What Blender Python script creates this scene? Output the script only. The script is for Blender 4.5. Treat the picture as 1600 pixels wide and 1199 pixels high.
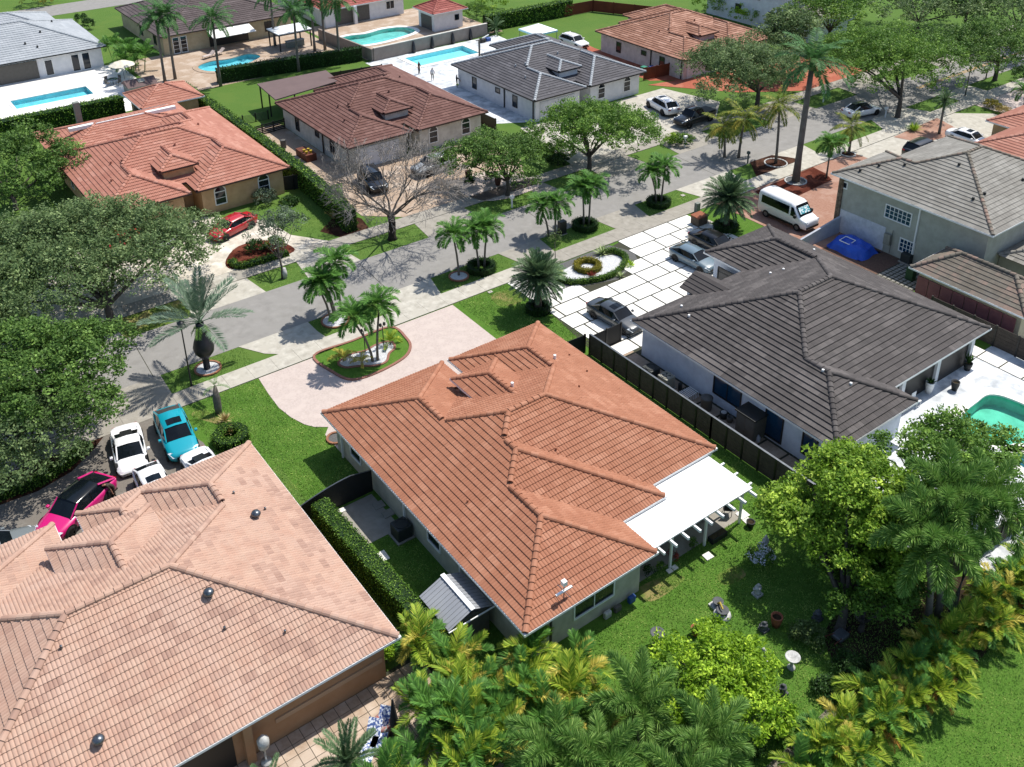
import bpy, bmesh, math, random
import numpy as np
from mathutils import Vector, Matrix
from mathutils.geometry import tessellate_polygon
random.seed(7); rng = np.random.default_rng(11)
for o in list(bpy.data.objects): bpy.data.objects.remove(o)
S = bpy.context.scene
# ---------------------------------------------------------------- camera
cam = bpy.data.cameras.new('camera'); camo = bpy.data.objects.new('camera', cam); S.collection.objects.link(camo)
cam.sensor_fit = 'HORIZONTAL'; cam.sensor_width = 36.0; cam.lens = 1553.93 / 1600 * 36.0
cam.shift_x = 0.0; cam.shift_y = (319.32 - 599.5) / 1600
cam.clip_start = 0.5; cam.clip_end = 3000
YAW, PIT, ROL = math.radians(36.286), math.radians(25.8375), math.radians(0.4966)
_fh = Vector((math.sin(YAW), math.cos(YAW), 0)); _r = Vector((math.cos(YAW), -math.sin(YAW), 0)); _u = Vector((0, 0, 1))
_f = _fh * math.cos(PIT) - _u * math.sin(PIT); _d = -(_u * math.cos(PIT) + _fh * math.sin(PIT))
_r2 = _r * math.cos(ROL) + _d * math.sin(ROL); _d2 = -_r * math.sin(ROL) + _d * math.cos(ROL)
camo.matrix_world = Matrix(((_r2.x, -_d2.x, -_f.x, 0), (_r2.y, -_d2.y, -_f.y, 0), (_r2.z, -_d2.z, -_f.z, 42.0), (0, 0, 0, 1)))
S.camera = camo
# ---------------------------------------------------------------- sky and sun
SUNV = Vector((0.55, 0.055, 1.0)).normalized()          # towards the sun
w = bpy.data.worlds.new('World'); S.world = w; w.use_nodes = True
nt = w.node_tree; nt.nodes.clear()
sky = nt.nodes.new('ShaderNodeTexSky'); sky.sky_type = 'NISHITA'; sky.sun_disc = False
sky.sun_elevation = math.asin(SUNV.z); sky.sun_rotation = math.atan2(SUNV.x, SUNV.y)
bg = nt.nodes.new('ShaderNodeBackground'); bg.inputs[1].default_value = 0.13
wo = nt.nodes.new('ShaderNodeOutputWorld'); nt.links.new(sky.outputs[0], bg.inputs[0]); nt.links.new(bg.outputs[0], wo.inputs[0])
sl = bpy.data.lights.new('sun', 'SUN'); sl.energy = 4.4; sl.angle = math.radians(0.53); sl.color = (1.0, 0.955, 0.88)
so = bpy.data.objects.new('sun', sl); S.collection.objects.link(so); so.rotation_euler = (-SUNV).to_track_quat('-Z', 'Y').to_euler(); so.location = (40, 50, 80)
S.view_settings.view_transform = 'Standard'; S.view_settings.look = 'None'; S.view_settings.gamma = 1; S.view_settings.exposure = 0.4
S.view_settings.use_curve_mapping = False
S.render.engine = 'CYCLES'; S.cycles.max_bounces = 6; S.cycles.transparent_max_bounces = 4
C = S.collection
# ---------------------------------------------------------------- materials
def srgb0(h):
    if isinstance(h, str):
        v = [int(h[i:i + 2], 16) / 255 for i in (0, 2, 4)]
        return tuple((c / 12.92 if c <= .04045 else ((c + .055) / 1.055) ** 2.4) for c in v)
    return h
MATS = {}
def mat(name, a, b=None, scale=3.0, rough=.8, metal=0., bump=0., bscale=None, tv=0., tcol=None, detail=4., transl=0., spec=.5, coat=0., c=None, cscale=.3, emit=None, lo=.35, hi=.65, alpha_noise=None, obr=0.):
    """a/b: two base colours mixed by noise; c: third colour in large soft patches; tv: per-piece brightness spread; tcol: per-piece second colour"""
    m = bpy.data.materials.new(name); m.use_nodes = True; n = m.node_tree.nodes; l = m.node_tree.links
    p = n['Principled BSDF']; col = None
    def srgb(h):                                   # colours are noted as they look in full sun; bring them down to surface albedo
        c = srgb0(h); lum = .3 * c[0] + .6 * c[1] + .1 * c[2]; t = min(1, max(0, (lum - .55) / .25)); k = 1. if transl else .60 + .28 * t * t * (3 - 2 * t)
        return tuple(x * k for x in c)
    a = srgb(a)
    p.inputs['Roughness'].default_value = rough; p.inputs['Metallic'].default_value = metal
    p.inputs['Specular IOR Level'].default_value = spec
    if coat: p.inputs['Coat Weight'].default_value = coat; p.inputs['Coat Roughness'].default_value = .05
    tc = n.new('ShaderNodeNewGeometry')
    def noise(sc, det, rg=.6):
        x = n.new('ShaderNodeTexNoise'); x.inputs['Scale'].default_value = sc; x.inputs['Detail'].default_value = det; x.inputs['Roughness'].default_value = rg
        l.new(tc.outputs['Position'], x.inputs['Vector']); return x
    def ramp(src, lo, hi):
        x = n.new('ShaderNodeMapRange'); x.inputs[1].default_value = lo; x.inputs[2].default_value = hi; l.new(src, x.inputs[0]); return x.outputs[0]
    def mix(f, A, B, mode='MIX'):
        x = n.new('ShaderNodeMix'); x.data_type = 'RGBA'; x.blend_type = mode
        if isinstance(f, float): x.inputs[0].default_value = f
        else: l.new(f, x.inputs[0])
        for i, v in ((6, A), (7, B)):
            if isinstance(v, tuple): x.inputs[i].default_value = (*v, 1)
            else: l.new(v, x.inputs[i])
        return x.outputs[2]
    if b is not None: col = mix(ramp(noise(scale, detail).outputs['Fac'], lo, hi), a, srgb(b))
    if c is not None: col = mix(ramp(noise(cscale, 3.).outputs['Fac'], .48, .62), col if col is not None else a, srgb(c))
    if tv or tcol:
        at = n.new('ShaderNodeAttribute'); at.attribute_name = 'tv'
        ao = n.new('ShaderNodeAttribute'); ao.attribute_type = 'OBJECT'; ao.attribute_name = 'tv'
        ad = n.new('ShaderNodeMath'); l.new(at.outputs['Fac'], ad.inputs[0]); l.new(ao.outputs['Fac'], ad.inputs[1])
        if tcol: col = mix(ramp(ad.outputs[0], .45, 1.), col if col is not None else a, srgb(tcol))
        if tv:
            mr = n.new('ShaderNodeMapRange'); mr.inputs[3].default_value = 1 - tv; mr.inputs[4].default_value = 1 + tv; l.new(ad.outputs[0], mr.inputs[0])
            hs = n.new('ShaderNodeHueSaturation'); l.new(mr.outputs[0], hs.inputs['Value'])
            if col is not None: l.new(col, hs.inputs['Color'])
            else: hs.inputs['Color'].default_value = (*a, 1)
            col = hs.outputs[0]
    if obr:
        oi = n.new('ShaderNodeObjectInfo'); mr = n.new('ShaderNodeMapRange'); mr.inputs[3].default_value = 1 - obr; mr.inputs[4].default_value = 1 + obr
        l.new(oi.outputs['Random'], mr.inputs[0]); hs = n.new('ShaderNodeHueSaturation'); l.new(mr.outputs[0], hs.inputs['Value'])
        if col is not None: l.new(col, hs.inputs['Color'])
        else: hs.inputs['Color'].default_value = (*a, 1)
        col = hs.outputs[0]
    if col is not None: l.new(col, p.inputs['Base Color'])
    else: p.inputs['Base Color'].default_value = (*a, 1)
    if bump:
        bn = n.new('ShaderNodeBump'); bn.inputs['Strength'].default_value = bump; bn.inputs['Distance'].default_value = .05
        l.new(noise(bscale or scale * 4, 3.).outputs['Fac'], bn.inputs['Height']); l.new(bn.outputs[0], p.inputs['Normal'])
    if transl:
        t = n.new('ShaderNodeBsdfTranslucent'); ms = n.new('ShaderNodeMixShader'); ms.inputs[0].default_value = transl
        if col is not None: l.new(col, t.inputs[0])
        else: t.inputs[0].default_value = (*a, 1)
        out = n['Material Output']; l.new(p.outputs[0], ms.inputs[1]); l.new(t.outputs[0], ms.inputs[2]); l.new(ms.outputs[0], out.inputs[0])
    MATS[name] = m
    return m
# ---------------------------------------------------------------- mesh helpers
def tag(o, label, cat, group=None, kind=None):
    if label: o['label'] = label
    if cat: o['category'] = cat
    if group: o['group'] = group
    if kind: o['kind'] = kind
    return o
def meshdata(name, verts, faces, m, tv=None, smooth=False):
    me = bpy.data.meshes.new(name)
    if isinstance(verts, np.ndarray) and isinstance(faces, np.ndarray):
        nv, nf, k = len(verts), len(faces), faces.shape[1]
        me.vertices.add(nv); me.vertices.foreach_set('co', np.ascontiguousarray(verts, dtype=np.float32).ravel())
        me.loops.add(nf * k); me.loops.foreach_set('vertex_index', np.ascontiguousarray(faces, dtype=np.int32).ravel())
        me.polygons.add(nf); me.polygons.foreach_set('loop_start', np.arange(0, nf * k, k, dtype=np.int32)); me.polygons.foreach_set('loop_total', np.full(nf, k, dtype=np.int32))
        me.update(calc_edges=True); me.polygons.foreach_set('use_smooth', np.zeros(nf, dtype=bool))
    else:
        me.from_pydata([tuple(v) for v in verts], [], [tuple(f) for f in faces]); me.update()
    if tv is not None:
        at = me.attributes.new('tv', 'FLOAT', 'FACE'); at.data.foreach_set('value', np.ascontiguousarray(tv, dtype=np.float32))
    if m is not None: me.materials.append(MATS[m] if isinstance(m, str) else m)
    if smooth: me.polygons.foreach_set('use_smooth', [True] * len(me.polygons))
    return me
def link(name, me, parent=None, loc=(0, 0, 0), rz=0., rot=None, sc=None):
    o = bpy.data.objects.new(name, me); C.objects.link(o); o.location = loc
    o.rotation_euler = rot if rot is not None else (0, 0, rz)
    if sc is not None: o.scale = sc if not isinstance(sc, (int, float)) else (sc, sc, sc)
    if parent is not None: o.parent = parent
    return o
def empty(name, loc, label, cat, group=None, rz=0.):
    o = link(name, None, None, loc, rz); o.empty_display_size = .3
    return tag(o, label, cat, group)
class MB:
    """collects boxes, tubes, prisms for one mesh"""
    def __init__(s): s.v = []; s.f = []
    def add(s, vs, fs):
        k = len(s.v); s.v += [tuple(p) for p in vs]; s.f += [tuple(i + k for i in f) for f in fs]; return s
    def box(s, x0, x1, y0, y1, z0, z1):
        return s.add([(x0, y0, z0), (x1, y0, z0), (x1, y1, z0), (x0, y1, z0), (x0, y0, z1), (x1, y0, z1), (x1, y1, z1), (x0, y1, z1)],
                     [(0, 3, 2, 1), (4, 5, 6, 7), (0, 1, 5, 4), (1, 2, 6, 5), (2, 3, 7, 6), (3, 0, 4, 7)])
    def cb(s, cx, cy, cz, dx, dy, dz): return s.box(cx - dx / 2, cx + dx / 2, cy - dy / 2, cy + dy / 2, cz - dz / 2, cz + dz / 2)
    def prism(s, poly, z0, z1):
        n = len(poly); A = sum(poly[i][0] * poly[(i + 1) % n][1] - poly[(i + 1) % n][0] * poly[i][1] for i in range(n))
        if A < 0: poly = poly[::-1]
        return s.add([(p[0], p[1], z0) for p in poly] + [(p[0], p[1], z1) for p in poly],
                     [tuple(range(n - 1, -1, -1)), tuple(range(n, 2 * n))] + [(i, (i + 1) % n, n + (i + 1) % n, n + i) for i in range(n)])
    def tube(s, pts, rad, n=8, cap=True):
        pts = [Vector(p) for p in pts]; rad = rad if isinstance(rad, (list, tuple)) else [rad] * len(pts); vs = []; fs = []
        for i, p in enumerate(pts):
            d = (pts[min(i + 1, len(pts) - 1)] - pts[max(i - 1, 0)]).normalized()
            a = d.cross(Vector((0, 0, 1)) if abs(d.z) < .9 else Vector((1, 0, 0))).normalized(); b = d.cross(a)
            for k in range(n):
                t = 2 * math.pi * k / n; vs.append(p + (a * math.cos(t) + b * math.sin(t)) * rad[i])
        for i in range(len(pts) - 1):
            for k in range(n): fs.append((i * n + k, i * n + (k + 1) % n, (i + 1) * n + (k + 1) % n, (i + 1) * n + k))
        if cap: fs += [tuple(range(n - 1, -1, -1)), tuple(range((len(pts) - 1) * n, len(pts) * n))]
        return s.add(vs, fs)
    def lathe(s, cx, cy, prof, n=16):
        vs = []; fs = []
        for r, z in prof:
            for k in range(n): t = 2 * math.pi * k / n; vs.append((cx + r * math.cos(t), cy + r * math.sin(t), z))
        for i in range(len(prof) - 1):
            for k in range(n): fs.append((i * n + k, i * n + (k + 1) % n, (i + 1) * n + (k + 1) % n, (i + 1) * n + k))
        fs += [tuple(range(n - 1, -1, -1)), tuple(range((len(prof) - 1) * n, len(prof) * n))]
        return s.add(vs, fs)
    def build(s, name, m, parent=None, smooth=False, loc=(0, 0, 0), rz=0., bevel=0.):
        me = meshdata(name, s.v, s.f, m, smooth=smooth)
        o = link(name, me, parent, loc, rz)
        if bevel: b = o.modifiers.new('bevel', 'BEVEL'); b.width = bevel; b.segments = 2; b.limit_method = 'ANGLE'
        return o
POOLS = []
def pip(p, poly):
    c = False
    for (x0, y0), (x1, y1) in zip(poly, poly[1:] + poly[:1]):
        if (y0 > p[1]) != (y1 > p[1]) and p[0] < (x1 - x0) * (p[1] - y0) / (y1 - y0) + x0: c = not c
    return c
def sheet(name, poly, z, m, kind='structure', parent=None, label=None, cat=None, cut=True):
    """flat ground sheet from a polygon (tuples x,y), with openings left for the pools inside it"""
    poly = [tuple(p[:2]) for p in poly]; loops = [poly] + ([h for h in POOLS if all(pip(q, poly) for q in h)] if cut else [])
    vs = [(p[0], p[1], z) for lp in loops for p in lp]; tr = tessellate_polygon([[Vector((p[0], p[1], 0)) for p in lp] for lp in loops]); fs = []
    for a, b, c in tr:
        A = (vs[b][0] - vs[a][0]) * (vs[c][1] - vs[a][1]) - (vs[b][1] - vs[a][1]) * (vs[c][0] - vs[a][0])
        if abs(A) > 1e-9: fs.append((a, b, c) if A > 0 else (a, c, b))
    o = link(name, meshdata(name, vs, fs, m), parent)
    if kind and parent is None: o['kind'] = kind
    if label: o['label'] = label
    if cat: o['category'] = cat
    return o
def smooth_poly(pts, n=6, closed=True):
    """Catmull-Rom through the points"""
    out = []; N = len(pts)
    for i in range(N if closed else N - 1):
        p0, p1, p2, p3 = [np.array(pts[(i + k) % N] if closed else pts[min(max(i + k, 0), N - 1)], float) for k in (-1, 0, 1, 2)]
        for t in np.arange(n) / n:
            out.append(tuple(.5 * (2 * p1 + (p2 - p0) * t + (2 * p0 - 5 * p1 + 4 * p2 - p3) * t * t + (3 * p1 - p0 - 3 * p2 + p3) * t ** 3)))
    if not closed: out.append(tuple(pts[-1]))
    return out
def ring(cx, cy, rx, ry=None, n=24, rot=0., wob=0.):
    ry = ry or rx
    out = []
    for k in range(n):
        t = 2 * math.pi * k / n; q = 1 + wob * math.sin(3 * t + cx)
        x, y = rx * q * math.cos(t), ry * q * math.sin(t)
        out.append((cx + x * math.cos(rot) - y * math.sin(rot), cy + x * math.sin(rot) + y * math.cos(rot)))
    return out

# ground and stone
mat('grass', '4f8a2c', '3a7320', 9., .95, bump=.9, bscale=22., c='5f9a34', cscale=.22, spec=.1, detail=8.)
mat('lawn_lush', '7aa446', '42701e', 30., .95, bump=.9, bscale=24., c='6c923c', cscale=1.3, spec=.1, detail=8.)
mat('lawn_far', '7a9a4c', '4a702a', 22., .95, bump=.5, bscale=14., c='6c8a40', cscale=.3, spec=.1, detail=8.)
mat('lawn_dry', '7d8f45', '5c7c30', 5., .95, bump=.6, bscale=18., c='a59a63', cscale=.5, spec=.1, detail=8.)
mat('asphalt', 'b0ada8', 'a19e99', 1.2, .9, bump=.25, bscale=30., c='aaa7a2', cscale=.5, detail=10., spec=.2)
mat('concrete', 'd8d3c6', 'c6c0b2', 1.6, .88, bump=.15, bscale=25., c='d2ccbe', cscale=.9, detail=8., spec=.2)
mat('concrete_aged', 'c4beb2', 'aba599', 1.6, .9, bump=.2, bscale=25., c='bab4a8', cscale=.9, detail=8., spec=.2)
mat('paver_pink', 'dfcfc6', 'd9c8be', 7., .85, bump=.25, bscale=16., c='dfcfc5', cscale=1.2, tv=.06, detail=6., spec=.2)
mat('paver_grey', 'a29b92', '8b857c', 5., .85, bump=.3, bscale=16., c='958d83', cscale=.5, tv=.1, detail=6., spec=.2)
mat('paver_red', 'cda08a', 'ba8a74', 6., .85, bump=.3, bscale=16., c='d4ac98', cscale=.5, tv=.1, detail=6., spec=.2)
mat('paver_salmon', 'c9745a', 'b9664e', 3., .85, bump=.2, bscale=16., c='cf8368', cscale=.4, detail=6., spec=.2)
mat('paver_tan', 'd8c0a8', 'c6ab92', 5., .85, bump=.25, bscale=16., c='decab6', cscale=.5, tv=.08, detail=6., spec=.2)
mat('slab_white', 'f2efe8', 'e6e3da', 2., .7, bump=.08, bscale=20., tv=.04, detail=6., spec=.3)
mat('deck_marble', 'dfe2e4', 'c5cbd0', 1.1, .6, bump=.05, c='eef0f0', cscale=.6, detail=9., spec=.3, tv=.04)
mat('drive_cream', 'dfd6c6', 'd2c8b7', 1.4, .85, bump=.1, c='e4dccd', cscale=.8, detail=8., spec=.2)
mat('deck_white', 'efece6', 'e2ded6', 2., .7, c='f3f1ec', cscale=.4, spec=.3)
mat('joint_dark', '3f4030', '4c4d38', 8., .95)
mat('gravel_grey', '8e8e8c', '5f5f5e', 26., .95, bump=1., bscale=40., detail=8.)
mat('gravel_white', 'f3f3f3', 'c3c6ca', 26., .9, bump=1., bscale=40., detail=8.)
mat('gravel_tan', 'b9ae9c', '8a8171', 20., .95, bump=1., bscale=40., detail=8.)
mat('mulch_red', '7a4030', '55291e', 14., .98, bump=1., bscale=30., c='8c5140', cscale=.6, detail=8., spec=.1)
mat('mulch_brown', '53372b', '38241b', 14., .98, bump=1., bscale=30., c='6a4a3a', cscale=.6, detail=8., spec=.1)
mat('soil', '4d4132', '3a3126', 8., .98, bump=1., bscale=20., c='5d553c', cscale=.6, detail=8., spec=.1)
mat('kerb_pink', 'b98370', 'a5705e', 8., .85, tv=.1)
mat('brick_rim', 'b8805f', 'a06a4c', 8., .85, tv=.15)
mat('yellow_paint', 'd9a52f', 'c49a4a', 6., .8)
mat('white_paint', 'e8e8e6', None, rough=.6)
# houses
def tile_mat(n, a, b, tcol, tv, c, scale=1.2): mat(n, a, b, scale, .75, bump=.15, bscale=18., tv=tv, tcol=tcol, c=c, cscale=.35, detail=6., spec=.25)
tile_mat('tile_terracotta', 'c68869', 'bd7e5f', 'cb9072', .06, 'bf8062')
tile_mat('tile_blush', 'e2bda6', 'daaf98', 'bb9684', .08, 'e0bba6')
tile_mat('tile_charcoal', '655f5d', '575250', '726c69', .12, '605a58')
tile_mat('tile_grey', 'aaa69d', '97938a', '8a867e', .16, 'b5b1a8')
tile_mat('tile_pavilion', '938a7c', '857b6d', 'a08577', .18, '8d867b')
tile_mat('tile_coral', 'd0917c', 'c68470', 'd89e8a', .06, 'cc8c76')
tile_mat('tile_brown', '8c655c', '80594f', '967066', .08, '855e55')
tile_mat('tile_slate', '6e6c70', '636165', '78767a', .1, '69676b')
tile_mat('tile_salmon', 'bd8a72', 'ae7a62', 'c89a84', .16, 'b5826a')
tile_mat('tile_pale', 'c0c6cb', 'b6bcc1', 'c6cbcf', .03, 'c2c7cc')
tile_mat('tile_taupe', '6f6362', '635756', '796d6c', .1, '6a5e5d')
tile_mat('tile_rose', 'b5665c', 'a75a50', 'c0776c', .12, 'b06259')
def wall_mat(n, a, b): mat(n, a, b, 1.5, .9, bump=.12, bscale=30., detail=6., spec=.2)
wall_mat('wall_cream', 'd9d4c2', 'cec9b6'); wall_mat('wall_peach', 'd0a27c', 'c6976f'); wall_mat('wall_white', 'e9e9ea', 'dfe0e2')
wall_mat('wall_sage', 'd0d0c2', 'c6c6b8'); wall_mat('wall_buff', 'ecc698', 'e2bb8c'); wall_mat('wall_offwhite', 'e2ddd2', 'd8d2c6'); wall_mat('wall_pinkwhite', 'e2d4d4', 'd8caca')
wall_mat('wall_beige', 'ddcfae', 'd3c4a2'); wall_mat('wall_rosepanel', 'b07575', 'a36a6a'); wall_mat('wall_bluewhite', 'dfe5ee', 'd6dce6'); wall_mat('band_peach', 'ddb795', 'd5ae8b')
wall_mat('boundary_tan', 'b3a69c', 'a79a90')
mat('gutter_white', 'f0f0ee', None, rough=.45); mat('trim_dark', '2b2b2d', None, rough=.5); mat('trim_brown', '4a3530', None, rough=.6)
mat('glass', '1a2530', '26323d', .8, .06, spec=.45); mat('glass_blue', '1c4262', '255070', .8, .08, spec=.4)
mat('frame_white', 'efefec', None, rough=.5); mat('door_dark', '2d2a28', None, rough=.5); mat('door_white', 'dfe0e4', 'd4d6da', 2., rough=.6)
mat('metal_roof_white', 'f7f7f5', 'f0f0ee', .6, .35, spec=.4); mat('metal_shed', 'b4b7bb', 'a8abb0', .7, .4, metal=.0); mat('membrane_brown', '816b68', '776260', .5, .9, detail=7.)
mat('metal_grey', '8d9196', '7c8085', 3., .4, metal=.6); mat('metal_vent', '8f979e', '666d73', 8., .3, metal=.8); mat('plastic_dark', '2c2f30', '232627', 4., .6); mat('ac_beige', 'b9b6a6', 'aaa797', 3., .6)
mat('ac_dark', '3c4140', '333837', 3., .6); mat('wood_fence', '5a5048', '4a413a', 3., .85, tv=.12, bump=.2, bscale=20.); mat('fence_post', '17181a', None, rough=.5); mat('fence_rust', '8f4327', '7d3a21', 1., .85)
mat('fence_black', '191b1c', '131516', 2., .7); mat('wood_red', '7a3d24', '6a331d', 3., .7); mat('stone_veneer', '9c8770', '75634f', 3., .9, tv=.25, bump=.4)
mat('block_white', 'c9cdd6', 'bfc3cc', 2., .8); mat('tarp', '2a6cf0', '1f5ce0', 2., .5, bump=.5, bscale=4.); mat('tub_grey', '75716a', '69655f', 3., .8)
mat('terracotta', 'b26a48', 'a05b3b', 5., .85); mat('statue', 'd8d8d4', 'bdbdb9', 6., .7); mat('stone_dark', '6d7072', '585b5d', 8., .8)
mat('fabric_umbrella', 'e9e2d0', 'ded6c3', 3., .9); mat('fabric_dark', '2a2a2e', '222226', 4., .95); mat('fabric_red', 'c2483c', 'b0d0c8', 8., .9); mat('fabric_blue', '5572b8', 'e8ecf2', 9., .9, lo=.48, hi=.52)
mat('pool_tile', 'c2f4fa', 'b4ecf5', 1.5, .5); mat('pool_tile_deep', 'a8ebe0', '98e0d4', 1., .5); mat('pool_tile_mid', 'a8ecf6', '98e2f0', 1., .5)
mat('concrete_post', '9aa196', '8d9489', 4., .8); mat('lamp_black', '1d2226', None, rough=.4); mat('lamp_glass', 'b8b8ac', None, rough=.3); mat('utility_green', '5d6f66', None, rough=.7); mat('bin_green', '2d5a34', '254d2b', 3., .6); mat('bin_blue', '2c5fae', None, rough=.6); mat('bin_teal', '2f9a7c', None, rough=.6)
mat('pot_brown', '6a4434', '5a382a', 4., .7); mat('yellow_pot', 'd3b52a', None, rough=.6)
# water
def water(n, col):
    m = bpy.data.materials.new(n); m.use_nodes = True; nn = m.node_tree.nodes; l = m.node_tree.links; nn.clear()
    out = nn.new('ShaderNodeOutputMaterial'); tr = nn.new('ShaderNodeBsdfTransparent'); tr.inputs[0].default_value = (*srgb0(col), 1); gl = nn.new('ShaderNodeBsdfGlossy'); gl.inputs['Roughness'].default_value = .04
    fr = nn.new('ShaderNodeFresnel'); fr.inputs[0].default_value = 1.33; ns = nn.new('ShaderNodeTexNoise'); ns.inputs['Scale'].default_value = 5.; bp = nn.new('ShaderNodeBump'); bp.inputs['Strength'].default_value = .15
    l.new(ns.outputs[0], bp.inputs['Height']); l.new(bp.outputs[0], gl.inputs['Normal']); l.new(bp.outputs[0], fr.inputs['Normal'])
    mx = nn.new('ShaderNodeMixShader'); l.new(fr.outputs[0], mx.inputs[0]); l.new(tr.outputs[0], mx.inputs[1]); l.new(gl.outputs[0], mx.inputs[2]); l.new(mx.outputs[0], out.inputs[0]); MATS[n] = m
water('water_clear', 'd8f8fc'); water('water_green', 'c0f0e2')
# vegetation
def leaf(n, a, b, tcol, tv=.3, tr=.3, rough=.55): mat(n, a, b, .7, rough, tv=tv, tcol=tcol, transl=tr, spec=.2, detail=2.)
leaf('leaf_oak', '6a8050', '587042', '8ea06a'); leaf('leaf_oak_bright', '648838', '54782e', '8eac4c'); leaf('leaf_olive', '5b6e3c', '4a5c30', '788a50')
leaf('leaf_mango', '7c9e30', '668c28', 'bcd058'); leaf('leaf_shade', '5c7c38', '4a6a2e', '82a050'); leaf('grass_blade', '6e9440', '588230', '9aae5a', .25, .3); leaf('leaf_lime', '86aa2a', '6e961f', 'c0d84a'); leaf('leaf_dark', '2f4c22', '264018', '46692c'); leaf('leaf_silver', '5f7058', '4d5e48', '8a9a80')
leaf('leaf_hedge', '567a2a', '466a22', '8aa844'); leaf('leaf_hedge_dark', '2c4a1e', '243d18', '3f6228'); leaf('leaf_golden', '7d7a22', '6a6a1c', 'b09a3a'); leaf('leaf_red', '8a3a34', '70302a', 'a85a4a'); leaf('leaf_bromeliad', 'b8a06a', '9a8a50', 'd6c49a'); leaf('leaf_agave', '9fb07a', '7a9456', 'd3dca8')
leaf('frond_green', '527e34', '44702a', '74a048', .2, .3); leaf('frond_date', '5c7650', '4c6642', '7a926a', .2, .25); leaf('frond_royal', '47703a', '3a6230', '608c4e', .2, .25); leaf('frond_coco', '6a7c2c', '586c24', 'a09a3c', .25, .3)
leaf('frond_areca', '86a232', '6e9028', 'c4c44a', .25, .35); leaf('frond_yellow', 'bcb04a', 'a69a3a', 'd4c86a', .2, .35); leaf('frond_dead', 'b07a36', '9a6428', 'c4954e', .2, .3); leaf('frond_fox', '6c9244', '5a8238', '94b060', .2, .25); leaf('frond_wine', '6a8068', '58705a', '8a9c82', .2, .2)
mat('bark_grey', '6a625a', '544d46', 6., .95, bump=.6, bscale=14.); mat('bark_dark', '3d322b', '2f2620', 6., .95, bump=.8, bscale=12.); mat('bark_palm', '8d8578', '746d61', 8., .9, bump=.4, bscale=18.); mat('bark_date', '6b5f4c', '574c3c', 10., .95, bump=1., bscale=12.)
mat('bark_royal', '8c857c', '787168', 2., .9, bump=.2); mat('crownshaft', '6f8f4a', '5f7f3c', 3., .5); mat('twig', 'b0a8a0', '9c948c', 6., .95); mat('wrap_black', '2b2a33', '23222a', 5., .45, bump=.2); mat('flower_white', 'e9e9f0', 'cfd2e4', 9., .8)

# ---------------------------------------------------------------- house kit
CAMP = np.array([0., 0., 42.])
def pchild(o, parent):
    """parent a world-space mesh to a thing (parents are never rotated when this is used)"""
    o.parent = parent; o.matrix_parent_inverse = Matrix.Translation(-Vector(parent.location)); return o
class Hip:
    def __init__(s, x0, x1, y0, y1, ze=2.9, sl=.39): s.x0, s.x1, s.y0, s.y1, s.ze, s.sl = x0, x1, y0, y1, ze, sl; s.half = min(x1 - x0, y1 - y0) / 2
    def h(s, x, y):
        d = np.minimum(np.minimum(x - s.x0, s.x1 - x), np.minimum(y - s.y0, s.y1 - y))
        return np.where(d >= -1e-6, s.ze + s.sl * d, -99.)
    def planes(s):
        # (kind, a0, a1, function(a,b)->x,y, uphill direction)
        return [('l', s.y0, s.y1, lambda a, b: (s.x0 + b, a), (1, 0)), ('r', s.y0, s.y1, lambda a, b: (s.x1 - b, a), (-1, 0)),
                ('n', s.x0, s.x1, lambda a, b: (a, s.y0 + b), (0, 1)), ('f', s.x0, s.x1, lambda a, b: (a, s.y1 - b), (0, -1))]
    def lines(s):
        w, d, h = s.x1 - s.x0, s.y1 - s.y0, s.half; zr = s.ze + s.sl * h
        if w <= d: A, B = (s.x0 + h, s.y0 + h, zr), (s.x0 + h, s.y1 - h, zr); ends = [(s.x0, s.y0, A), (s.x1, s.y0, A), (s.x0, s.y1, B), (s.x1, s.y1, B)]
        else: A, B = (s.x0 + h, s.y0 + h, zr), (s.x1 - h, s.y0 + h, zr); ends = [(s.x0, s.y0, A), (s.x0, s.y1, A), (s.x1, s.y0, B), (s.x1, s.y1, B)]
        L = [((x, y, s.ze), e) for x, y, e in ends]
        if abs(w - d) > .3: L.append((A, B))
        return L
def buried(hips, i, x, y, z, eq, deep):
    """True where another hip covers this point (equal heights go to the earlier hip)"""
    out = np.zeros(np.shape(x), bool)
    for j, o in enumerate(hips):
        if j == i: continue
        hh = o.h(x, y)
        out |= hh > z + deep
        if j < i or eq: out |= np.abs(hh - z) < .03
    return out
def tile_profile(t, kind):
    if kind == 'barrel': return np.interp(t, [0, .1, .25, .5, .75, .9, 1], [0, .45, .85, 1, .85, .45, 0])
    if kind == 'double': return np.interp(t, [0, .17, .33, .5, .67, .83, 1], [0, .85, .85, .1, .85, .85, 0])
    if kind == 'wave': return np.interp(t, [0, .25, .5, .75, 1], [0, .9, .45, .9, 0])
    return np.interp(t, [0, .1, .9, 1], [0, 1, 1, 0])
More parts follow.
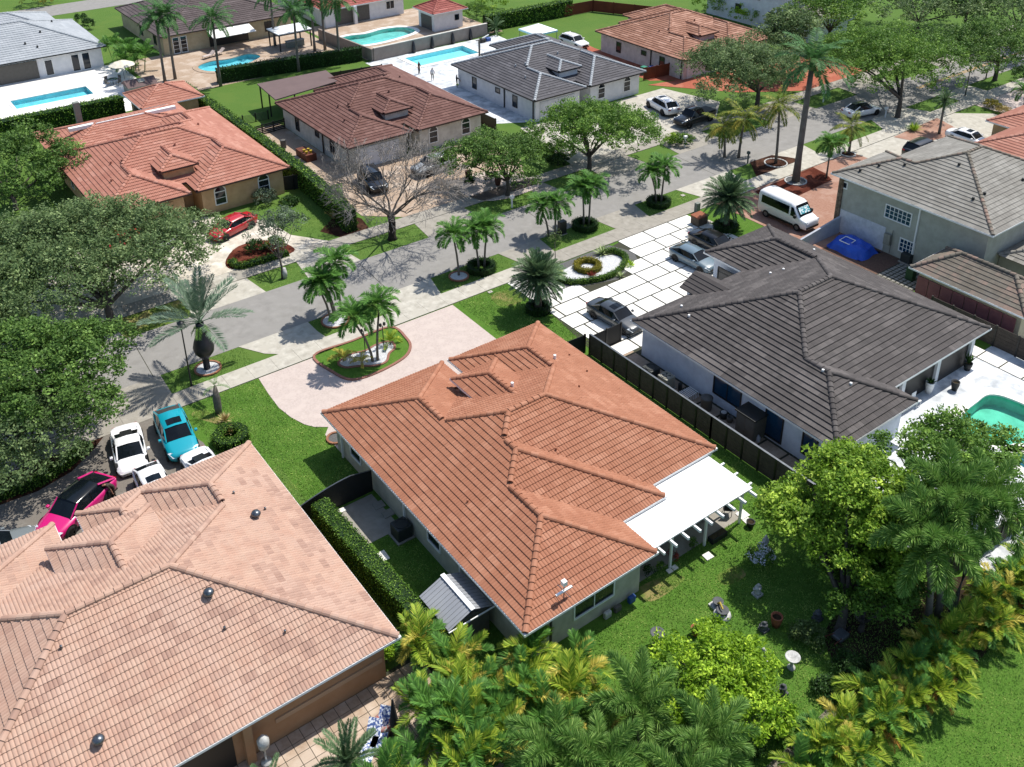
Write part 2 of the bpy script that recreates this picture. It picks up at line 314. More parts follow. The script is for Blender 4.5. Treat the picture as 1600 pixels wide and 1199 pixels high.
def roof(parent, hips, m, tw=.3, tl=.36, amp=.07, lip=.045, kind='barrel', K=4, singles=0, caps=True, capsingle=False, capmat=None, capr=.15, deckmat=None):
    rf = MB()
    for i, q in enumerate(hips):
        e = .05 + .004 * i; h = q.half; zr = q.ze + q.sl * h - e; z0 = q.ze - e; o = .0
        if q.x1 - q.x0 <= q.y1 - q.y0: A, B = (q.x0 + h, q.y0 + h, zr), (q.x0 + h, q.y1 - h, zr); fs = [(0, 1, 4), (1, 2, 5, 4), (2, 3, 5), (3, 0, 4, 5)]
        else: A, B = (q.x0 + h, q.y0 + h, zr), (q.x1 - h, q.y0 + h, zr); fs = [(0, 1, 5, 4), (1, 2, 5), (2, 3, 4, 5), (3, 0, 4)]
        rf.add([(q.x0, q.y0, z0), (q.x1, q.y0, z0), (q.x1, q.y1, z0), (q.x0, q.y1, z0), A, B], fs)
    rfo = pchild(rf.build('roof', deckmat or m), parent)
    V = []; F = []; T = []; nv = 0; cand = []
    groups = {}
    for i, q in enumerate(hips):
        for pk, a0, a1, fn, up in q.planes():
            key = (pk, round({'l': q.x0, 'r': q.x1, 'n': q.y0, 'f': q.y1}[pk], 3), round(q.ze, 3), round(q.sl, 3))
            groups.setdefault(key, []).append((i, q, a0, a1, fn, up))
    split = []
    for key, mem in groups.items():                       # separate stretches of one eave line stay separate planes
        mem.sort(key=lambda g: g[2]); cur = [mem[0]]; end = mem[0][3]
        for g in mem[1:]:
            if g[2] < end + 1e-3: cur.append(g); end = max(end, g[3])
            else: split.append((key, cur)); cur = [g]; end = g[3]
        split.append((key, cur))
    for key, mem in split:
            pk = key[0]; q = mem[0][1]; fn, up = mem[0][4], mem[0][5]; half = max(g[1].half for g in mem); mine = {g[0] for g in mem}
            cs = 1 / math.sqrt(1 + q.sl ** 2); tlh = tl * cs
            A0, A1 = min(g[2] for g in mem), max(g[3] for g in mem)
            ia = np.arange(math.floor(A0 / tw), math.ceil(A1 / tw)); rb = np.arange(0, math.ceil(half / tlh))
            I, R = np.meshgrid(ia, rb, indexing='ij'); I = I.ravel(); R = R.ravel()
            jj = np.linspace(0, 1, K + 1)
            a = (I[:, None] + jj[None, :]) * tw                                   # n,K+1
            bl = R * tlh - np.where(R == 0, .06, 0.); bh = np.minimum((R + 1) * tlh + .01, half)
            def clampa(a, b):
                bb = np.maximum(b, 0); lo = np.full(len(b), 1e9); hi = np.full(len(b), -1e9); test = np.minimum(bh, half) - .6 * tlh
                for g in mem:
                    v = test < g[1].half
                    lo = np.where(v, np.minimum(lo, g[2] + bb), lo); hi = np.where(v, np.maximum(hi, g[3] - bb), hi)
                hi = np.maximum(hi, lo); return np.clip(a, lo[:, None], hi[:, None])
            al, ah = clampa(a, bl), clampa(a, bh)
            ok = (al[:, -1] - al[:, 0]) > .02
            ac = al.mean(1); bc = (bl + bh) / 2; X, Y = fn(ac, bc); Z = q.ze + q.sl * bc
            for j, o in enumerate(hips):
                if j not in mine: ok &= ~(o.h(X, Y) > Z + .16)
            I, R, al, ah, bl, bh, a = I[ok], R[ok], al[ok], ah[ok], bl[ok], bh[ok], a[ok]
            X, Y, Z = X[ok], Y[ok], Z[ok]
            nrm = np.array([-up[0] * q.sl, -up[1] * q.sl, 1.]) * cs
            if singles:
                full = (np.abs(al - a).max(1) < 1e-6) & (np.abs(ah - a).max(1) < 1e-6) & (R > 0) & (bh > bl + tlh * .98)
                P = np.stack([X, Y, Z], 1); vd = CAMP - P; dist = np.linalg.norm(vd, axis=1); fac = (vd @ nrm) / dist
                size = np.where((fac > .2) & full, np.sqrt(np.maximum(fac, 0)) / dist, 0)
            def pts(aa, b, h):
                x, y = fn(aa, np.repeat(b[:, None], aa.shape[1], 1)); z = q.ze + q.sl * b[:, None] + 0 * aa
                ph = tile_profile(np.clip((aa - I[:, None] * tw) / tw, 0, 1), kind) * amp + h
                return np.stack([x + nrm[0] * ph, y + nrm[1] * ph, z + nrm[2] * ph], 2)
            jit = rng.normal(0, .004, len(I))[:, None]
            v = np.concatenate([pts(al, bl, -.012), pts(al, bl, lip + jit), pts(ah, bh, 0.)], 1)   # n, 3(K+1), 3
            g_ = rng.standard_normal((40, 97)); tvv = np.clip(.45 + .2 * g_[R % 40, ((I + 2 * (R * 7 % 5)) // 4) % 97] + .13 * g_[(R // 3) % 40, (I // 9 + 31) % 97] + .1 * rng.standard_normal(len(I)), 0, 1)   # runs of like tiles, as laid from the pallet
            cand.append((v, tvv, size if singles else None, pk))
    Km = K + 1
    base = []
    for j in range(K):
        base.append((j, j + 1, Km + j + 1, Km + j)); base.append((Km + j, Km + j + 1, 2 * Km + j + 1, 2 * Km + j))
    base = np.array(base)
    thr = None
    if singles:
        allz = np.sort(np.concatenate([c[2] for c in cand]))[::-1]; thr = allz[min(singles, len(allz) - 1)]
    for v, tvv, size, pk in cand:
        flipf = pk in ('l', 'f')
        b2 = base[:, ::-1] if flipf else base
        if singles:
            pick = size > max(thr, 1e-9); proto = None
            for vv, t in zip(v[pick], tvv[pick]):
                if proto is None: proto = meshdata('roof_tile', vv - vv[0], b2, m); 
                o = link('roof_tile', proto, rfo, vv[0]); o['tv'] = float(t)
            v, tvv = v[~pick], tvv[~pick]
        n = len(v)
        if not n: continue
        V.append(v.reshape(-1, 3)); F.append((np.arange(n)[:, None, None] * 3 * Km + b2[None]).reshape(-1, 4) + nv); nv += n * 3 * Km
        T.append(np.repeat(tvv, len(b2)))
    me = meshdata('roof_tiles', np.concatenate(V), np.concatenate(F), m, np.concatenate(T)); o = link('roof_tiles', me, rfo); o['kind'] = 'stuff'
    if caps:
        cl = .42; prof = [(math.cos(t) * capr, math.sin(t) * capr * .8) for t in np.linspace(-.25, math.pi + .25, 7)]
        cv = []; cf = []
        for x, sc, z in ((0, 1.08, .035), (cl + .04, .95, .0)):
            for py, pz in prof: cv.append((x, py * sc, pz * sc + z))
        for py, pz in prof: cv.append((0, py * .85, pz * .85))
        for k in range(6): cf.append((k, 7 + k, 8 + k, k + 1)); cf.append((14 + k, k, k + 1, 15 + k))
        cv = np.array(cv); mm = capmat or m; proto = meshdata('ridge_cap', cv.tolist(), cf, mm, smooth=False)
        MV = []; MF = []; MT = []; k = 0
        for i, q in enumerate(hips):
            for A, B in q.lines():
                A = Vector(A); B = Vector(B); d = B - A; L = d.length; n = max(1, int(L / cl)); d.normalize()
                side = d.cross(Vector((0, 0, 1))).normalized(); upv = side.cross(d).normalized()
                for c in range(n):
                    p = A + d * (c * L / n); mid = p + d * (L / n / 2)
                    if buried(hips, i, np.array([mid.x]), np.array([mid.y]), np.array([mid.z]), True, .1)[0]: continue
                    M = Matrix(((d.x, -side.x, upv.x, p.x), (d.y, -side.y, upv.y, p.y), (d.z, -side.z, upv.z, p.z + .02), (0, 0, 0, 1)))
                    t = random.random()
                    if capsingle:
                        o = link('ridge_cap', proto, rfo); o.matrix_local = M; o['tv'] = t
                    else:
                        w4 = np.array(M)[:3, :3]; MV.append(cv @ w4.T + np.array([p.x, p.y, p.z + .02])); MF += [tuple(x + k for x in f) for f in cf]; k += len(cv); MT += [t] * len(cf)
        if MV:
            me = meshdata('ridge_caps', np.concatenate(MV), np.array(MF), mm, MT); o = link('ridge_caps', me, rfo); o['kind'] = 'stuff'
    return rfo
def outline(rects):
    xs = sorted({round(v, 3) for r in rects for v in r[:2]}); ys = sorted({round(v, 3) for r in rects for v in r[2:4]})
    occ = lambda i, j: 0 <= i < len(xs) - 1 and 0 <= j < len(ys) - 1 and any(r[0] <= (xs[i] + xs[i + 1]) / 2 <= r[1] and r[2] <= (ys[j] + ys[j + 1]) / 2 <= r[3] for r in rects)
    E = {}
    for i in range(len(xs) - 1):
        for j in range(len(ys) - 1):
            if not occ(i, j): continue
            for (di, dj, p, q) in ((0, -1, (i, j), (i + 1, j)), (1, 0, (i + 1, j), (i + 1, j + 1)), (0, 1, (i + 1, j + 1), (i, j + 1)), (-1, 0, (i, j + 1), (i, j))):
                if not occ(i + di, j + dj): E.setdefault(p, []).append(q)
    loops = []
    while E:
        s = min(E); p = s; lp = []
        while True:
            lp.append(p); q = E[p].pop()
            if not E[p]: del E[p]
            p = q
            if p == s: break
        pts = [(xs[a], ys[b]) for a, b in lp]
        n = len(pts); loops.append([pts[k] for k in range(n) if (pts[k - 1][0] - pts[k][0]) * (pts[(k + 1) % n][1] - pts[k][1]) - (pts[k - 1][1] - pts[k][1]) * (pts[(k + 1) % n][0] - pts[k][0]) != 0])
    return max(loops, key=lambda l: abs(sum(l[k][0] * l[(k + 1) % len(l)][1] - l[(k + 1) % len(l)][0] * l[k][1] for k in range(len(l)))))
def inset(lp, d):
    n = len(lp); out = []
    for k in range(n):
        (ax, ay), (bx, by), (cx, cy) = lp[k - 1], lp[k], lp[(k + 1) % n]
        n1 = (-(by - ay), bx - ax); n2 = (-(cy - by), cx - bx)
        l1 = math.hypot(*n1); l2 = math.hypot(*n2)
        out.append((bx + d * (n1[0] / l1 + n2[0] / l2), by + d * (n1[1] / l1 + n2[1] / l2)))
    return out
def ringband(lo, li, z0, z1):
    n = len(lo); v = [(*p, z0) for p in lo] + [(*p, z1) for p in lo] + [(*p, z0) for p in li] + [(*p, z1) for p in li]; f = []
    for k in range(n):
        j = (k + 1) % n
        f += [(k, j, n + j, n + k), (2 * n + j, 2 * n + k, 3 * n + k, 3 * n + j), (n + k, n + j, 3 * n + j, 3 * n + k), (j, k, 2 * n + k, 2 * n + j)]
    return v, f
DIRS = {'+x': (1, 0), '-x': (-1, 0), '+y': (0, 1), '-y': (0, -1)}
def window(parent, x, y, z0, w, h, d, fm='frame_white', gm='glass', cols=1, rows=1, name='window', pm='pane', arch=False):
    """x,y: middle of the opening on the wall face"""
    nx, ny = DIRS[d]; tx, ty = -ny, nx
    fr = MB(); t = .09
    def slab(mb, u0, u1, v0, v1, e0, e1):
        c = [(x + tx * u + nx * e, y + ty * u + ny * e) for u, e in ((u0, e0), (u1, e0), (u1, e1), (u0, e1))]; mb.prism(c, v0, v1)
    slab(fr, -w / 2 - t, -w / 2, z0 - t, z0 + h + t, -.05, .06); slab(fr, w / 2, w / 2 + t, z0 - t, z0 + h + t, -.05, .06)
    slab(fr, -w / 2, w / 2, z0 - t, z0, -.05, .08); slab(fr, -w / 2, w / 2, z0 + h, z0 + h + t, -.05, .06)
    for c in range(1, cols): u = -w / 2 + w * c / cols; slab(fr, u - .025, u + .025, z0, z0 + h, -.04, .05)
    for r in range(1, rows): v = z0 + h * r / rows; slab(fr, -w / 2, w / 2, v - .02, v + .02, -.04, .045)
    if arch:
        pts = [(w / 2 * math.cos(a), z0 + h + t + w / 2 * math.sin(a)) for a in np.linspace(0, math.pi, 9)]
        for k in range(8):
            (u0, v0), (u1, v1) = pts[k], pts[k + 1]
            fr.add([(x + tx * u + nx * e, y + ty * u + ny * e, v) for e in (.0, .07) for u, v in ((u0, v0), (u1, v1), (u1 * 1.2, v1 + (v1 - z0 - h) * .2), (u0 * 1.2, v0 + (v0 - z0 - h) * .2))], [(0, 1, 2, 3), (7, 6, 5, 4), (0, 4, 5, 1), (2, 6, 7, 3)])
    fo = pchild(fr.build(name, fm), parent)
    for c in range(cols):
        for r in range(rows):
            pa = MB(); slab(pa, -w / 2 + w * c / cols + .01, -w / 2 + w * (c + 1) / cols - .01, z0 + h * r / rows + .01, z0 + h * (r + 1) / rows - .01, -.02, .015); pa.build(pm, gm, fo)
    if arch:
        pa = MB(); pa.add([(x + tx * u + nx * .02, y + ty * u + ny * .02, v) for u, v in pts], [tuple(range(9))]); pa.build(pm, gm, fo)
    return fo
def vent(parent, x, y, z, r=.09, h=.3, m='metal_vent', turbine=False):
    b = MB()
    if turbine: b.lathe(x, y, [(.1, z - .3), (.1, z + .12), (.22, z + .16), (.27, z + .3), (.2, z + .42), (.03, z + .46)], 12)
    else: b.lathe(x, y, [(r, z - .3), (r, z + h), (r * .7, z + h + .01)], 8)
    return pchild(b.build('roof_vent', m, smooth=turbine), parent)
def zroof(hips, x, y): return float(max(q.h(np.array(x), np.array(y)) for q in hips))
def house(name, label, rects, tile, wall, ze=2.9, sl=.39, gut='gutter_white', group=None, wallover=.55, roofkw=None, soffit=None, zground=0.):
    hips = [Hip(*r[:4], *(r[4:] if len(r) > 4 else (ze, sl))) for r in rects]
    lp = outline([r for r in rects if len(r) <= 4]); cx = sum(p[0] for p in lp) / len(lp); cy = sum(p[1] for p in lp) / len(lp)
    E = empty(name, (cx, cy, 0), label, 'house', group)
    wl = inset(lp, wallover); wi = inset(lp, wallover + .22); v, f = ringband(wl, wi, zground, ze + .0); pchild(MB().add(v, f).build('wall', wall), E)
    v, f = ringband(inset(lp, .01), inset(lp, wallover + .1), ze - .1, ze - .06); pchild(MB().add(v, f).build('soffit', soffit or gut), E)
    v, f = ringband(inset(lp, -.11), inset(lp, .0), ze - .13, ze + .005); pchild(MB().add(v, f).build('gutter', gut), E)
    E['_h'] = 0; del E['_h']
    rf = roof(E, hips, tile, **(roofkw or {}))
    return E, hips, wl
def plan(x0, yf, flip, W=17.2):
    k = W / 17.2
    R = [(0, 17.2, 2.75, 17.25), (0, 8.95, 0, 15), (9.55, 17.2, 0, 15), (0, 11.9, 5, 18.38), (0, 8.6, 8, 21.15)]
    out = []
    for u0, u1, v0, v1 in R:
        if not flip: out.append((x0 + u0 * k, x0 + u1 * k, yf - v1, yf - v0))
        else: out.append((x0 + W - u1 * k, x0 + W - u0 * k, yf + v0, yf + v1))
    return out
def dormer(E, hips, x0, x1, yf, flip, ze, tile, wall, sl=.39, depth=5.2, gut='gutter_white', roofkw=None):
    """raised hip-roofed entry dormer; its ridge runs back into the main roof"""
    y0, y1 = (yf, yf + depth + 3) if flip else (yf - depth - 3, yf)
    r = (x0, x1, y0, y1, ze, sl); q = Hip(*r)
    b = MB(); ov = .35
    if flip: b.box(x0 + ov, x1 - ov, yf + ov, yf + 3.2, 2.6, ze - .02)
    else: b.box(x0 + ov, x1 - ov, yf - 3.2, yf - ov, 2.6, ze - .02)
    d = pchild(b.build('dormer', wall), E)
    g = MB(); ya, yb = (yf, yf + 2.6) if flip else (yf - 2.6, yf)
    g.box(x0 - .08, x0, ya, yb, ze - .12, ze); g.box(x1, x1 + .08, ya, yb, ze - .12, ze); g.box(x0 - .08, x1 + .08, *((yf - .08, yf) if flip else (yf, yf + .08)), ze - .122, ze - .002)
    g.build('fascia', gut, d)
    return q

# ---------------------------------------------------------------- pools first: the ground leaves openings for them
PL_WHITE = [(19.1, 127.9), (28.3, 127.9), (28.3, 131.6), (19.1, 131.6)]
PL_TAUPE = smooth_poly([(42.8, 130.6), (45.0, 131.9), (47.6, 131.4), (50.6, 132.0), (51.6, 129.6), (48.6, 127.6), (45.2, 126.6), (43.0, 128.0)], 4)
PL_ROSE = smooth_poly([(64.6, 130.6), (66.6, 131.2), (68.8, 130.6), (72.2, 131.2), (75.2, 130.2), (75.6, 127.2), (72.4, 125.8), (67.4, 125.2), (64.2, 126.6)], 3)
PL_SLATE = [(67.1, 112.1), (76.9, 112.1), (76.9, 116.5), (67.1, 116.5)]
PL_FREE = smooth_poly([(54.44, 25.08), (56.34, 25.59), (57.92, 25.71), (59.52, 25.67), (60.27, 24.47), (60.24, 21.79), (58.02, 19.80), (56.07, 21.27), (54.71, 23.09), (53.80, 24.10)], 4)
PL_SPA = ring(*(55.16, 20.28), 1.05, n=16)
POOLS += [PL_WHITE, PL_TAUPE, PL_ROSE, PL_SLATE, PL_FREE, PL_SPA]
def pool(name, label, poly, tilem, water, coping, depth=1.4, cw=.35):
    c = [sum(p[i] for p in poly) / len(poly) for i in (0, 1)]; E = empty(name, (*c, 0), label, 'pool'); n = len(poly)
    A = sum(poly[i][0] * poly[(i + 1) % n][1] - poly[(i + 1) % n][0] * poly[i][1] for i in range(n)); lp = poly if A > 0 else poly[::-1]
    out = inset(lp, -cw); v, f = ringband(out, inset(lp, .03), -.05, .07); pchild(MB().add(v, f).build('coping', coping), E)
    b = MB(); vs = [(*p, -.02) for p in lp] + [(*p, -depth) for p in lp]; b.add(vs, [(k, n + k, n + (k + 1) % n, (k + 1) % n) for k in range(n)]); pchild(b.build('basin_wall', tilem), E)
    pchild(sheet('basin_floor', lp, -depth, tilem, kind=None, parent=None, cut=False), E); pchild(sheet('water', inset(lp, .01), -.1, water, kind=None, cut=False), E); return E
# ---------------------------------------------------------------- ground
sheet('ground', [(-300, -150), (700, -150), (700, 700), (-300, 700)], 0, 'lawn_far')
sheet('lawn', [(17.2, 3), (70, 3), (70, 57.9), (17.2, 57.9)], .006, 'lawn_lush')
sheet('lawn', [(0, 48.5), (17.15, 48.5), (17.15, 57.9), (0, 57.9)], .006, 'lawn_lush')
sheet('road', [(-80, 62.6), (500, 62.6), (500, 68.9), (-80, 68.9)], .02, 'asphalt')
sheet('road', [(-80, 171), (160, 171), (160, 178), (-80, 178)], .02, 'asphalt')
for k in range(2): sheet('road_marking', [(112, 65.55 + .32 * k), (260, 65.55 + .32 * k), (260, 65.69 + .32 * k), (112, 65.69 + .32 * k)], .026, 'yellow_paint')
for x, ln in ((33.5, 6.1), (51.2, 6.1), (14, 6.1), (72, 6.1)):
    sheet('road_seam', [(x, 62.7), (x + .05, 62.7), (x + .35, 68.8), (x + .3, 68.8)], .024, 'joint_dark')
# sidewalks: each slab is a piece
def sidewalk(y0, y1, x0, x1, aged):
    base = sheet('sidewalk', [(x0, y0 - .03), (x1, y0 - .03), (x1, y1 + .03), (x0, y1 + .03)], .016, 'joint_dark')
    w = 1.83; m = {}
    for k, mm in enumerate(('concrete', 'concrete_aged')):
        b = MB().box(0, w - .015, 0, y1 - y0, 0, .05); m[mm] = meshdata('slab', b.v, b.f, mm)
    x = x0
    while x < x1 - w:
        link('slab', m['concrete_aged' if aged(x) else 'concrete'], base, (x, y0, 0)); x += w
sidewalk(58.03, 59.87, -4, 150, lambda x: 44.5 < x < 66 or x < 15)
sidewalk(72.06, 73.8, 6, 150, lambda x: x > 33 or random.random() < .4)
# aprons between road and near sidewalk
def apron(name, poly, m='concrete'): return sheet(name, poly, .03, m)
apron('driveway_apron', [(20.4, 62.62), (26.1, 62.62), (26.1, 61.0), (26.25, 59.9), (22.4, 59.9), (21.6, 60.6)])
apron('driveway_apron', [(31.7, 62.62), (37.4, 62.62), (36.7, 59.9), (32.2, 59.9)])
apron('driveway_apron', [(44.4, 62.62), (49.0, 62.62), (48.6, 59.9), (45.0, 59.9)], 'concrete_aged')
apron('driveway_apron', [(55.4, 62.62), (60.6, 62.62), (60.0, 59.9), (55.8, 59.9)], 'concrete_aged')
apron('driveway_apron', [(66.2, 62.62), (74.0, 62.62), (73.0, 59.9), (67.0, 59.9)])
apron('driveway_apron', [(79.4, 62.62), (85.6, 62.62), (85.0, 59.9), (81.0, 59.9)])
apron('driveway_apron', [(98, 62.62), (104.6, 62.62), (105.8, 59.9), (96.5, 59.9)])
apron('driveway_apron', [(3.5, 62.62), (14.5, 62.62), (14.4, 59.9), (3.8, 59.9)], 'concrete_aged')
apron('driveway_apron', [(112, 62.62), (118, 62.62), (118, 59.9), (112, 59.9)])
# aprons on the far side
for a, b in ((9, 14), (19.2, 25.4), (29.2, 34.2), (41.2, 47.5), (54.4, 57.2), (62.4, 68.6), (73, 80), (88, 96), (104, 112), (122, 130)):
    apron('driveway_apron', [(a, 68.88), (b, 68.88), (b - .4, 72.02), (a + .4, 72.02)], 'concrete_aged' if a > 40 else 'concrete')
# driveways
sheet('driveway', [(19.97, 57.94), (36.50, 57.89), (36.43, 51.82), (37.3, 45.5), (20.9, 45.5), (20.9, 49.4)] + [(21.44, 50.01), (20.72, 50.55), (20.30, 51.20), (19.90, 52.44), (19.69, 53.90), (19.77, 55.74)], .035, 'paver_pink')
sheet('driveway', [(10.26, 59.13), (12.9, 57.95), (14.2, 53.5), (14.3, 46), (-6, 46), (0.22, 55.36), (2.30, 55.26), (4.45, 55.16), (6.56, 55.74), (8.25, 57.05)], .035, 'paver_grey')
sheet('driveway', [(67, 57.95), (76, 57.95), (90.5, 57.95), (90.5, 50.6), (71.0, 46), (67.3, 46), (67.0, 50)], .035, 'paver_red')
sheet('driveway', [(88, 57.95), (107.5, 57.95), (111, 55), (111, 49), (90.6, 49), (88, 53)], .039, 'concrete')
sheet('driveway', [(112, 57.95), (128, 57.95), (128, 46), (112, 52)], .035, 'paver_pink')
sheet('driveway', [(9, 73.85), (30.6, 73.85), (33.6, 73.85), (31.4, 77), (31, 81), (26.5, 85.4), (14, 85.4), (9, 80)], .035, 'drive_cream')
sheet('driveway', [(38.5, 76.5), (41.5, 73.85), (56, 73.85), (58.5, 78), (59.6, 86), (41.5, 86.4), (38.5, 80)], .035, 'paver_tan')
sheet('driveway', [(62, 73.85), (84, 73.85), (88.6, 77.5), (86.6, 85.4), (64, 85.4)], .035, 'concrete')
sheet('driveway', [(86.0, 87.5), (94, 85.8), (112, 85.8), (113, 73.85), (100, 73.85), (93, 78.5)], .035, 'paver_salmon')
# backyards beyond
sheet('pool_deck', [(0, 119), (34.6, 119), (34.6, 139), (0, 139)], .01, 'deck_white')
sheet('patio', [(35.2, 121), (62, 121), (62, 139), (35.2, 139)], .01, 'paver_tan')
sheet('patio', [(62.6, 119), (86, 119), (86, 139), (62.6, 139)], .01, 'paver_tan')
sheet('pool_deck', [(61.5, 89), (66.6, 86), (66.6, 102.9), (83, 102.9), (84, 118), (61.8, 118)], .01, 'deck_marble')
sheet('patio', [(37.2, 84.5), (42.6, 84.5), (42.6, 104), (37.2, 104)], .01, 'paver_tan')
sheet('patio', [(87.4, 88.6), (91.2, 86), (91.2, 104), (92, 109), (87.4, 109)], .01, 'paver_salmon')
sheet('pool_deck', [(44.6, 16.8), (70, 16.8), (70, 28.8), (44.6, 28.8)], .012, 'deck_marble')
sheet('side_path', [(41.0, 28), (43.75, 28), (43.75, 46.2), (41.0, 46.2)], .016, 'joint_dark')
b = MB().box(0, 1.05, 0, 1.62, 0, .04); pm = meshdata('slab', b.v, b.f, 'paver_tan'); sp = bpy.data.objects['side_path']
for k in range(10):
    for j in range(2): link('slab', pm, sp, (41.25 + 1.25 * j, 28.2 + 1.78 * k, 0))
sheet('side_patio', [(17.95, 39.2), (20.6, 39.2), (20.6, 42.7), (17.95, 42.7)], .014, 'concrete_aged')
sheet('path', [(26.03, 16.77), (27.62, 15.58), (30.93, 15.82), (31.04, 16.99), (28.01, 16.79)], .012, 'gravel_tan')
sheet('planting_bed', smooth_poly([(34.29, 19.86), (33.00, 17.73), (35.65, 16.67), (42.16, 15.75), (43.92, 17.14), (38.07, 19.88)], 5), .012, 'soil')
sheet('planting_bed', [(0.22, 55.36), (2.30, 55.26), (4.45, 55.16), (6.56, 55.74), (8.25, 57.05), (10.26, 59.13), (1.23, 61.11)], .03, 'mulch_brown')
sheet('planting_bed', smooth_poly([(27, 14.4), (46, 14.4), (47, 16.4), (38, 17.4), (29, 16.4)], 5), .009, 'soil')
# stepping slabs on the right-hand drive of the white slab forecourt
dk = sheet('forecourt', [(42.42, 55.25), (56.01, 58.16), (61.21, 58.09), (61.49, 53.35), (62.7, 45.0), (43.3, 43.5), (41.2, 46.4)] , .02, 'joint_dark')
poly = [(42.51, 55.19), (55.93, 58.07), (61.11, 58.00), (61.40, 53.42)]
xl = 42.0
rows = [(56.2, 57.9), (54.5, 56.06), (52.8, 54.36), (51.1, 52.66), (49.4, 50.96), (47.6, 49.26), (45.9, 47.46), (44.4, 45.76)]
random.seed(3); cuts = {}
for k, (ya, yb) in enumerate(rows):
    x = 42.0 if k < 7 else 41.3
    x -= (0, 1.0, .4, 1.3, .2, .9, 0, 0)[k]
    while x < 63.4:
        wd = random.choice((2.0, 2.6, 3.1)); xa, xb = max(x, 42.0 if k < 7 else 41.3), min(x + wd - .15, 63.4)
        x += wd
        if xb - xa < .4: continue
        if k < 2 and 44.4 < (xa + xb) / 2 < 53.0: continue
        if k == 2 and 46 < (xa + xb) / 2 < 51.5: continue
        o = MB().box(xa, xb, ya, yb, .02, .07).build('slab', 'slab_white', dk); o['tv'] = random.random()
sheet('gravel_bed', [(44.2, 57.9), (53.2, 57.9), (54.1, 55.6), (53.2, 54.1), (49.8, 52.9), (45.2, 54.2), (43.6, 56.2)], .03, 'gravel_grey')
sheet('gravel_bed', smooth_poly([(46.6, 56.6), (49.6, 57.0), (52.2, 56.3), (52.2, 54.9), (49.6, 53.9), (46.7, 54.7)], 4), .05, 'gravel_white')
# mulch beds
sheet('planting_bed', [(77.33, 62.77), (80.63, 62.64), (81.51, 61.30), (82.14, 59.94), (74.96, 59.83)], .043, 'mulch_brown')
sheet('planting_bed', [(72.13, 57.54), (81.47, 57.91), (81.18, 56.06), (80.39, 54.67), (74.44, 54.28), (71.09, 55.03)], .057, 'mulch_red')
sheet('planting_bed', [(95.32, 57.78), (104.49, 58.26), (103.10, 54.72), (100.93, 53.94), (96.29, 54.90)], .061, 'paver_red')
sheet('planting_bed', [(33.87, 76.02), (34.84, 73.85), (37.80, 73.83), (38.20, 76.01), (37.28, 78.77)], .012, 'mulch_brown')
sheet('planting_bed', [(14.74, 74.05), (17.47, 74.22), (17.23, 76.21), (14.87, 76.20)], .012, 'mulch_red')
sheet('planting_bed', smooth_poly([(24.58, 75.54), (25.15, 73.83), (29.70, 73.66), (30.51, 74.84), (29.37, 77.24), (26.67, 77.77)], 4), .05, 'mulch_red')
sheet('verge', [(24.9, 68.88), (25.2, 72.0), (12, 72.0), (12, 68.88)], .008, 'lawn_dry')
sheet('gravel_bed', smooth_poly([(48.96, 75.28), (51.92, 77.91), (55.47, 76.62), (56.40, 73.47), (56.03, 71.40), (50.21, 71.55)], 4), .05, 'paver_pink')

pool('swimming_pool', 'long rectangular pool on the white deck at the top left', PL_WHITE, 'pool_tile_mid', 'water_clear', 'deck_white', .6)
pool('swimming_pool', 'curved pool on tan paving behind the dark hedge', PL_TAUPE, 'pool_tile_mid', 'water_clear', 'paver_tan', .6)
pool('swimming_pool', 'rounded turquoise pool behind the tan boundary wall', PL_ROSE, 'pool_tile_deep', 'water_clear', 'deck_white', .6)
pool('swimming_pool', 'rectangular pale blue pool beside the slate-roofed house', PL_SLATE, 'pool_tile', 'water_clear', 'slab_white', .6, cw=.7)
pool('swimming_pool', 'freeform green-tinted pool at the right edge', PL_FREE, 'pool_tile_deep', 'water_green', 'slab_white', .9)
pool('spa', 'round spa with white rim at the right edge below the freeform pool', PL_SPA, 'pool_tile_mid', 'water_clear', 'slab_white', depth=.8)

# ---------------------------------------------------------------- houses
RT = plan(20.35, 48.1, False) + [(27.85, 31.35, 36.5, 44.65, 4.2, .395)]
HT, hipT, wT = house('tile_roof_house', 'cream house in the middle with a bright terracotta barrel-tile roof and white patio cover', RT, 'tile_terracotta', 'wall_cream', sl=.395,
                     roofkw=dict(tw=.19, tl=.375, amp=.032, lip=.05, kind='barrel', K=4, singles=300, capsingle=True, capr=.16))
def dbox(E, x0, x1, y0, y1, ze, wall, z0=2.6):
    return pchild(MB().box(x0 + .35, x1 - .35, y0 + .3, y1 - .35, z0, ze - .03).build('dormer_wall', wall), E)
def fascia(E, x0, x1, y0, y1, ze, m):
    v, f = ringband([(x0 - .09, y0 - .09), (x1 + .09, y0 - .09), (x1 + .09, y1 + .09), (x0 - .09, y1 + .09)], [(x0, y0), (x1, y0), (x1, y1), (x0, y1)], ze - .14, ze - .002)
    return pchild(MB().add(v, f).build('fascia', m), E)
dbox(HT, 27.85, 31.35, 40.5, 44.65, 4.2, 'wall_cream'); fascia(HT, 27.85, 31.35, 41.4, 44.65, 4.2, 'gutter_white')
for x, y in ((30.0, 41.0), (34.6, 42.5)): vent(HT, x, y, zroof(hipT, x, y), r=.1, h=.35, m='gutter_white')
for x, y in ((36.2, 42.9), (35.8, 40.6), (28.6, 34.9), (22.6, 35.1), (33.5, 38.7)): vent(HT, x, y, zroof(hipT, x, y), r=.06, h=.2, m='tile_terracotta')
window(HT, 25.2, 27.5, 1.0, 2.6, 1.1, '-y', cols=2); window(HT, 35, 31.4, .1, 2.4, 2.1, '-y', 'trim_dark', cols=3)
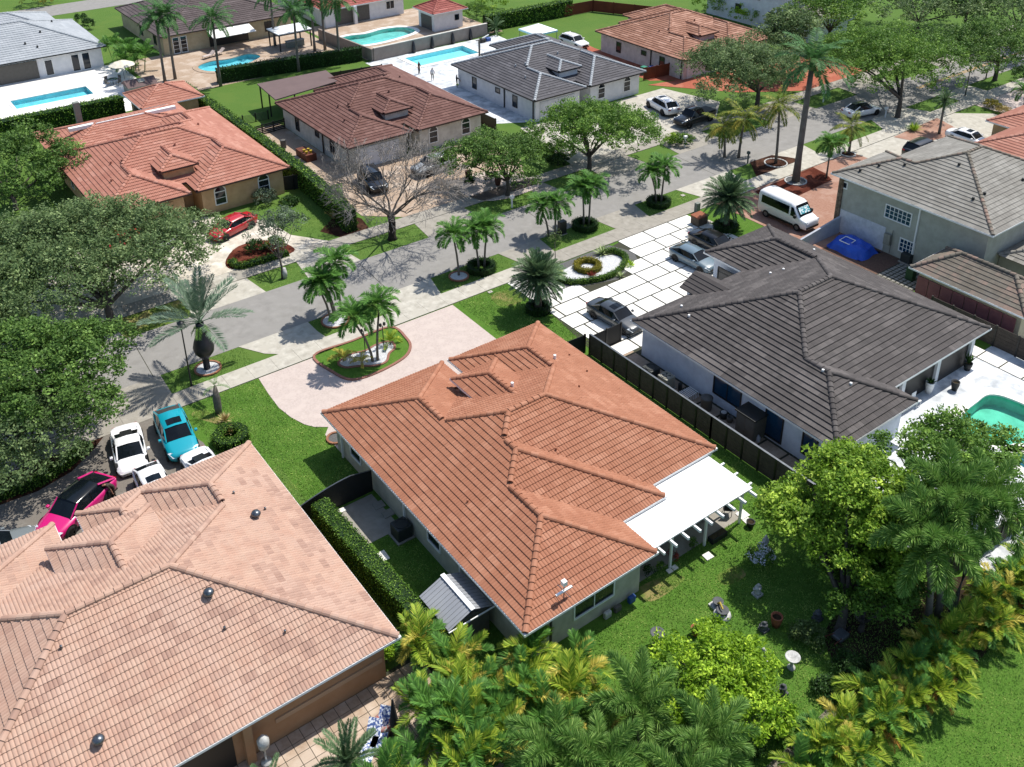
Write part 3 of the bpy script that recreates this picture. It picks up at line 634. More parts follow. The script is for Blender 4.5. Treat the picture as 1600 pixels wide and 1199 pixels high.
window(HT, 20.9, 36, 1.0, 1.2, 1.1, '-x'); window(HT, 20.9, 45, 1.0, 1.2, 1.1, '-x')
for x, y in ((22.2, 27.3), (20.75, 46.6), (20.75, 33.2), (20.75, 39.0)): pchild(MB().box(x - .05, x + .05, y - .05, y + .05, .1, 2.8).build('downspout', 'gutter_white' if x < 21 else 'bark_grey'), HT)
# white insulated patio cover on its posts
E = empty('patio_cover', (33, 29, 0), 'white flat patio cover on slim posts behind the terracotta-roofed house', 'patio cover')
pchild(MB().prism([(29.1, 27.35), (36.9, 27.35), (36.9, 31.35), (32.0, 31.35), (32.0, 30.1), (29.1, 30.1)], 2.6, 2.68).build('roof_panel', 'metal_roof_white'), E)
for k in range(9): pchild(MB().box(29.45 + .9 * k, 29.57 + .9 * k, 26.85, 30.9 if k > 2 else 29.9, 2.42, 2.58).build('rafter', 'gutter_white'), E)
for k in range(4): pchild(MB().box(36.6, 37.3, 27.7 + 1.05 * k, 27.82 + 1.05 * k, 2.425, 2.575).build('rafter', 'gutter_white'), E)
pchild(MB().box(29.1, 36.95, 27.6, 27.75, 2.25, 2.42).build('beam', 'gutter_white'), E)
for k in range(7): pchild(MB().box(29.9 + k * 1.05, 29.93 + k * 1.05, 27.38, 31.3 if k > 2 else 30.05, 2.68, 2.697).build('panel_seam', 'gutter_white'), E)
for x in (30.9, 33.6, 36.5): pchild(MB().box(x - .06, x + .06, 27.62, 27.74, 0, 2.25).build('post', 'gutter_white'), E)
sheet('patio', [(28.6, 27.9), (37.2, 27.9), (37.2, 31.4), (28.6, 31.4)], .02, 'concrete_aged')
# rose-tan house bottom left
RB = [(-5, 15.42, 30.45, 46.1), (8.1, 15.42, 36, 48.1), (-5, 4.1, 36, 48.1), (5.4, 9.35, 40, 48.15), (3.3, 8.5, 36, 45.0, 4.1, .375)]
HB, hipB, wB = house('tile_roof_house', 'peach stucco house with faded blush-pink tile roof at the lower left, many cars in front', RB, 'tile_blush', 'wall_peach', sl=.375,
                     roofkw=dict(tw=.18, tl=.385, amp=.034, lip=.042, kind='barrel', K=4, singles=300, capsingle=True, capr=.17))
dbox(HB, 3.3, 8.5, 40.5, 45.0, 4.1, 'wall_peach'); fascia(HB, 3.3, 8.5, 42.4, 45.0, 4.1, 'gutter_white')
for x, y, t in ((8.6, 36.1, 1), (2.3, 32.6, 1), (12.9, 40.9, 1)): vent(HB, x, y, zroof(hipB, x, y), turbine=True)
for x, y in ((8.6, 34.4), (2.2, 36.9), (13.6, 41.4), (12.6, 43.2), (10.9, 33.0)): vent(HB, x, y, zroof(hipB, x, y), r=.06, h=.22)
pchild(MB().box(9.2, 14.7, 30.94, 31.0, 1.2, 1.45).build('wall_band', 'band_peach'), HB)
window(HB, 3.0, 31.0, .05, 3.4, 2.2, '-y', 'trim_brown', cols=2, name='sliding_door'); 
pchild(MB().box(7.6, 8.0, 30.6, 31.0, 0, 2.85).build('column', 'wall_peach'), HB); pchild(MB().box(4.9, 7.2, 30.98, 31.0, .05, 2.5).build('recess', 'door_dark'), HB)
bt = sheet('back_patio', [(0, 22), (17.0, 22), (17.3, 27.5), (17.3, 31.2), (15, 31.2), (14.6, 31.0), (0, 31.0)], .014, 'joint_dark')
b = MB().box(0, .57, 0, .57, 0, .035); pm = [meshdata('paving_tile', b.v, b.f, 'paver_tan') for _ in (0,)][0]; n = 0
for j in range(14):
    for i in range(22):
        x, y = 4.2 + .6 * i, 22.6 + .6 * j
        if x > 16.6 or n >= 300 or (x < 7 and y < 26): continue
        o = link('paving_tile', pm, bt, (x, y, 0)); o['tv'] = random.random(); n += 1
# dark tiled house at right
RD = [(43.2, 62.75, 28.1, 44.2), (55.0, 62.75, 34, 48.25), (43.2, 51.2, 26.3, 38)]
HD, hipD, wD = house('tile_roof_house', 'white stucco house with charcoal flat-tile roof beside the white slab forecourt', RD, 'tile_charcoal', 'wall_bluewhite', sl=.415,
                     roofkw=dict(tw=.33, tl=.40, amp=.022, lip=.075, kind='wave', K=4, singles=300, capsingle=True, capr=.17))
g = MB(); A = [(49.05, 45.3, 3.05), (50.65, 45.3, 3.95), (52.25, 45.3, 3.05), (49.05, 42.4, 3.05), (50.65, 41.8, 3.95), (52.25, 42.4, 3.05)]
for k in range(5):
    for s_ in (0, 2):
        t0, t1 = k / 5, (k + 1) / 5; L = lambda t, e, h: tuple(A[s_ + e][i] + (A[1 + e][i] - A[s_ + e][i]) * t + (h if i == 2 else 0) for i in range(3))
        g.add([L(t0, 0, .1), L(t0, 3, .1), L(t1, 3, .05), L(t1, 0, .05), L(t0, 0, .02), L(t0, 3, .02)], [(0, 1, 2, 3), (4, 5, 1, 0)])
pchild(g.build('porch_roof', 'tile_charcoal'), HD); pchild(MB().box(49.5, 51.8, 42.5, 44.9, 0, 3.04).build('porch_wall', 'wall_bluewhite'), HD)
pchild(MB().add([(49.5, 45.0, 2.9), (51.8, 45.0, 2.9), (50.65, 45.0, 3.85)], [(0, 1, 2)]).build('gable', 'wall_bluewhite'), HD)
for x, y in ((46.5, 42.6), (45.6, 41.0), (47.0, 30.6), (47.8, 29.0), (54.6, 41.3), (55.6, 40.9), (61.0, 42.2)): vent(HD, x, y, zroof(hipD, x, y), r=.09, h=.2, m='gutter_white')
window(HD, 43.75, 35.4, .9, 2.3, 1.4, '-x', 'trim_dark', 'glass_blue', cols=2); window(HD, 43.75, 31.4, .3, 1.3, 2.0, '-x', 'trim_dark', 'glass_blue'); window(HD, 43.75, 28.6, .7, 1.0, 1.6, '-x', 'trim_dark', 'glass_blue')
pchild(MB().box(55.9, 62.2, 47.7, 47.76, .05, 2.5).build('garage_door', 'door_white'), HD); window(HD, 54.8, 45.7, .1, 1.6, 2.2, '-x', 'trim_dark', name='entry_door')
for x in (53.3, 57.4, 61.6): pchild(MB().box(x - .2, x + .2, 28.45, 28.85, 0, 2.86).build('column', 'wall_white'), HD)
pchild(MB().box(51.9, 62.1, 28.64, 28.66, 0, 2.7).build('painted_porch_shade', 'door_dark'), HD)  # thin dark sheet over the rear wall, its colour standing in for porch shade
# grey two-storey house
RG = [(71, 87, 33.2, 47.0), (71, 79, 38, 48.35)]
HG, hipG, wG = house('two_storey_house', 'two-storey sage green house with light grey tile roof at the right edge', RG, 'tile_grey', 'wall_sage', ze=5.6, sl=.43,
                     roofkw=dict(tw=.4, tl=.40, amp=.012, lip=.05, kind='flat', K=3, singles=300, capsingle=False, capmat='tile_pavilion', capr=.14))
roof(HG, [Hip(73.5, 88, 26.8, 33.6, 2.9, .4)], 'tile_grey', tw=.4, tl=.4, amp=.012, lip=.05, kind='flat', K=3); pchild(MB().box(74, 87.5, 27.4, 33.7, 0, 2.86).build('lower_wall', 'wall_sage'), HG)
for x, y in ((72.2, 46.4), (73.4, 45.4), (74.4, 43.6), (73.5, 36.6), (74.6, 36.3), (76.3, 39.8), (80, 36)): vent(HG, x, y, zroof(hipG, x, y), r=.12, h=.25, m='plastic_dark')
window(HG, 71.55, 41.7, 3.3, 2.4, 1.1, '-x', 'frame_white', 'glass_blue', cols=6, rows=3); window(HG, 71.55, 40.4, .8, 1.3, 1.1, '-x', 'frame_white', 'glass_blue', cols=4, rows=3); window(HG, 71.55, 47.4, 4.4, .7, .5, '-x', 'frame_white')
pchild(MB().box(71.5, 71.56, 42.6, 47.3, .05, 2.3).build('garage_door', 'door_white'), HG)
pchild(MB().box(71.4, 71.54, 39.7, 39.82, .1, 5.5).build('downspout', 'gutter_white'), HG)
for k in range(14):
    for j in range(2): o = pchild(MB().box(71.4, 71.55 + .0, 47.36 + .24 * j, 47.58 + .24 * j, .05 + .38 * k, .4 + .38 * k).build('veneer_stone', 'stone_veneer'), HG); o['tv'] = random.random()
RP = [(66.1, 71.2, 27.2, 36.7)]
HP, hipP, wP = house('pool_house', 'small pavilion with weathered brown-grey tile roof and rose-coloured side panels', RP, 'tile_pavilion', 'wall_beige', sl=.59, roofkw=dict(tw=.33, tl=.38, amp=.02, lip=.045, kind='wave', K=4, capsingle=True, capr=.16, singles=200))
HP['category'] = 'pavilion'
for k in range(8): o = pchild(MB().box(66.55, 66.62, 28.1 + 1.02 * k, 29.06 + 1.02 * k, .1, 2.2).build('side_panel', 'wall_rosepanel'), HP); o['tv'] = random.random()
# houses across the street: the same plan turned round
def across(name, label, x0, yf, W, tile, wall, gut, frame, group='same-plan houses across the street', tw=.3, kind='double', capmat=None, wins=True):
    R = plan(x0, yf, True, W); k = W / 17.2; dx0, dx1 = x0 + W - 10.95 * k, x0 + W - 7.45 * k
    R = R + [(dx0, dx1, yf + 3.45, yf + 11.6, 4.2, .39)]
    E, hips, wl = house(name, label, R, tile, wall, sl=.39, gut=gut, roofkw=dict(tw=tw, tl=.40, amp=.026 if kind != 'flat' else .012, lip=.055, kind=kind, K=4, capsingle=False, capmat=capmat, capr=.17))
    pchild(MB().box(dx0 + .35, dx1 - .35, yf + 3.8, yf + 7.5, 2.6, 4.17).build('dormer_wall', wall), E); fascia(E, dx0, dx1, yf + 3.45, yf + 6.6, 4.2, gut)
    xl, xr = x0 + W - 8.95 * k, x0 + W
    if wins:
        for xx in (xl + 2.3, xr - 2.6): window(E, xx, yf + .55, .8, 1.0, 1.2, '-y', 'frame_white', 'glass', cols=1, rows=2, arch=True)
        pchild(MB().box(x0 + 1.2, x0 + 6.4, yf + .48, yf + .56, .05, 2.3).build('garage_door', 'door_white' if wall != 'wall_buff' else 'wall_buff'), E)
    for yy in (4.5, 8, 13): window(E, x0 + .55, yf + yy, .8 if yy != 8 else 1.6, .8, 1.3 if yy != 8 else .5, '-x', frame, 'glass')
    for yy in (.8, 6.5): pchild(MB().box(x0 + .38, x0 + .5, yf + yy, yf + yy + .1, .1, 2.8).build('downspout', frame), E)
    for x, y in ((x0 + 4.2, yf + 7.3), (x0 + 3.4, yf + 8.2), (x0 + 9.5, yf + 7.6), (x0 + 2.4, yf + 4.9), (x0 + 13.5, yf + 12)): vent(E, x, y, zroof(hips, x, y), r=.1, h=.3, m=capmat or tile)
    return E, hips
HO, hipO = across('tile_roof_house', 'buff house with coral orange tile roof at the upper left, red car in front', 17.5, 85.1, 17.9, 'tile_coral', 'wall_buff', 'trim_brown', 'frame_white')
HR, hipR = across('tile_roof_house', 'off-white house with brown tile roof behind the leafless tree', 42.1, 85.8, 17.6, 'tile_brown', 'wall_offwhite', 'trim_brown', 'trim_brown')
HK, hipK = across('tile_roof_house', 'white house with slate grey roof and dark trim next to a rectangular pool', 66.0, 85.35, 17.45, 'tile_slate', 'wall_white', 'trim_dark', 'trim_dark', kind='flat', capmat='tile_pale')
HS, hipS = across('tile_roof_house', 'pinkish white house with salmon tile roof and red paved drive behind the street oaks', 90.4, 85.6, 17.4, 'tile_salmon', 'wall_pinkwhite', 'trim_brown', 'trim_dark', kind='flat')
roof(HO, [Hip(17.5, 33, 99.5, 110.1, 2.9, .3)], 'tile_coral', tw=.3, tl=.4, amp=.03, lip=.045, kind='double', K=4); pchild(MB().box(18.0, 32.4, 103, 109.5, 0, 2.86).build('rear_wall', 'wall_buff'), HO)
pchild(MB().box(20.0, 31.2, 104.5, 105.0, 4.2, 4.54).build('skylight_strip', 'metal_roof_white'), HO)
pchild(MB().box(22.1, 22.7, 110.3, 110.9, 0, 5.2).build('flue', 'concrete_post'), HO)
HOp, h_, w_ = house('pool_house', 'little hip-roofed coral tile pavilion behind the buff house, beside the long hedge', [(29.1, 36.4, 110.5, 117)], 'tile_coral', 'wall_buff', sl=.42, roofkw=dict(tw=.3, tl=.4, amp=.03, lip=.045, kind='double', K=4)); HOp['category'] = 'pavilion'
pchild(MB().box(29.62, 29.7, 112, 115.6, .1, 2.2).build('opening', 'door_dark'), HOp)
E = empty('patio_cover', (47, 107, 0), 'flat brown membrane patio roof joined to the brown-roofed house', 'patio cover')
pchild(MB().prism([(42.4, 103.7), (51.4, 105.3), (52.0, 109.9), (43.0, 110.3)], 2.92, 3.05).build('roof_panel', 'membrane_brown'), E)
for x, y in ((43.2, 110), (47.5, 110), (51.7, 109.6), (42.8, 106.5)): pchild(MB().box(x - .07, x + .07, y - .07, y + .07, 0, 2.92).build('post', 'trim_dark'), E)
# houses one row further back
HW, hW, w_ = house('tile_roof_house', 'white house with pale grey tile roof and a long pool, top left corner', [(8, 33.3, 138.3, 155), (10, 31.3, 149, 162)], 'tile_pale', 'wall_white', sl=.36, gut='trim_dark', roofkw=dict(tw=.4, tl=.5, amp=.012, lip=.05, kind='flat', K=3))
pchild(MB().box(13.5, 24.4, 138.7, 138.8, .1, 2.5).build('lanai_opening', 'tub_grey'), HW); window(HW, 25.8, 138.85, .2, .9, 2.0, '-y', 'frame_white'); 
for x in (29.2, 30.6): window(HW, x, 138.85, .1, .9, 2.2, '-y', 'frame_white')
for x, y in ((24, 141.5), (26.5, 143.5), (25.2, 140.4), (29.5, 150)): vent(HW, x, y, zroof(hW, x, y), r=.12, h=.3, m='plastic_dark')
HTB, hTB, w_ = house('tile_roof_house', 'beige house with taupe tile roof behind the tall palms, top edge', [(40.5, 61, 137.8, 158)], 'tile_taupe', 'wall_beige', sl=.34, gut='trim_brown', roofkw=dict(tw=.4, tl=.5, amp=.012, lip=.05, kind='flat', K=3))
for x in (42.8, 43.9): window(HTB, x, 138.35, .1, .8, 2.2, '-y', 'frame_white', rows=4)
pchild(MB().box(47.6, 53.5, 138.2, 138.3, .1, 2.5).build('lanai_opening', 'door_dark'), HTB); window(HTB, 57.0, 138.35, .9, 1.4, 1.3, '-y', 'trim_dark', cols=3)
pchild(MB().add([(47.2, 138.1, 2.75), (53.6, 138.1, 2.75), (53.6, 135.2, 2.1), (47.2, 135.2, 2.1), (47.2, 138.1, 2.7), (53.6, 138.1, 2.7), (53.6, 135.2, 2.05), (47.2, 135.2, 2.05)], [(3, 2, 1, 0), (4, 5, 6, 7), (0, 1, 5, 4), (1, 2, 6, 5), (2, 3, 7, 6), (3, 0, 4, 7)]).build('awning', 'deck_white'), HTB)
for x in (41.05,): 
    for y in (142, 148): window(HTB, x, y, .9, 1.0, 1.2, '-x', 'trim_dark')
HTW, hTW, w_ = house('tile_roof_house', 'white house with rose tile roof mostly beyond the top edge, pool in front', [(65, 80, 136.6, 155)], 'tile_rose', 'wall_white', sl=.36, roofkw=dict(tw=.4, tl=.5, amp=.02, lip=.05, kind='wave', K=3))
pchild(MB().box(67.3, 73.2, 137.06, 137.12, .1, 2.5).build('lanai_opening', 'tub_grey'), HTW); window(HTW, 77, 137.15, 1.2, 1.4, 1.2, '-y', 'frame_white', cols=2)
for x in (70.4,): pchild(MB().box(x - .25, x + .25, 136.3, 136.8, 0, 2.8).build('column', 'wall_white'), HTW)
HGZ, hGZ, w_ = house('gazebo', 'small white poolside gazebo with rose tile roof and arched opening', [(77.0, 83.2, 124.4, 130)], 'tile_rose', 'wall_white', sl=.5, roofkw=dict(tw=.4, tl=.45, amp=.02, lip=.05, kind='wave', K=3)); HGZ['category'] = 'gazebo'
pchild(MB().box(77.5, 77.6, 125.7, 128.7, .05, 2.2).build('arched_opening', 'tub_grey'), HGZ); window(HGZ, 81.6, 124.95, 1.3, .6, .7, '-y', 'trim_dark')
HWH, hWH, w_ = house('two_storey_house', 'white two-storey house with dark window at the top edge behind the oaks', [(117.2, 134, 90, 108)], 'tile_slate', 'wall_bluewhite', ze=6, sl=.4, roofkw=dict(tw=.4, tl=.5, amp=.012, lip=.05, kind='flat', K=3))
roof(HWH, [Hip(116.2, 126.5, 86.3, 92.2, 3.2, .45)], 'tile_grey', tw=.4, tl=.45, amp=.012, lip=.05, kind='flat', K=3); pchild(MB().box(116.8, 126, 86.9, 91, 0, 3.15).build('garage_wall', 'wall_bluewhite'), HWH)
window(HWH, 117.75, 94.5, 1.4, 1.2, 1.3, '-x', 'trim_dark'); window(HWH, 117.75, 101, 1.4, 1.0, 1.3, '-x', 'trim_dark'); window(HWH, 117.75, 97.5, 4.2, 1.0, 1.2, '-x', 'trim_dark')
HOR, hOR, w_ = house('tile_roof_house', 'house with orange tile roof cut off by the right edge beside the pale driveway', [(93.8, 111, 31, 47.8), (100.9, 110, 40, 50.6)], 'tile_coral', 'wall_buff', sl=.39, roofkw=dict(tw=.3, tl=.4, amp=.03, lip=.045, kind='double', K=4))

# ---------------------------------------------------------------- plants
def quads(P, D, N, L, W):
    """leaf quads: base points, directions, side vectors"""
    s = np.cross(D, N); s /= np.linalg.norm(s, axis=1)[:, None] + 1e-9
    a = P; b = P + D * (L * .45)[:, None] + s * (W / 2)[:, None]; c = P + D * L[:, None]; d = P + D * (L * .45)[:, None] - s * (W / 2)[:, None]
    v = np.stack([a, b, c, d], 1).reshape(-1, 3); f = np.arange(len(P) * 4).reshape(-1, 4); return v, f
def rdir(n): d = rng.standard_normal((n, 3)); return d / np.linalg.norm(d, axis=1)[:, None]
def crown_mesh(name, blobs, n, size, m, clump=.55, up=.35, aspect=.5):
    """blobs: ellipsoids (x,y,z,rx,ry,rz); leaves sit in small clumps spread through the outer half of each"""
    vol = np.array([(b[3] * b[4] * b[5]) ** .67 for b in blobs]); k = rng.choice(len(blobs), max(20, n // 34), p=vol / vol.sum()); B = np.array(blobs)[k]
    d = rdir(len(k)); d[:, 2] = np.where(d[:, 2] < -.45, -d[:, 2] * .5, d[:, 2]); r = rng.uniform(.55, 1.0, len(k)) ** .6
    cen = B[:, :3] + d * B[:, 3:] * r[:, None]; ctv = np.clip(rng.normal(.42, .2, len(k)), 0, 1); cr = clump * rng.uniform(.6, 1.25, len(k))
    j = rng.integers(0, len(k), n); q = rdir(n) * (rng.uniform(.25, 1, n) ** .5)[:, None]; P = cen[j] + q * (cr[j])[:, None] * np.array([1, 1, .7])
    D = rdir(n) + d[j] * .5; D[:, 2] *= .6; D /= np.linalg.norm(D, axis=1)[:, None]
    N = rdir(n) * .7 + np.array([0, 0, up]) + d[j] * .55
    v, f = quads(P - D * size * .5, D, N, size * rng.uniform(.7, 1.3, n), size * aspect * rng.uniform(.7, 1.3, n))
    return meshdata(name, v, f, m, np.clip(ctv[j] + rng.normal(0, .13, n), 0, 1))
def limbs(base, top, r, tips, bark, lean=(0, 0)):
    b = MB(); x, y = base; T = Vector((x + lean[0], y + lean[1], top)); mid = Vector((x + lean[0] * .4 + .08, y + lean[1] * .4, top * .5))
    b.tube([(x, y, -.1), (x, y, .15), tuple(mid), tuple(T)], [r * 1.5, r * 1.1, r * .9, r * .75], 9)
    for t in tips:
        t = Vector(t); m1 = T.lerp(t, .45) + Vector((random.uniform(-.3, .3), random.uniform(-.3, .3), .15)); b.tube([tuple(T - Vector((0, 0, .25))), tuple(m1), tuple(t)], [r * .55, r * .35, r * .1], 6)
    return b
def tree(name, label, base, top, r, blobs, n, size, m, bark='bark_grey', cat='tree', group=None, lean=(0, 0), **kw):
    E = empty(name, (*base, 0), label, cat, group)
    tips = [(b[0], b[1], b[2]) for b in blobs][:9]
    pchild(limbs(base, top, r, tips, bark, lean).build('trunk', bark, smooth=True), E)
    o = pchild(link('crown', crown_mesh('crown', blobs, n, size, m, **kw)), E); return E
def dome(c, R, H, z, n, seed, sub=.5):
    """spread n sub-ellipsoids over a dome-shaped crown"""
    rs = np.random.default_rng(seed); out = [(c[0], c[1], z + H * .42, R * .52, R * .52, H * .38)]
    for k in range(n):
        a = 2 * math.pi * (k + rs.uniform(-.3, .3)) / n * 2.4; q = R * (.3 + .62 * rs.random()); zz = z + H * (.28 + .5 * (1 - (q / R) ** 2) * rs.uniform(.6, 1.1))
        s = R * sub * rs.uniform(.45, 1.15); out.append((c[0] + q * math.cos(a), c[1] + q * math.sin(a), zz, s, s, s * .62))
    return out
def shrub(name, label, x, y, r, h, m, n=900, size=.11, cat='shrub', group=None, z=0., clump=.22, **kw):
    E = empty(name, (x, y, z), label, cat, group); b = MB().tube([(x, y, z - .05), (x, y, z + h * .5)], [.04, .02], 5); pchild(b.build('stem', 'bark_grey'), E)
    pchild(link('foliage', crown_mesh('foliage', [(x, y, z + h * .5, r, r, h * .5)], n, size, m, clump=clump, **kw)), E); return E
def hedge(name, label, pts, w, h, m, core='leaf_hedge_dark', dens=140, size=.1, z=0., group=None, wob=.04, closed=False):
    """clipped hedge along a line: leafy shell round a dark core"""
    E = empty(name, (*pts[0], z), label, 'hedge', group); P = []; D = []
    seg = list(zip(pts, pts[1:] + (pts[:1] if closed else []))) if closed else list(zip(pts, pts[1:])); core_b = MB()
    for (x0, y0), (x1, y1) in seg:
        L = math.hypot(x1 - x0, y1 - y0)
        if L < 1e-3: continue
        t = np.array([(x1 - x0) / L, (y1 - y0) / L, 0]); s = np.array([-t[1], t[0], 0]); n = int(L * (w + 2 * h) * dens * .8)
        u = rng.uniform(0, w + 2 * h, n); a = rng.uniform(0, L, n)
        off = np.where(u < h, -w / 2, np.where(u < h + w, u - h - w / 2, w / 2)); zz = np.where(u < h, u, np.where(u < h + w, h, w + 2 * h - u)); zz = zz + rng.normal(0, wob, n); off = off + rng.normal(0, wob, n)
        nn = np.where((u < h)[:, None], -s, np.where((u < h + w)[:, None], np.array([0, 0, 1.]), s))
        P.append(np.array([x0, y0, z]) + t * a[:, None] + s * off[:, None] + np.array([0, 0, 1]) * zz[:, None]); D.append(nn)
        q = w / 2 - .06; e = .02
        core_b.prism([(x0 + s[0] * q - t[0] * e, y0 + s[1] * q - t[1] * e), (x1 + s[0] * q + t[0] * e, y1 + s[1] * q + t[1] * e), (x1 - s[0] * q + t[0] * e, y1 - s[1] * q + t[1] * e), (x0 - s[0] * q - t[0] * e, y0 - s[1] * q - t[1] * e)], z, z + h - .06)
        if not closed:
            for (ex, ey, sg) in ((x0, y0, -1), (x1, y1, 1)):
                n2 = int(w * h * dens); P.append(np.array([ex, ey, z]) + s * rng.uniform(-w / 2, w / 2, n2)[:, None] + np.array([0, 0, 1]) * rng.uniform(0, h, n2)[:, None]); D.append(np.tile(t * sg, (n2, 1)))
    P = np.concatenate(P); Nn = np.concatenate(D); n = len(P); d = rdir(n) + Nn * .5; d /= np.linalg.norm(d, axis=1)[:, None]
    v, f = quads(P - d * size * .4, d, Nn + rdir(n) * .6, size * rng.uniform(.7, 1.4, n), size * .6 * rng.uniform(.7, 1.3, n))
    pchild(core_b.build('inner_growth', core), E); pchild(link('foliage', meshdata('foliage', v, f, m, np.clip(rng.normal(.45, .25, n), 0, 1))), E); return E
def frond_mesh(name, L, e0, e1, nl, ll, lw, m, vee=.5, fwd=.6, droop=.25, plume=False, petiole=.12, rr=.02, twist=0.):
    """one feather leaf along +x; e0,e1 start and end elevation (deg)"""
    t = np.linspace(0, 1, 12); ang = np.radians(e0 + (e1 - e0) * t ** 1.2); ds = L / 11
    x = np.concatenate([[0], np.cumsum(np.cos(ang[:-1]) * ds)]); z = np.concatenate([[0], np.cumsum(np.sin(ang[:-1]) * ds)])
    b = MB(); b.tube([(x[i], 0, z[i]) for i in range(0, 12)], [rr * (1 - .85 * i / 11) for i in range(12)], 4, cap=False)
    RV = np.array(b.v); RF = np.array([f for f in b.f if len(f) == 4])
    u = np.repeat(np.linspace(petiole, .995, nl), 2); sg = np.tile([1, -1], nl); n = len(u); u = np.clip(u + rng.normal(0, .004, n), 0, 1)
    P = np.stack([np.interp(u, t, x), np.zeros(n), np.interp(u, t, z)], 1); a = np.interp(u, t, ang); T = np.stack([np.cos(a), 0 * a, np.sin(a)], 1); U = np.stack([-np.sin(a), 0 * a, np.cos(a)], 1); Sd = np.array([0, 1., 0])
    if plume: th = rng.uniform(-.9, math.pi + .9, n); side = np.cos(th)[:, None] * Sd + np.sin(th)[:, None] * U
    else: v_ = vee + rng.normal(0, .12, n); side = (sg * np.cos(v_))[:, None] * Sd + np.sin(v_)[:, None] * U
    D = side + T * (fwd + .5 * u)[:, None]; D[:, 2] -= droop * (.4 + .6 * rng.random(n)); D /= np.linalg.norm(D, axis=1)[:, None]
    prof = np.interp(u, [0, .15, .5, .85, 1], [.55, .85, 1, .75, .35]); le = ll * prof * rng.uniform(.85, 1.12, n)
    v, f = quads(P, D, U + .3 * rdir(n) if not plume else rdir(n), le, np.full(n, lw))
    V = np.concatenate([RV, v]); F = np.concatenate([RF, f + len(RV)]); return meshdata(name, V, F, m, np.concatenate([np.full(len(RF), .7), np.clip(rng.normal(.45, .22, n), 0, 1)]))
FR = {}
def frset(key, m, L, specs, nl, ll, lw, **kw): FR[key] = [frond_mesh('frond', L, e0, e1, nl, ll, lw, m, **kw) for e0, e1 in specs]
frset('adonidia', 'frond_green', 1.9, [(66, -20), (48, -45), (28, -68), (8, -80)], 34, .66, .085, vee=.45, fwd=.55, droop=.25)
frset('date', 'frond_date', 2.3, [(78, 45), (55, 15), (32, -5), (10, -30), (-14, -55)], 52, .46, .055, vee=.35, fwd=.75, droop=.05, petiole=.06)
frset('royal', 'frond_royal', 3.6, [(65, 0), (42, -35), (18, -60), (-8, -72)], 60, .8, .085, vee=.2, fwd=.4, droop=.45)
frset('coco', 'frond_coco', 3.3, [(62, -5), (38, -35), (10, -62), (-18, -78)], 46, .8, .08, vee=.1, fwd=.5, droop=.55)
frset('coco_y', 'frond_yellow', 3.0, [(20, -60), (-25, -82)], 30, .7, .06, vee=.1, fwd=.5, droop=.6)
frset('fox', 'frond_fox', 2.7, [(68, -5), (48, -42), (25, -70), (0, -85)], 260, .62, .042, plume=True, fwd=.45, droop=.12, petiole=.1)
frset('areca', 'frond_areca', 2.0, [(76, 10), (58, -20), (38, -45), (20, -55)], 34, .62, .07, vee=.6, fwd=.65, droop=.15)
frset('areca_y', 'frond_yellow', 1.9, [(55, -25), (35, -50)], 30, .58, .065, vee=.5, fwd=.65, droop=.2)
frset('dead', 'frond_dead', 1.8, [(0, -70), (-30, -85)], 22, .5, .045, vee=.2, fwd=.7, droop=.5)
frset('areca_g', 'frond_green', 2.0, [(74, 5), (52, -25), (30, -50)], 34, .62, .07, vee=.55, fwd=.65, droop=.2)
frset('wine', 'frond_wine', 4.3, [(78, 62), (52, 30), (30, 2), (12, -22)], 64, .85, .065, vee=.35, fwd=.7, droop=.05, petiole=.22, rr=.035)
frset('skirt', 'frond_fox', 1.2, [(-30, -70), (-60, -85)], 26, .5, .04, vee=.1, fwd=.7, droop=.3)
frset('pygmy', 'frond_green', 1.3, [(70, 0), (40, -40), (15, -60)], 30, .28, .025, vee=.3, fwd=.6, droop=.15)
TR = {}
def palm(name, label, base, h, kind, nf, r=.1, lean=(0, 0), shaft=True, sc=1., bark='bark_palm', group=None, fat=None, extra=(), cat='palm', z0=0.):
    E = empty(name, (*base, z0), label, cat, group); x, y = base; T = (lean[0], lean[1], h)
    pts = [(0, 0, -.1), (lean[0] * .1, lean[1] * .1, h * .25), (lean[0] * .4, lean[1] * .4, h * .6), T]
    b = MB().tube(pts, [r * 1.45, r * 1.05, r, r * .85] if fat is None else fat, 9); b.build('trunk', bark, E, smooth=True)
    zt = h
    if shaft: MB().tube([T, (T[0] * 1.04, T[1] * 1.04, h + .35 * sc), (T[0] * 1.06, T[1] * 1.06, h + .8 * sc)], [r * 1.05, r * 1.15, r * .45], 8).build('crownshaft', 'crownshaft', E, smooth=True); zt = h + .65 * sc
    ms = FR[kind]; g = 2.39996; a0 = random.random() * 6.28
    for k in range(nf):
        q = k / max(1, nf - 1); me = ms[min(len(ms) - 1, int(q * len(ms)))]
        o = link('frond', me, E, (T[0], T[1], zt), rot=(random.uniform(-.12, .12), random.uniform(-.1, .1), a0 + k * g), sc=sc * random.uniform(.88, 1.08))
    for kk, n in extra:
        for k in range(n):
            me = random.choice(FR[kk]); link('frond', me, E, (T[0], T[1], zt - .1), rot=(0, random.uniform(-.1, .1), random.random() * 6.28), sc=sc * random.uniform(.8, 1.05))
    return E
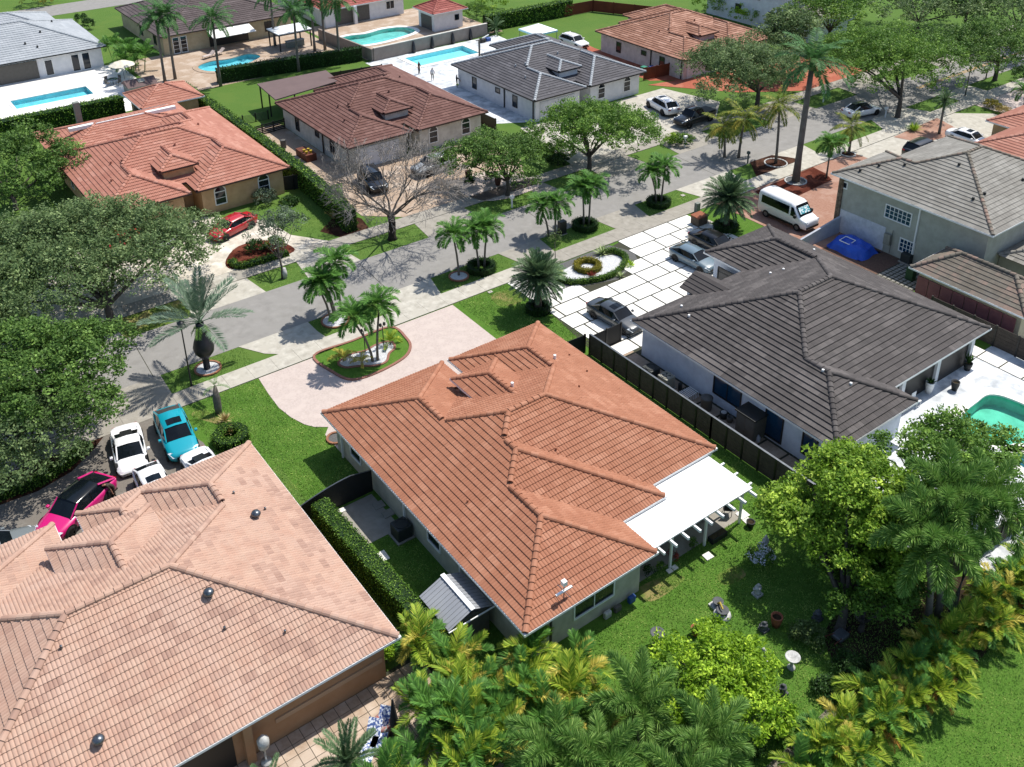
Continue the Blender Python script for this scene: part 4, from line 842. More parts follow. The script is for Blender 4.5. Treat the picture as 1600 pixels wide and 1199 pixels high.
def areca(name, label, base, R, stems, per, kinds, h=(1.2, 2.6), sc=1., group=None, cat='palm', z0=0.):
    """clump of thin canes, each with its own fronds"""
    E = empty(name, (*base, z0), label, cat, group)
    for s in range(stems):
        a = random.random() * 6.28; q = R * math.sqrt(random.random()); x, y = q * math.cos(a), q * math.sin(a); hh = random.uniform(*h) * (1 - .25 * q / max(R, .1)); lx, ly = x * .35, y * .35
        MB().tube([(x, y, 0), (x + lx * .5, y + ly * .5, hh * .6), (x + lx, y + ly, hh)], [.05, .04, .03], 5).build('cane', 'crownshaft', E)
        for k in range(per):
            me = random.choice(FR[random.choice(kinds)]); link('frond', me, E, (x + lx, y + ly, hh), rot=(random.uniform(-.15, .15), random.uniform(-.15, .15), a * .3 + 2.4 * k + random.random()), sc=sc * random.uniform(.75, 1.1))
    return E
def spiky(name, label, x, y, n, L, m, cat='plant', group=None, z=0., w=.06, e=(15, 80)):
    """rosette of sword leaves"""
    E = empty(name, (x, y, z), label, cat, group); az = rng.uniform(0, 6.28, n); el = np.radians(rng.uniform(*e, n)); D = np.stack([np.cos(az) * np.cos(el), np.sin(az) * np.cos(el), np.sin(el)], 1)
    v, f = quads(np.zeros((n, 3)) + D * .04, D, rdir(n) * .4 + np.array([0, 0, 1.]), L * rng.uniform(.7, 1.1, n), np.full(n, w)); link('leaves', meshdata('leaves', v, f, m, rng.uniform(0, 1, n)), E); return E

# ---------------------------------------------------------------- vehicles
def paint(n, c, rough=.28, coat=.6): return mat(n, c, None, rough=rough, coat=coat, spec=.5)
for n_, c_ in (('paint_teal', '14b4c8'), ('paint_white', 'f4f4f4'), ('paint_pink', 'f4248a'), ('paint_grey', '8b9396'), ('paint_red', 'd8202c'), ('paint_black', '16181b'), ('paint_gunmetal', '4b5157'), ('paint_bluegrey', '7d93a0'), ('paint_silver', 'b0b4b6')): paint(n_, c_)
mat('car_glass', '10161b', '1a2229', .7, .1, spec=.3); mat('tyre', '1b1b1c', None, rough=.85); mat('rim_silver', 'a8abae', None, rough=.3, metal=.8); mat('rim_dark', '1f2022', None, rough=.35, metal=.4); mat('lamp_clear', 'dfe6ea', None, rough=.1, spec=.8); mat('lamp_red', 'b0141a', None, rough=.2); mat('trim_black', '161718', None, rough=.5); mat('sunshade', '2fb3c4', 'e8f2f4', 6., .6, lo=.47, hi=.53)
def loft(rows, closed_ends=True):
    n = len(rows[0]); v = [p for r in rows for p in r]; f = []
    for i in range(len(rows) - 1):
        for k in range(n - 1): f.append((i * n + k, i * n + k + 1, (i + 1) * n + k + 1, (i + 1) * n + k))
    if closed_ends: f.append(tuple(range(n))[::-1]); f.append(tuple(range((len(rows) - 1) * n, len(rows) * n)))
    return v, f
KINDS = {  # L, W, H, belt, (windscreen base, roof front, roof rear, rear glass base) as fraction from the front, hood z front/back, deck z, clearance, wheel r
    'sedan': (4.95, 1.86, 1.44, .95, (.27, .41, .70, .87), .72, .93, 1.0, .2, .34), 'suv': (5.0, 2.0, 1.70, 1.12, (.26, .38, .83, .95), .92, 1.08, 1.12, .28, .40), 'coupe_suv': (5.1, 2.02, 1.64, 1.08, (.25, .40, .72, .96), .86, 1.04, 1.10, .25, .42),
    'sport': (4.55, 1.98, 1.17, .80, (.22, .43, .60, .80), .50, .74, .84, .13, .36), 'pickup': (5.7, 2.0, 1.85, 1.2, (.27, .36, .58, .63), 1.02, 1.16, 1.15, .35, .42), 'hatch': (4.5, 1.82, 1.45, .96, (.26, .42, .76, .96), .74, .93, 1.02, .2, .33)}
def car(name, label, x, y, ang, kind, col, cat='car', rims='rim_dark', sunroof=False, glassroof=False, engine=False, wing=False, rails=False, group=None, roofcol=None, shade=False):
    L, W, H, belt, (w0, w1, w2, w3), hf, hb, dk, cl, wr = KINDS[kind]
    E = empty(name, (x, y, .05), label, cat, group, ang); hw = W / 2
    X = lambda t: L / 2 - t * L                                     # front is +x
    ts = [0, .015, .05, .12, .2, w0, (w0 + w1) / 2, .5, .62, w2, (w2 + w3) / 2, w3, .95, .985, 1]; ts = sorted(set(ts)); rows = []
    for t in ts:
        top = np.interp(t, [0, .015, .05, w0, w0 + .08, w3 - .05, w3, .985, 1], [hf - .18, hf - .06, hf, hb, belt, max(belt, dk - .02), dk, dk - .05, dk - .2])
        if kind == 'pickup' and t > w3: top = 1.15
        wd = hw * np.interp(t, [0, .015, .06, .15, .8, .94, .985, 1], [.72, .80, .92, 1, 1, .95, .84, .76]); zb = cl + (.12 if t < .02 or t > .98 else 0)
        half = [(wd * .86, zb), (wd * .97, zb + .14), (wd, (zb + top) * .52), (wd * .985, top - .16), (wd * .93, top - .04), (wd * .62, top + .015), (0, top + .035)]
        rows.append([(X(t), -p, z) for p, z in half] + [(X(t), p, z) for p, z in half[-2::-1]])
    v, f = loft(rows); f += [tuple(reversed([i * 13 + k for k in (0, 12)] + [(i + 1) * 13 + 12, (i + 1) * 13])) for i in range(len(rows) - 1)]
    MB().add(v, f).build('body', col, E, smooth=True)
    # glasshouse
    gl = []; wt = hw * .74; wb = hw * .93
    for t, z, ww in ((w0, belt - .02 if kind != 'sport' else hb, wb * .86), (w1, H - .05, wt * .94), ((w1 + w2) / 2, H - .02, wt), (w2, H - .06, wt * .95), (w3, dk - .01, wb * .84)):
        q = max(z, belt) if False else z; bb = np.interp(t, [w0, w0 + .1, w3 - .08, w3], [wb * .86, wb, wb * .98, wb * .84]); zb = min(belt - .03, z - .005)
        gl.append([(X(t), -bb, zb), (X(t), -ww, z), (X(t), 0, z + .03), (X(t), ww, z), (X(t), bb, zb)])
    v, f = loft(gl); MB().add(v, f).build('windows', 'car_glass', E)
    rc = roofcol or ('car_glass' if glassroof else col); e = .03; rp = []
    for t, z, ww in ((w1 - .012, H - .035, wt * .95), ((w1 + w2) / 2, H, wt + .01), (w2 + .012, H - .045, wt * .96)):
        rp.append([(X(t), -ww - e, z - .07), (X(t), -ww * .96, z), (X(t), 0, z + .045), (X(t), ww * .96, z), (X(t), ww + e, z - .07)])
    v, f = loft(rp, False); o = MB().add(v, f).build('roof', rc, E, smooth=True)
    for s in (-1, 1):
        p = MB(); p.tube([(X(w0), s * wb * .86, belt - .03), (X(w1), s * wt * .97, H - .05)], .045, 5); p.build('pillar', col, E)
        p = MB(); p.tube([(X(w2), s * wt * .98, H - .06), (X(w3), s * wb * .87, dk - .02)], .07 if kind != 'suv' else .09, 5); p.build('pillar', col, E)
        p = MB(); xm = (w1 + w2) / 2 + .02; p.tube([(X(xm), s * wb * 1.0, belt - .03), (X(xm), s * wt * 1.01, H - .05)], .035, 4); p.build('pillar', 'trim_black', E)
        MB().box(X(w0 + .06) - .1, X(w0 + .06) + .1, s * (hw + .12) - .09, s * (hw + .12) + .09, belt - .02, belt + .13).build('mirror', col, E, bevel=.03)
        hl = MB(); hl.add([(X(.01), s * hw * .5, hf - .14), (X(.012), s * hw * .78, hf - .12), (X(.085), s * hw * .955, hf - .02), (X(.075), s * hw * .80, hf + .02), (X(.035), s * hw * .5, hf - .01), (X(.0) + .005, s * hw * .5, hf - .2), (X(.0) - .01, s * hw * .76, hf - .2)], [(0, 1, 2, 3, 4), (5, 6, 1, 0)] if s > 0 else [(4, 3, 2, 1, 0), (0, 1, 6, 5)]); hl.build('headlight', 'lamp_clear', E)
        MB().box(X(1.0) - .01, X(.975), s * hw * .62 - .16, s * hw * .62 + .16, dk - .24, dk - .1).build('taillight', 'lamp_red', E)
        for t in (.18, .80):
            ar = MB(); n = 18; cx = X(t)
            vs = [(cx, s * (hw + .004), wr + .0)] + [(cx + (wr + .07) * math.cos(a), s * (hw + .004), wr + (wr + .07) * math.sin(a)) for a in np.linspace(-.25, math.pi + .25, n)]
            ar.add(vs, [(0, k + 1, k + 2) if s < 0 else (0, k + 2, k + 1) for k in range(n - 1)]); ar.build('wheel_arch', 'trim_black', E)
            wv = MB(); prof = [(wr * .62, -.11), (wr * .93, -.11), (wr, -.07), (wr, .07), (wr * .93, .11), (wr * .62, .11)]; m_ = 18; vs = []; fs = []
            for r_, yy in prof:
                for k in range(m_): a = 2 * math.pi * k / m_; vs.append((cx + r_ * math.cos(a), s * (hw - .08) + yy, wr - .03 + r_ * math.sin(a)))
            for i in range(5):
                for k in range(m_): fs.append((i * m_ + k, i * m_ + (k + 1) % m_, (i + 1) * m_ + (k + 1) % m_, (i + 1) * m_ + k))
            wh = wv.add(vs, fs).build('wheel', 'tyre', E, smooth=True)
            rm = MB(); yo = s * (hw + .028)
            for k in range(5):
                a = 2 * math.pi * k / 5 + .3; d = (math.cos(a), math.sin(a)); p_ = (-d[1], d[0])
                rm.add([(cx + d[0] * q + p_[0] * g, yo, wr - .03 + d[1] * q + p_[1] * g) for q, g in ((.02, .045), (wr * .64, .05), (wr * .64, -.05), (.02, -.045))], [(0, 1, 2, 3) if s < 0 else (3, 2, 1, 0)])
            rm.lathe(0, 0, [(.0, 0)] * 2, 3) if False else None
            rm.build('rim', rims, wh)
    MB().box(X(.0) - .03, X(.0) + .012, -hw * .5, hw * .5, cl + .16, hf - .2).build('grille', 'trim_black', E)
    MB().box(X(1) - .012, X(1) + .03, -hw * .3, hw * .3, cl + .25, cl + .38).build('number_plate', 'frame_white', E)
    MB().box(X(.97), X(.03), -hw * .86, hw * .86, cl - .02, cl + .08).build('underbody', 'trim_black', E)
    zr = lambda t: float(np.interp(t, [w1, (w1 + w2) / 2, w2], [H - .035, H, H - .045])) + .052
    if sunroof:
        a, b_ = (w1 + .03, w1 + .15) if not glassroof else (w1 + .01, w2 - .01); q = wt * .62 if not glassroof else wt * .86
        g3 = [[(X(t), yy, zr(t) - .04 + .045 * (1 - abs(yy) / (wt * .96)) + (.012 if yy else .02)) for yy in (-q, -q / 2, 0, q / 2, q)] for t in (a, (a + b_) / 2, b_)]; v, f = loft(g3, False); MB().add(v, f).build('sunroof', 'car_glass', E)
    if engine:
        MB().add([(X(w2 + .01), -.42, H - .02), (X(w2 + .01), .42, H - .02), (X(w3 + .02), .34, dk + .06), (X(w3 + .02), -.34, dk + .06)], [(0, 1, 2, 3)]).build('engine_cover', 'trim_black', E)
        for s in (-1, 1): MB().box(X(.9), X(.62), s * hw * .80 - .09, s * hw * .80 + .09, dk - .03, dk + .05).build('intake', col, E, bevel=.03)
    if wing:
        MB().box(X(1.0), X(.955), -hw * .92, hw * .92, dk + .16, dk + .2).build('spoiler', 'trim_black' if not engine else col, E)
        for s in (-1, 1): MB().box(X(.99), X(.965), s * hw * .7 - .03, s * hw * .7 + .03, dk - .1, dk + .16).build('spoiler_strut', 'trim_black', E)
    if rails:
        for s in (-1, 1): MB().tube([(X(w1 + .02), s * wt * .93, H + .07), (X(w2 - .01), s * wt * .93, H + .06)], .022, 5).build('roof_rail', 'trim_black', E)
    if kind == 'pickup':
        MB().box(X(.985), X(w3 + .01), -hw * .8, hw * .8, 1.16, 1.2).build('bed_cover', 'trim_black', E)
    if shade:
        MB().add([(X(w0 + .02), -wb * .7, belt + .07), (X(w0 + .02), wb * .7, belt + .07), (X(w1 - .01), wt * .75, H + .0), (X(w1 - .01), -wt * .75, H + .0)], [(0, 1, 2, 3)]).build('sunshade', 'sunshade', E)
    return E
def van(name, label, x, y, ang, col='paint_white'):
    E = empty(name, (x, y, .05), label, 'van', None, ang); L, W, H = 5.6, 2.06, 2.5; hw = W / 2; rows = []
    for xx, top, wd in ((2.8, .95, .78), (2.74, 1.12, .9), (2.2, 1.3, .98), (1.95, 1.38, .99), (1.25, 2.3, .97), (.9, 2.44, .98), (-2.5, 2.5, 1), (-2.74, 2.44, .98), (-2.8, 2.3, .96)):
        wd *= hw; half = [(wd * .9, .34), (wd, .5), (wd, min(1.2, top * .85)), (wd * .96, top - .25 if top > 1.6 else top - .1), (wd * .86, top - .06), (wd * .5, top + .01), (0, top + .03)]
        rows.append([(xx, -p, z) for p, z in half] + [(xx, p, z) for p, z in half[-2::-1]])
    v, f = loft(rows); MB().add(v, f).build('body', col, E, smooth=True)
    MB().add([(2.0, -.86, 1.40), (2.0, .86, 1.40), (1.32, .80, 2.26), (1.32, -.80, 2.26)], [(0, 1, 2, 3)]).build('windscreen', 'car_glass', E)
    MB().add([(1.9, -.7, 1.56), (1.9, .7, 1.56), (1.5, .68, 2.06), (1.5, -.68, 2.06)], [(0, 1, 2, 3)]).build('sunshade', 'sunshade', E)
    for s in (-1, 1):
        def side(nm, pts): MB().add([(px, s * (hw + .012 - .05 * max(0, pz - 1.3)), pz) for px, pz in pts], [tuple(range(len(pts))) if s < 0 else tuple(range(len(pts)))[::-1]]).build(nm, 'car_glass', E)
        side('window', [(1.75, 1.3), (1.0, 1.25), (1.0, 2.1), (1.25, 2.1)][::-1]); side('window', [(.8, 1.3), (-2.4, 1.35), (-2.4, 2.1), (.8, 2.1)][::-1])
        MB().box(1.5, 1.75, s * 1.2 - .1, s * 1.2 + .1, 1.25, 1.55).build('mirror', 'trim_black', E, bevel=.03)
        MB().box(2.55, 2.76, s * .78 - .14, s * .78 + .14, .9, 1.1).build('headlight', 'lamp_clear', E, bevel=.02); MB().box(-2.83, -2.78, s * .9 - .08, s * .9 + .08, 1.1, 1.6).build('taillight', 'lamp_red', E)
        MB().box(-1.4, 1.4, s * (hw + .015) - .02, s * (hw + .015) + .02, .34, .52).build('sill', 'trim_black', E)
        for cx in (1.85, -1.75):
            wv = MB(); wv.tube([(cx, s * (hw - .2), .35), (cx, s * (hw + .03), .35)], .36, 16); wh = wv.build('wheel', 'tyre', E); r_ = MB().tube([(cx, s * (hw + .028), .35), (cx, s * (hw + .045), .35)], .2, 12); r_.build('rim', 'rim_silver', wh)
    MB().box(2.7, 2.84, -.85, .85, .38, .62).build('bumper', 'trim_black', E, bevel=.03); MB().box(-2.86, -2.74, -.95, .95, .36, .66).build('bumper', 'trim_black', E, bevel=.03)
    return E

car('parked_car', 'bright teal coupe-roofed SUV with dark sunroof parked on the grey driveway', 12.90, 54.67, -1.684, 'coupe_suv', 'paint_teal', sunroof=True)
car('parked_car', 'white low sports car with exposed black engine bay, between teal and pink SUVs', 10.02, 55.14, -1.760, 'sport', 'paint_white', engine=True)
car('parked_car', 'white hatchback with dark glass roof half hidden by the blush roof edge', 10.11, 50.21, -1.612, 'hatch', 'paint_white', sunroof=True)
car('parked_car', 'white sports car with black engine hatch, nose hidden under the blush roof corner', 13.19, 49.94, -1.525, 'sport', 'paint_white', engine=True)
car('parked_car', 'hot pink SUV with black glass roof beside a bending person', 5.88, 51.52, -2.559, 'coupe_suv', 'paint_pink', glassroof=True)
car('parked_car', 'light grey car whose rounded end peeks in at the left edge', 1.09, 50.71, -0.005, 'sedan', 'paint_grey')
car('parked_car', 'bright red sedan in front of the buff house, partly behind a small tree', 27.42, 80.74, -2.796, 'sedan', 'paint_red')
car('parked_car', 'red car barely visible through the leaves of the wide oak', 18.10, 83.83, -2.374, 'sedan', 'paint_red')
car('parked_car', 'silver car glimpsed through the leaves of the wide oak', 21.93, 81.99, -2.496, 'sedan', 'paint_silver')
car('parked_car', 'silver grey SUV standing sideways behind the leafless tree', 49.58, 81.17, -3.088, 'suv', 'paint_silver', rails=True)
car('parked_car', 'black SUV behind the twigs of the leafless tree next to the hedge', 42.68, 81.86, -1.752, 'suv', 'paint_black', rails=True)
car('parked_car', 'white full-size SUV with dark sunroof by the slate-roofed house', 80.85, 79.57, 1.361, 'suv', 'paint_white', sunroof=True, rails=True)
car('pickup_truck', 'black pickup truck parked across behind the yellowish coconut palms', 81.02, 74.48, -3.107, 'pickup', 'paint_black', cat='pickup')
car('moving_car', 'white sedan with black glass roof driving on the street', 98.35, 64.29, -0.181, 'sedan', 'paint_white', glassroof=True)
car('parked_car', 'black SUV behind the grey two-storey roof on the pale driveway', 93.38, 53.13, 0.007, 'suv', 'paint_black')
car('parked_car', 'white car with dark sunroof above the ridge of the grey two-storey roof', 100.22, 51.77, -1.571, 'sedan', 'paint_white', sunroof=True)
car('parked_car', 'old white boxy SUV beside the green back lawn of the salmon-roofed house', 89.35, 106.38, -1.550, 'suv', 'paint_white', rails=True, rims='rim_silver')
van('passenger_van', 'white high-roof passenger van on the red paved drive', 69.57, 51.44, -1.572)
car('parked_car', 'black sedan half hidden by the charcoal roof corner', 60.07, 51.74, -1.502, 'sedan', 'paint_black')
car('parked_car', 'blue-grey two-door coupe on the white slabs', 56.63, 50.88, -1.518, 'hatch', 'paint_bluegrey')
car('parked_car', 'dark grey sedan with sunroof on the white slabs nearest the wooden fence', 45.12, 48.10, -1.498, 'sedan', 'paint_gunmetal', sunroof=True)

# ---------------------------------------------------------------- trees
def T(name, label, base, c, R, H, z, n, nb, size, m, seed, top=None, r=.2, sub=.5, **kw):
    return tree(name, label, base, top or z + H * .15, r, dome(c, R, H, z, nb, seed, sub), n, size, m, **kw)
random.seed(21)
T('oak_tree', 'wide olive green oak spreading over the street at the left', (13.5, 70.6), (13.97, 75.37), 8.3, 6.6, 1.5, 52000, 30, .25, 'leaf_oak', 1, r=.33, sub=.42, clump=.7)
T('oak_tree', 'second olive oak touching the left edge beside the buff house', (3.5, 73.5), (8.55, 76.42), 7.4, 6.2, 1.4, 30000, 22, .26, 'leaf_oak', 2, r=.3, sub=.45, clump=.7)
T('shade_tree', 'dense bright green tree at the left edge hiding the near sidewalk', (4.6, 58.6), (6.90, 61.23), 6.0, 6.8, 1.2, 34000, 24, .24, 'leaf_shade', 3, r=.3, sub=.38, clump=.5)
T('shade_tree', 'mid green tree below the dense one, above the mulch bed with low hedge', (4.61, 57.43), (5.07, 58.02), 4.4, 5.0, .8, 20000, 15, .22, 'leaf_oak', 4, r=.2, sub=.5, clump=.5)
T('shade_tree', 'round leafy tree beside the left end of the coral-roofed house', (12.5, 98), (13.75, 101.55), 5.8, 6.8, .4, 17000, 16, .3, 'leaf_shade', 5, r=.22, clump=.6, sub=.5)
T('shade_tree', 'rounded green tree beside the pebbled bed in front of the slate-roofed house', (52.13, 71.74), (51.90, 73.26), 4.8, 6.0, .9, 22000, 18, .23, 'leaf_shade', 6, r=.2, clump=.5)
T('shade_tree', 'broad yellow-green tree on the far verge in front of the slate-roofed house', (61.79, 70.74), (63.45, 71.39), 5.8, 7.0, 1.2, 32000, 24, .24, 'leaf_oak_bright', 7, r=.26, clump=.55)
T('oak_tree', 'big oak with two stems in front of the salmon-roofed house', (90.02, 72.95), (87.65, 73.78), 7.2, 8.0, 1.3, 32000, 26, .27, 'leaf_oak', 8, r=.3, clump=.65)
T('oak_tree', 'tall bright oak over the street behind the white moving sedan', (101.03, 61.19), (105.21, 65.60), 7.8, 9.2, 1.2, 36000, 28, .27, 'leaf_oak_bright', 9, r=.3, clump=.65)
T('oak_tree', 'dark oak beside the black mailbox at the upper right', (122.50, 61.52), (119.62, 61.32), 6.6, 7.6, 1.4, 24000, 22, .27, 'leaf_shade', 10, r=.28, clump=.65)
for u, lb, c, R, m, sd in ((0, 'leafy tree at the top edge right of the white two-storey house', (117.06, 83.46), 6.5, 'leaf_oak_bright', 31), (0, 'bright leafy tree at the top edge above the street oak', (131.11, 78.63), 8.5, 'leaf_oak', 32), (0, 'dark leafy tree at the top edge near the street bend', (139.83, 76.45), 8.5, 'leaf_dark', 33), (0, 'leafy tree filling the upper right corner', (137.72, 67.23), 8., 'leaf_oak', 34), (0, 'leafy tree behind the two-stem oak near the white two-storey house', (102.66, 79.52), 5., 'leaf_oak', 35)):
    T('background_tree', lb, c, c, R, 7.5, 1.6, 9000, 14, .36, m, sd, r=.25, clump=.8)
T('ornamental_tree', 'small silvery tree with grey trunk guard on the verge below the red sedan', (27.39, 70.08), (28.76, 73.66), 2.9, 3.2, 1.6, 4200, 11, .17, 'leaf_silver', 11, r=.09, clump=.4, sub=.45)
T('mango_tree', 'large yellow-green mango tree overhanging the wooden fence at right', (34.87, 19.43), (38.61, 21.70), 4.1, 9.0, .6, 42000, 32, .23, 'leaf_mango', 12, r=.24, sub=.36, clump=.4)
T('mango_tree', 'darker green tree between the mango and the freeform pool', (43.51, 19.19), (47.51, 21.73), 3.3, 4.6, 1.6, 13000, 15, .24, 'leaf_oak_bright', 13, r=.2, clump=.45)
T('shade_tree', 'shadowy understorey tree below the mango, beside the wheelbarrow', (35.73, 18.78), (36.89, 19.77), 3.2, 4.2, .1, 15000, 13, .2, 'leaf_hedge', 14, r=.14, clump=.4)
T('mango_tree', 'small round lime green tree in the back lawn', (26.32, 19.60), (26.72, 20.43), 2.75, 3.2, .3, 15000, 16, .2, 'leaf_lime', 15, r=.12, sub=.42, clump=.34)
# leafless tree: trunk and a fan of bare branches
bx, by = (38.40, 70.66)
E = empty('bare_tree', (bx, by, 0), 'leafless tree with dark trunk and a haze of bare twigs', 'tree'); b = MB().tube([(bx, by, -.1), (bx, by, .3), (bx + .1, by, 1.6), (bx, by, 2.5)], [.5, .36, .32, .34], 10)
pchild(b.build('trunk', 'bark_dark', smooth=True), E); br = MB(); tw = MB(); rs = random.Random(5)
def branch(p, d, L, r, lv):
    q = p + d * L; mid = p.lerp(q, .5) + Vector((rs.uniform(-1, 1), rs.uniform(-1, 1), rs.uniform(-.3, .6))) * L * .1
    (br if lv < 3 else tw).tube([tuple(p), tuple(mid), tuple(q)], [r, r * .8, r * .6], 6 if lv < 2 else (4 if lv < 3 else 3), cap=False)
    if lv >= 6: return
    for k in range(3 if lv in (1, 2, 3) else (2 if lv else 4)):
        ax = Vector((rs.uniform(-1, 1), rs.uniform(-1, 1), rs.uniform(-1, 1))).normalized(); nd = (d + ax * (.75 if lv else .6)); nd.z += .12; branch(q if k else mid.lerp(q, .4), nd.normalized(), L * rs.uniform(.58, .8), max(r * .55, .02), lv + 1)
for k in range(7):
    a = 6.283 * k / 7 + .4; branch(Vector((bx, by, 2.3)), Vector((math.cos(a) * .75, math.sin(a) * .75, .62)).normalized(), 2.7, .11, 0)
pchild(br.build('branches', 'bark_grey'), E); o = pchild(tw.build('twigs', 'twig'), E); o['kind'] = 'stuff'
# ---------------------------------------------------------------- palms along the street
def PL(label, base, top, kind, nf, **kw):
    """base on the ground, top = where the crown starts"""
    return palm(kw.pop('name', 'palm_tree'), label, base, top, kind, nf, **kw)
gA = 'slender Christmas palms along the near verge'
for lb, b_, h, ln in (('leftmost of three slender palms in the white pebble ring near the asphalt', (27.57, 61.58), 2.7, (-.5, .1)), ('stocky middle palm of the three in the white pebble ring near the asphalt', (27.97, 61.51), 3.0, (-.5, .3)), ('tallest of three palms by the white pebble ring, behind the other two', (28.91, 62.44), 3.8, (0, .2)),
    ('left-leaning slender palm on the kerbed island of white pebbles', (27.51, 54.80), 3.4, (-.9, .5)), ('right-leaning slender palm on the kerbed island of white pebbles', (27.85, 54.74), 3.7, (.6, .4)), ('single slender palm in a small pebble ring left of the round hedge', (39.53, 61.51), 3.2, (-.2, .2)),
    ('left palm of the pair inside the round hedge near the terracotta-roofed house', (41.49, 61.39), 3.0, (-.3, .1)), ('right palm of the pair inside the round hedge near the terracotta-roofed house', (42.01, 61.28), 3.1, (.35, .1)), ('left palm beside the dark box on the verge of the slab forecourt', (50.02, 62.57), 2.4, (-.5, .2)), ('right palm beside the dark box on the verge of the slab forecourt', (50.33, 62.03), 2.7, (.2, .1)),
    ('left palm of the pair in the second round hedge, by the gravel bed', (53.88, 62.20), 3.1, (-.1, .1)), ('right palm of the pair in the second round hedge, by the gravel bed', (54.26, 61.91), 3.4, (.3, .2)), ('left palm of the pair in the third round hedge on the near verge', (62.52, 61.59), 2.7, (-.5, .2)), ('right palm of the pair in the third round hedge on the near verge', (62.91, 61.29), 3.0, (.4, .2)),
    ('short palm at the end of the red mulch bed by the grey two-storey house', (80.32, 55.32), 3.0, (.3, .2)), ('palm at the far right edge beside the pale driveway', (111.49, 51.81), 2.9, (-.3, .2))):
    PL(lb, b_, h, 'adonidia', 17, r=.085 if 'stocky' not in lb else .15, lean=ln, group=gA, sc=1.0)
for lb, b_, h, kd, nf, r_, ln, ex, sc in (('tall royal palm with thick grey trunk rising from the red mulch', (77.23, 56.70), 11.5, 'royal', 18, .3, (.8, .4), (), 1.25), ('thin coconut palm in the stone ring on the brown mulch', (79.20, 60.91), 6.3, 'coco', 14, .13, (.3, .6), (('coco_y', 4),), .85),
    ('left yellowing coconut palm across the street from the date palm', (76.22, 65.36), 3.6, 'coco', 13, .12, (-.4, .2), (('coco_y', 5),), .85), ('right yellowing coconut palm across the street from the date palm', (77.28, 64.33), 4.2, 'coco', 14, .13, (.8, .4), (('coco_y', 3),), .9),
    ('yellow-green palm by the small lawn patch near the white driveway', (87.41, 57.86), 3.0, 'coco', 13, .13, (.2, .2), (('coco_y', 3),), .75)):
    PL(lb, b_, h, kd, nf, r=r_, lean=ln, extra=ex, sc=sc, bark='bark_royal', shaft=kd == 'royal')
PL('shaggy fan-like palm with a skirt in the tan bed by the pale driveway', (100.16, 55.26), 3.6, 'date', 34, r=.13, lean=(.8, .5), extra=(('skirt', 14),), sc=.6, shaft=False)
PL('silvery date palm with ball-shaped crown on the lawn beside the slab forecourt', (41.44, 53.05), 2.9, 'date', 110, r=.27, shaft=False, bark='bark_date', sc=1.02, name='date_palm')
PL('silvery date palm with ball-shaped crown beside the brown utility box', (63.82, 53.79), 3.0, 'date', 110, r=.27, shaft=False, bark='bark_date', sc=1.08, name='date_palm')
# swollen palm wrapped in black
x, y = (17.48, 61.29)
E = PL('palm with black-wrapped swollen trunk and stiff long fronds on the verge', (x, y), 4.0, 'wine', 19, r=.2, shaft=False, sc=.95, fat=[.24, .24, .24, .3], bark='wrap_black', extra=(('skirt', 14),))
MB().lathe(0, 0, [(.24, .95), (.42, 1.2), (.68, 1.55), (.75, 1.95), (.62, 2.45), (.4, 3.0), (.3, 3.5), (.26, 4.0)], 16).build('swollen_trunk', 'wrap_black', E, smooth=True)
x, y = (16.19, 55.85); E = PL('stubby young palm with grey bulging trunk beside the round bromeliad hedge', (x, y), 2.1, 'pygmy', 5, r=.2, shaft=False, sc=.8, fat=[.2, .26, .26, .1], lean=(.1, .2))
# palms in the far gardens
for lb, b_, h, sc in (('left of two tall royal palms by the taupe-roofed house', (37.13, 127.14), 7.6, .95), ('right of two tall royal palms by the taupe-roofed house', (38.56, 127.34), 8.0, .95), ('lone tall palm in front of the white awning', (42.25, 120.91), 8.2, .9), ('leftmost of the tall palms by the white pergola', (52.92, 120.24), 7.6, .95), ('second tall palm by the white pergola', (58.83, 127.38), 6.5, .9), ('third tall palm above the pool with spa', (60.27, 127.04), 7.5, .95), ('rightmost tall palm at the corner of the green hedge', (58.86, 119.85), 8.0, 1.0), ('slim palm behind the tall palms at the top edge', (55.39, 133.23), 7.0, .85)):
    PL(lb, b_, h, 'royal', 19, r=.16, lean=(.2, .2), sc=sc * 1.0, bark='bark_royal', group='tall palms in the far gardens')
for lb, c in (('lush low palm beside the white house pool umbrella, upper clump', (34.78, 137.87)), ('lush low palm beside the small brown shed roof', (35.43, 133.84))):
    areca('palm_clump', lb, c, 1.4, 9, 6, ['areca_g'], (1.5, 3.0), 1.1)
areca('palm_clump', 'feathery palm beside the blue pool tent', (84.53, 118.82), .5, 3, 9, ['date'], (.8, 1.4), .9)
# foxtail palms, right
for lb, b_, h, ln, ex in (('left foxtail palm with bushy plumes over the fence at lower right', (38.57, 16.90), 5.4, (-.9, .3), (('dead', 1),)), ('middle foxtail palm leaning over the pool deck at lower right', (39.04, 16.65), 6.0, (1.0, 1.3), (('dead', 2),)), ('right foxtail palm with an orange dying frond', (39.67, 16.33), 5.4, (2.6, .6), (('dead', 4),))):
    PL(lb, b_, h, 'fox', 18, r=.17, lean=ln, extra=ex, sc=1.15, group='foxtail palms at the back corner')
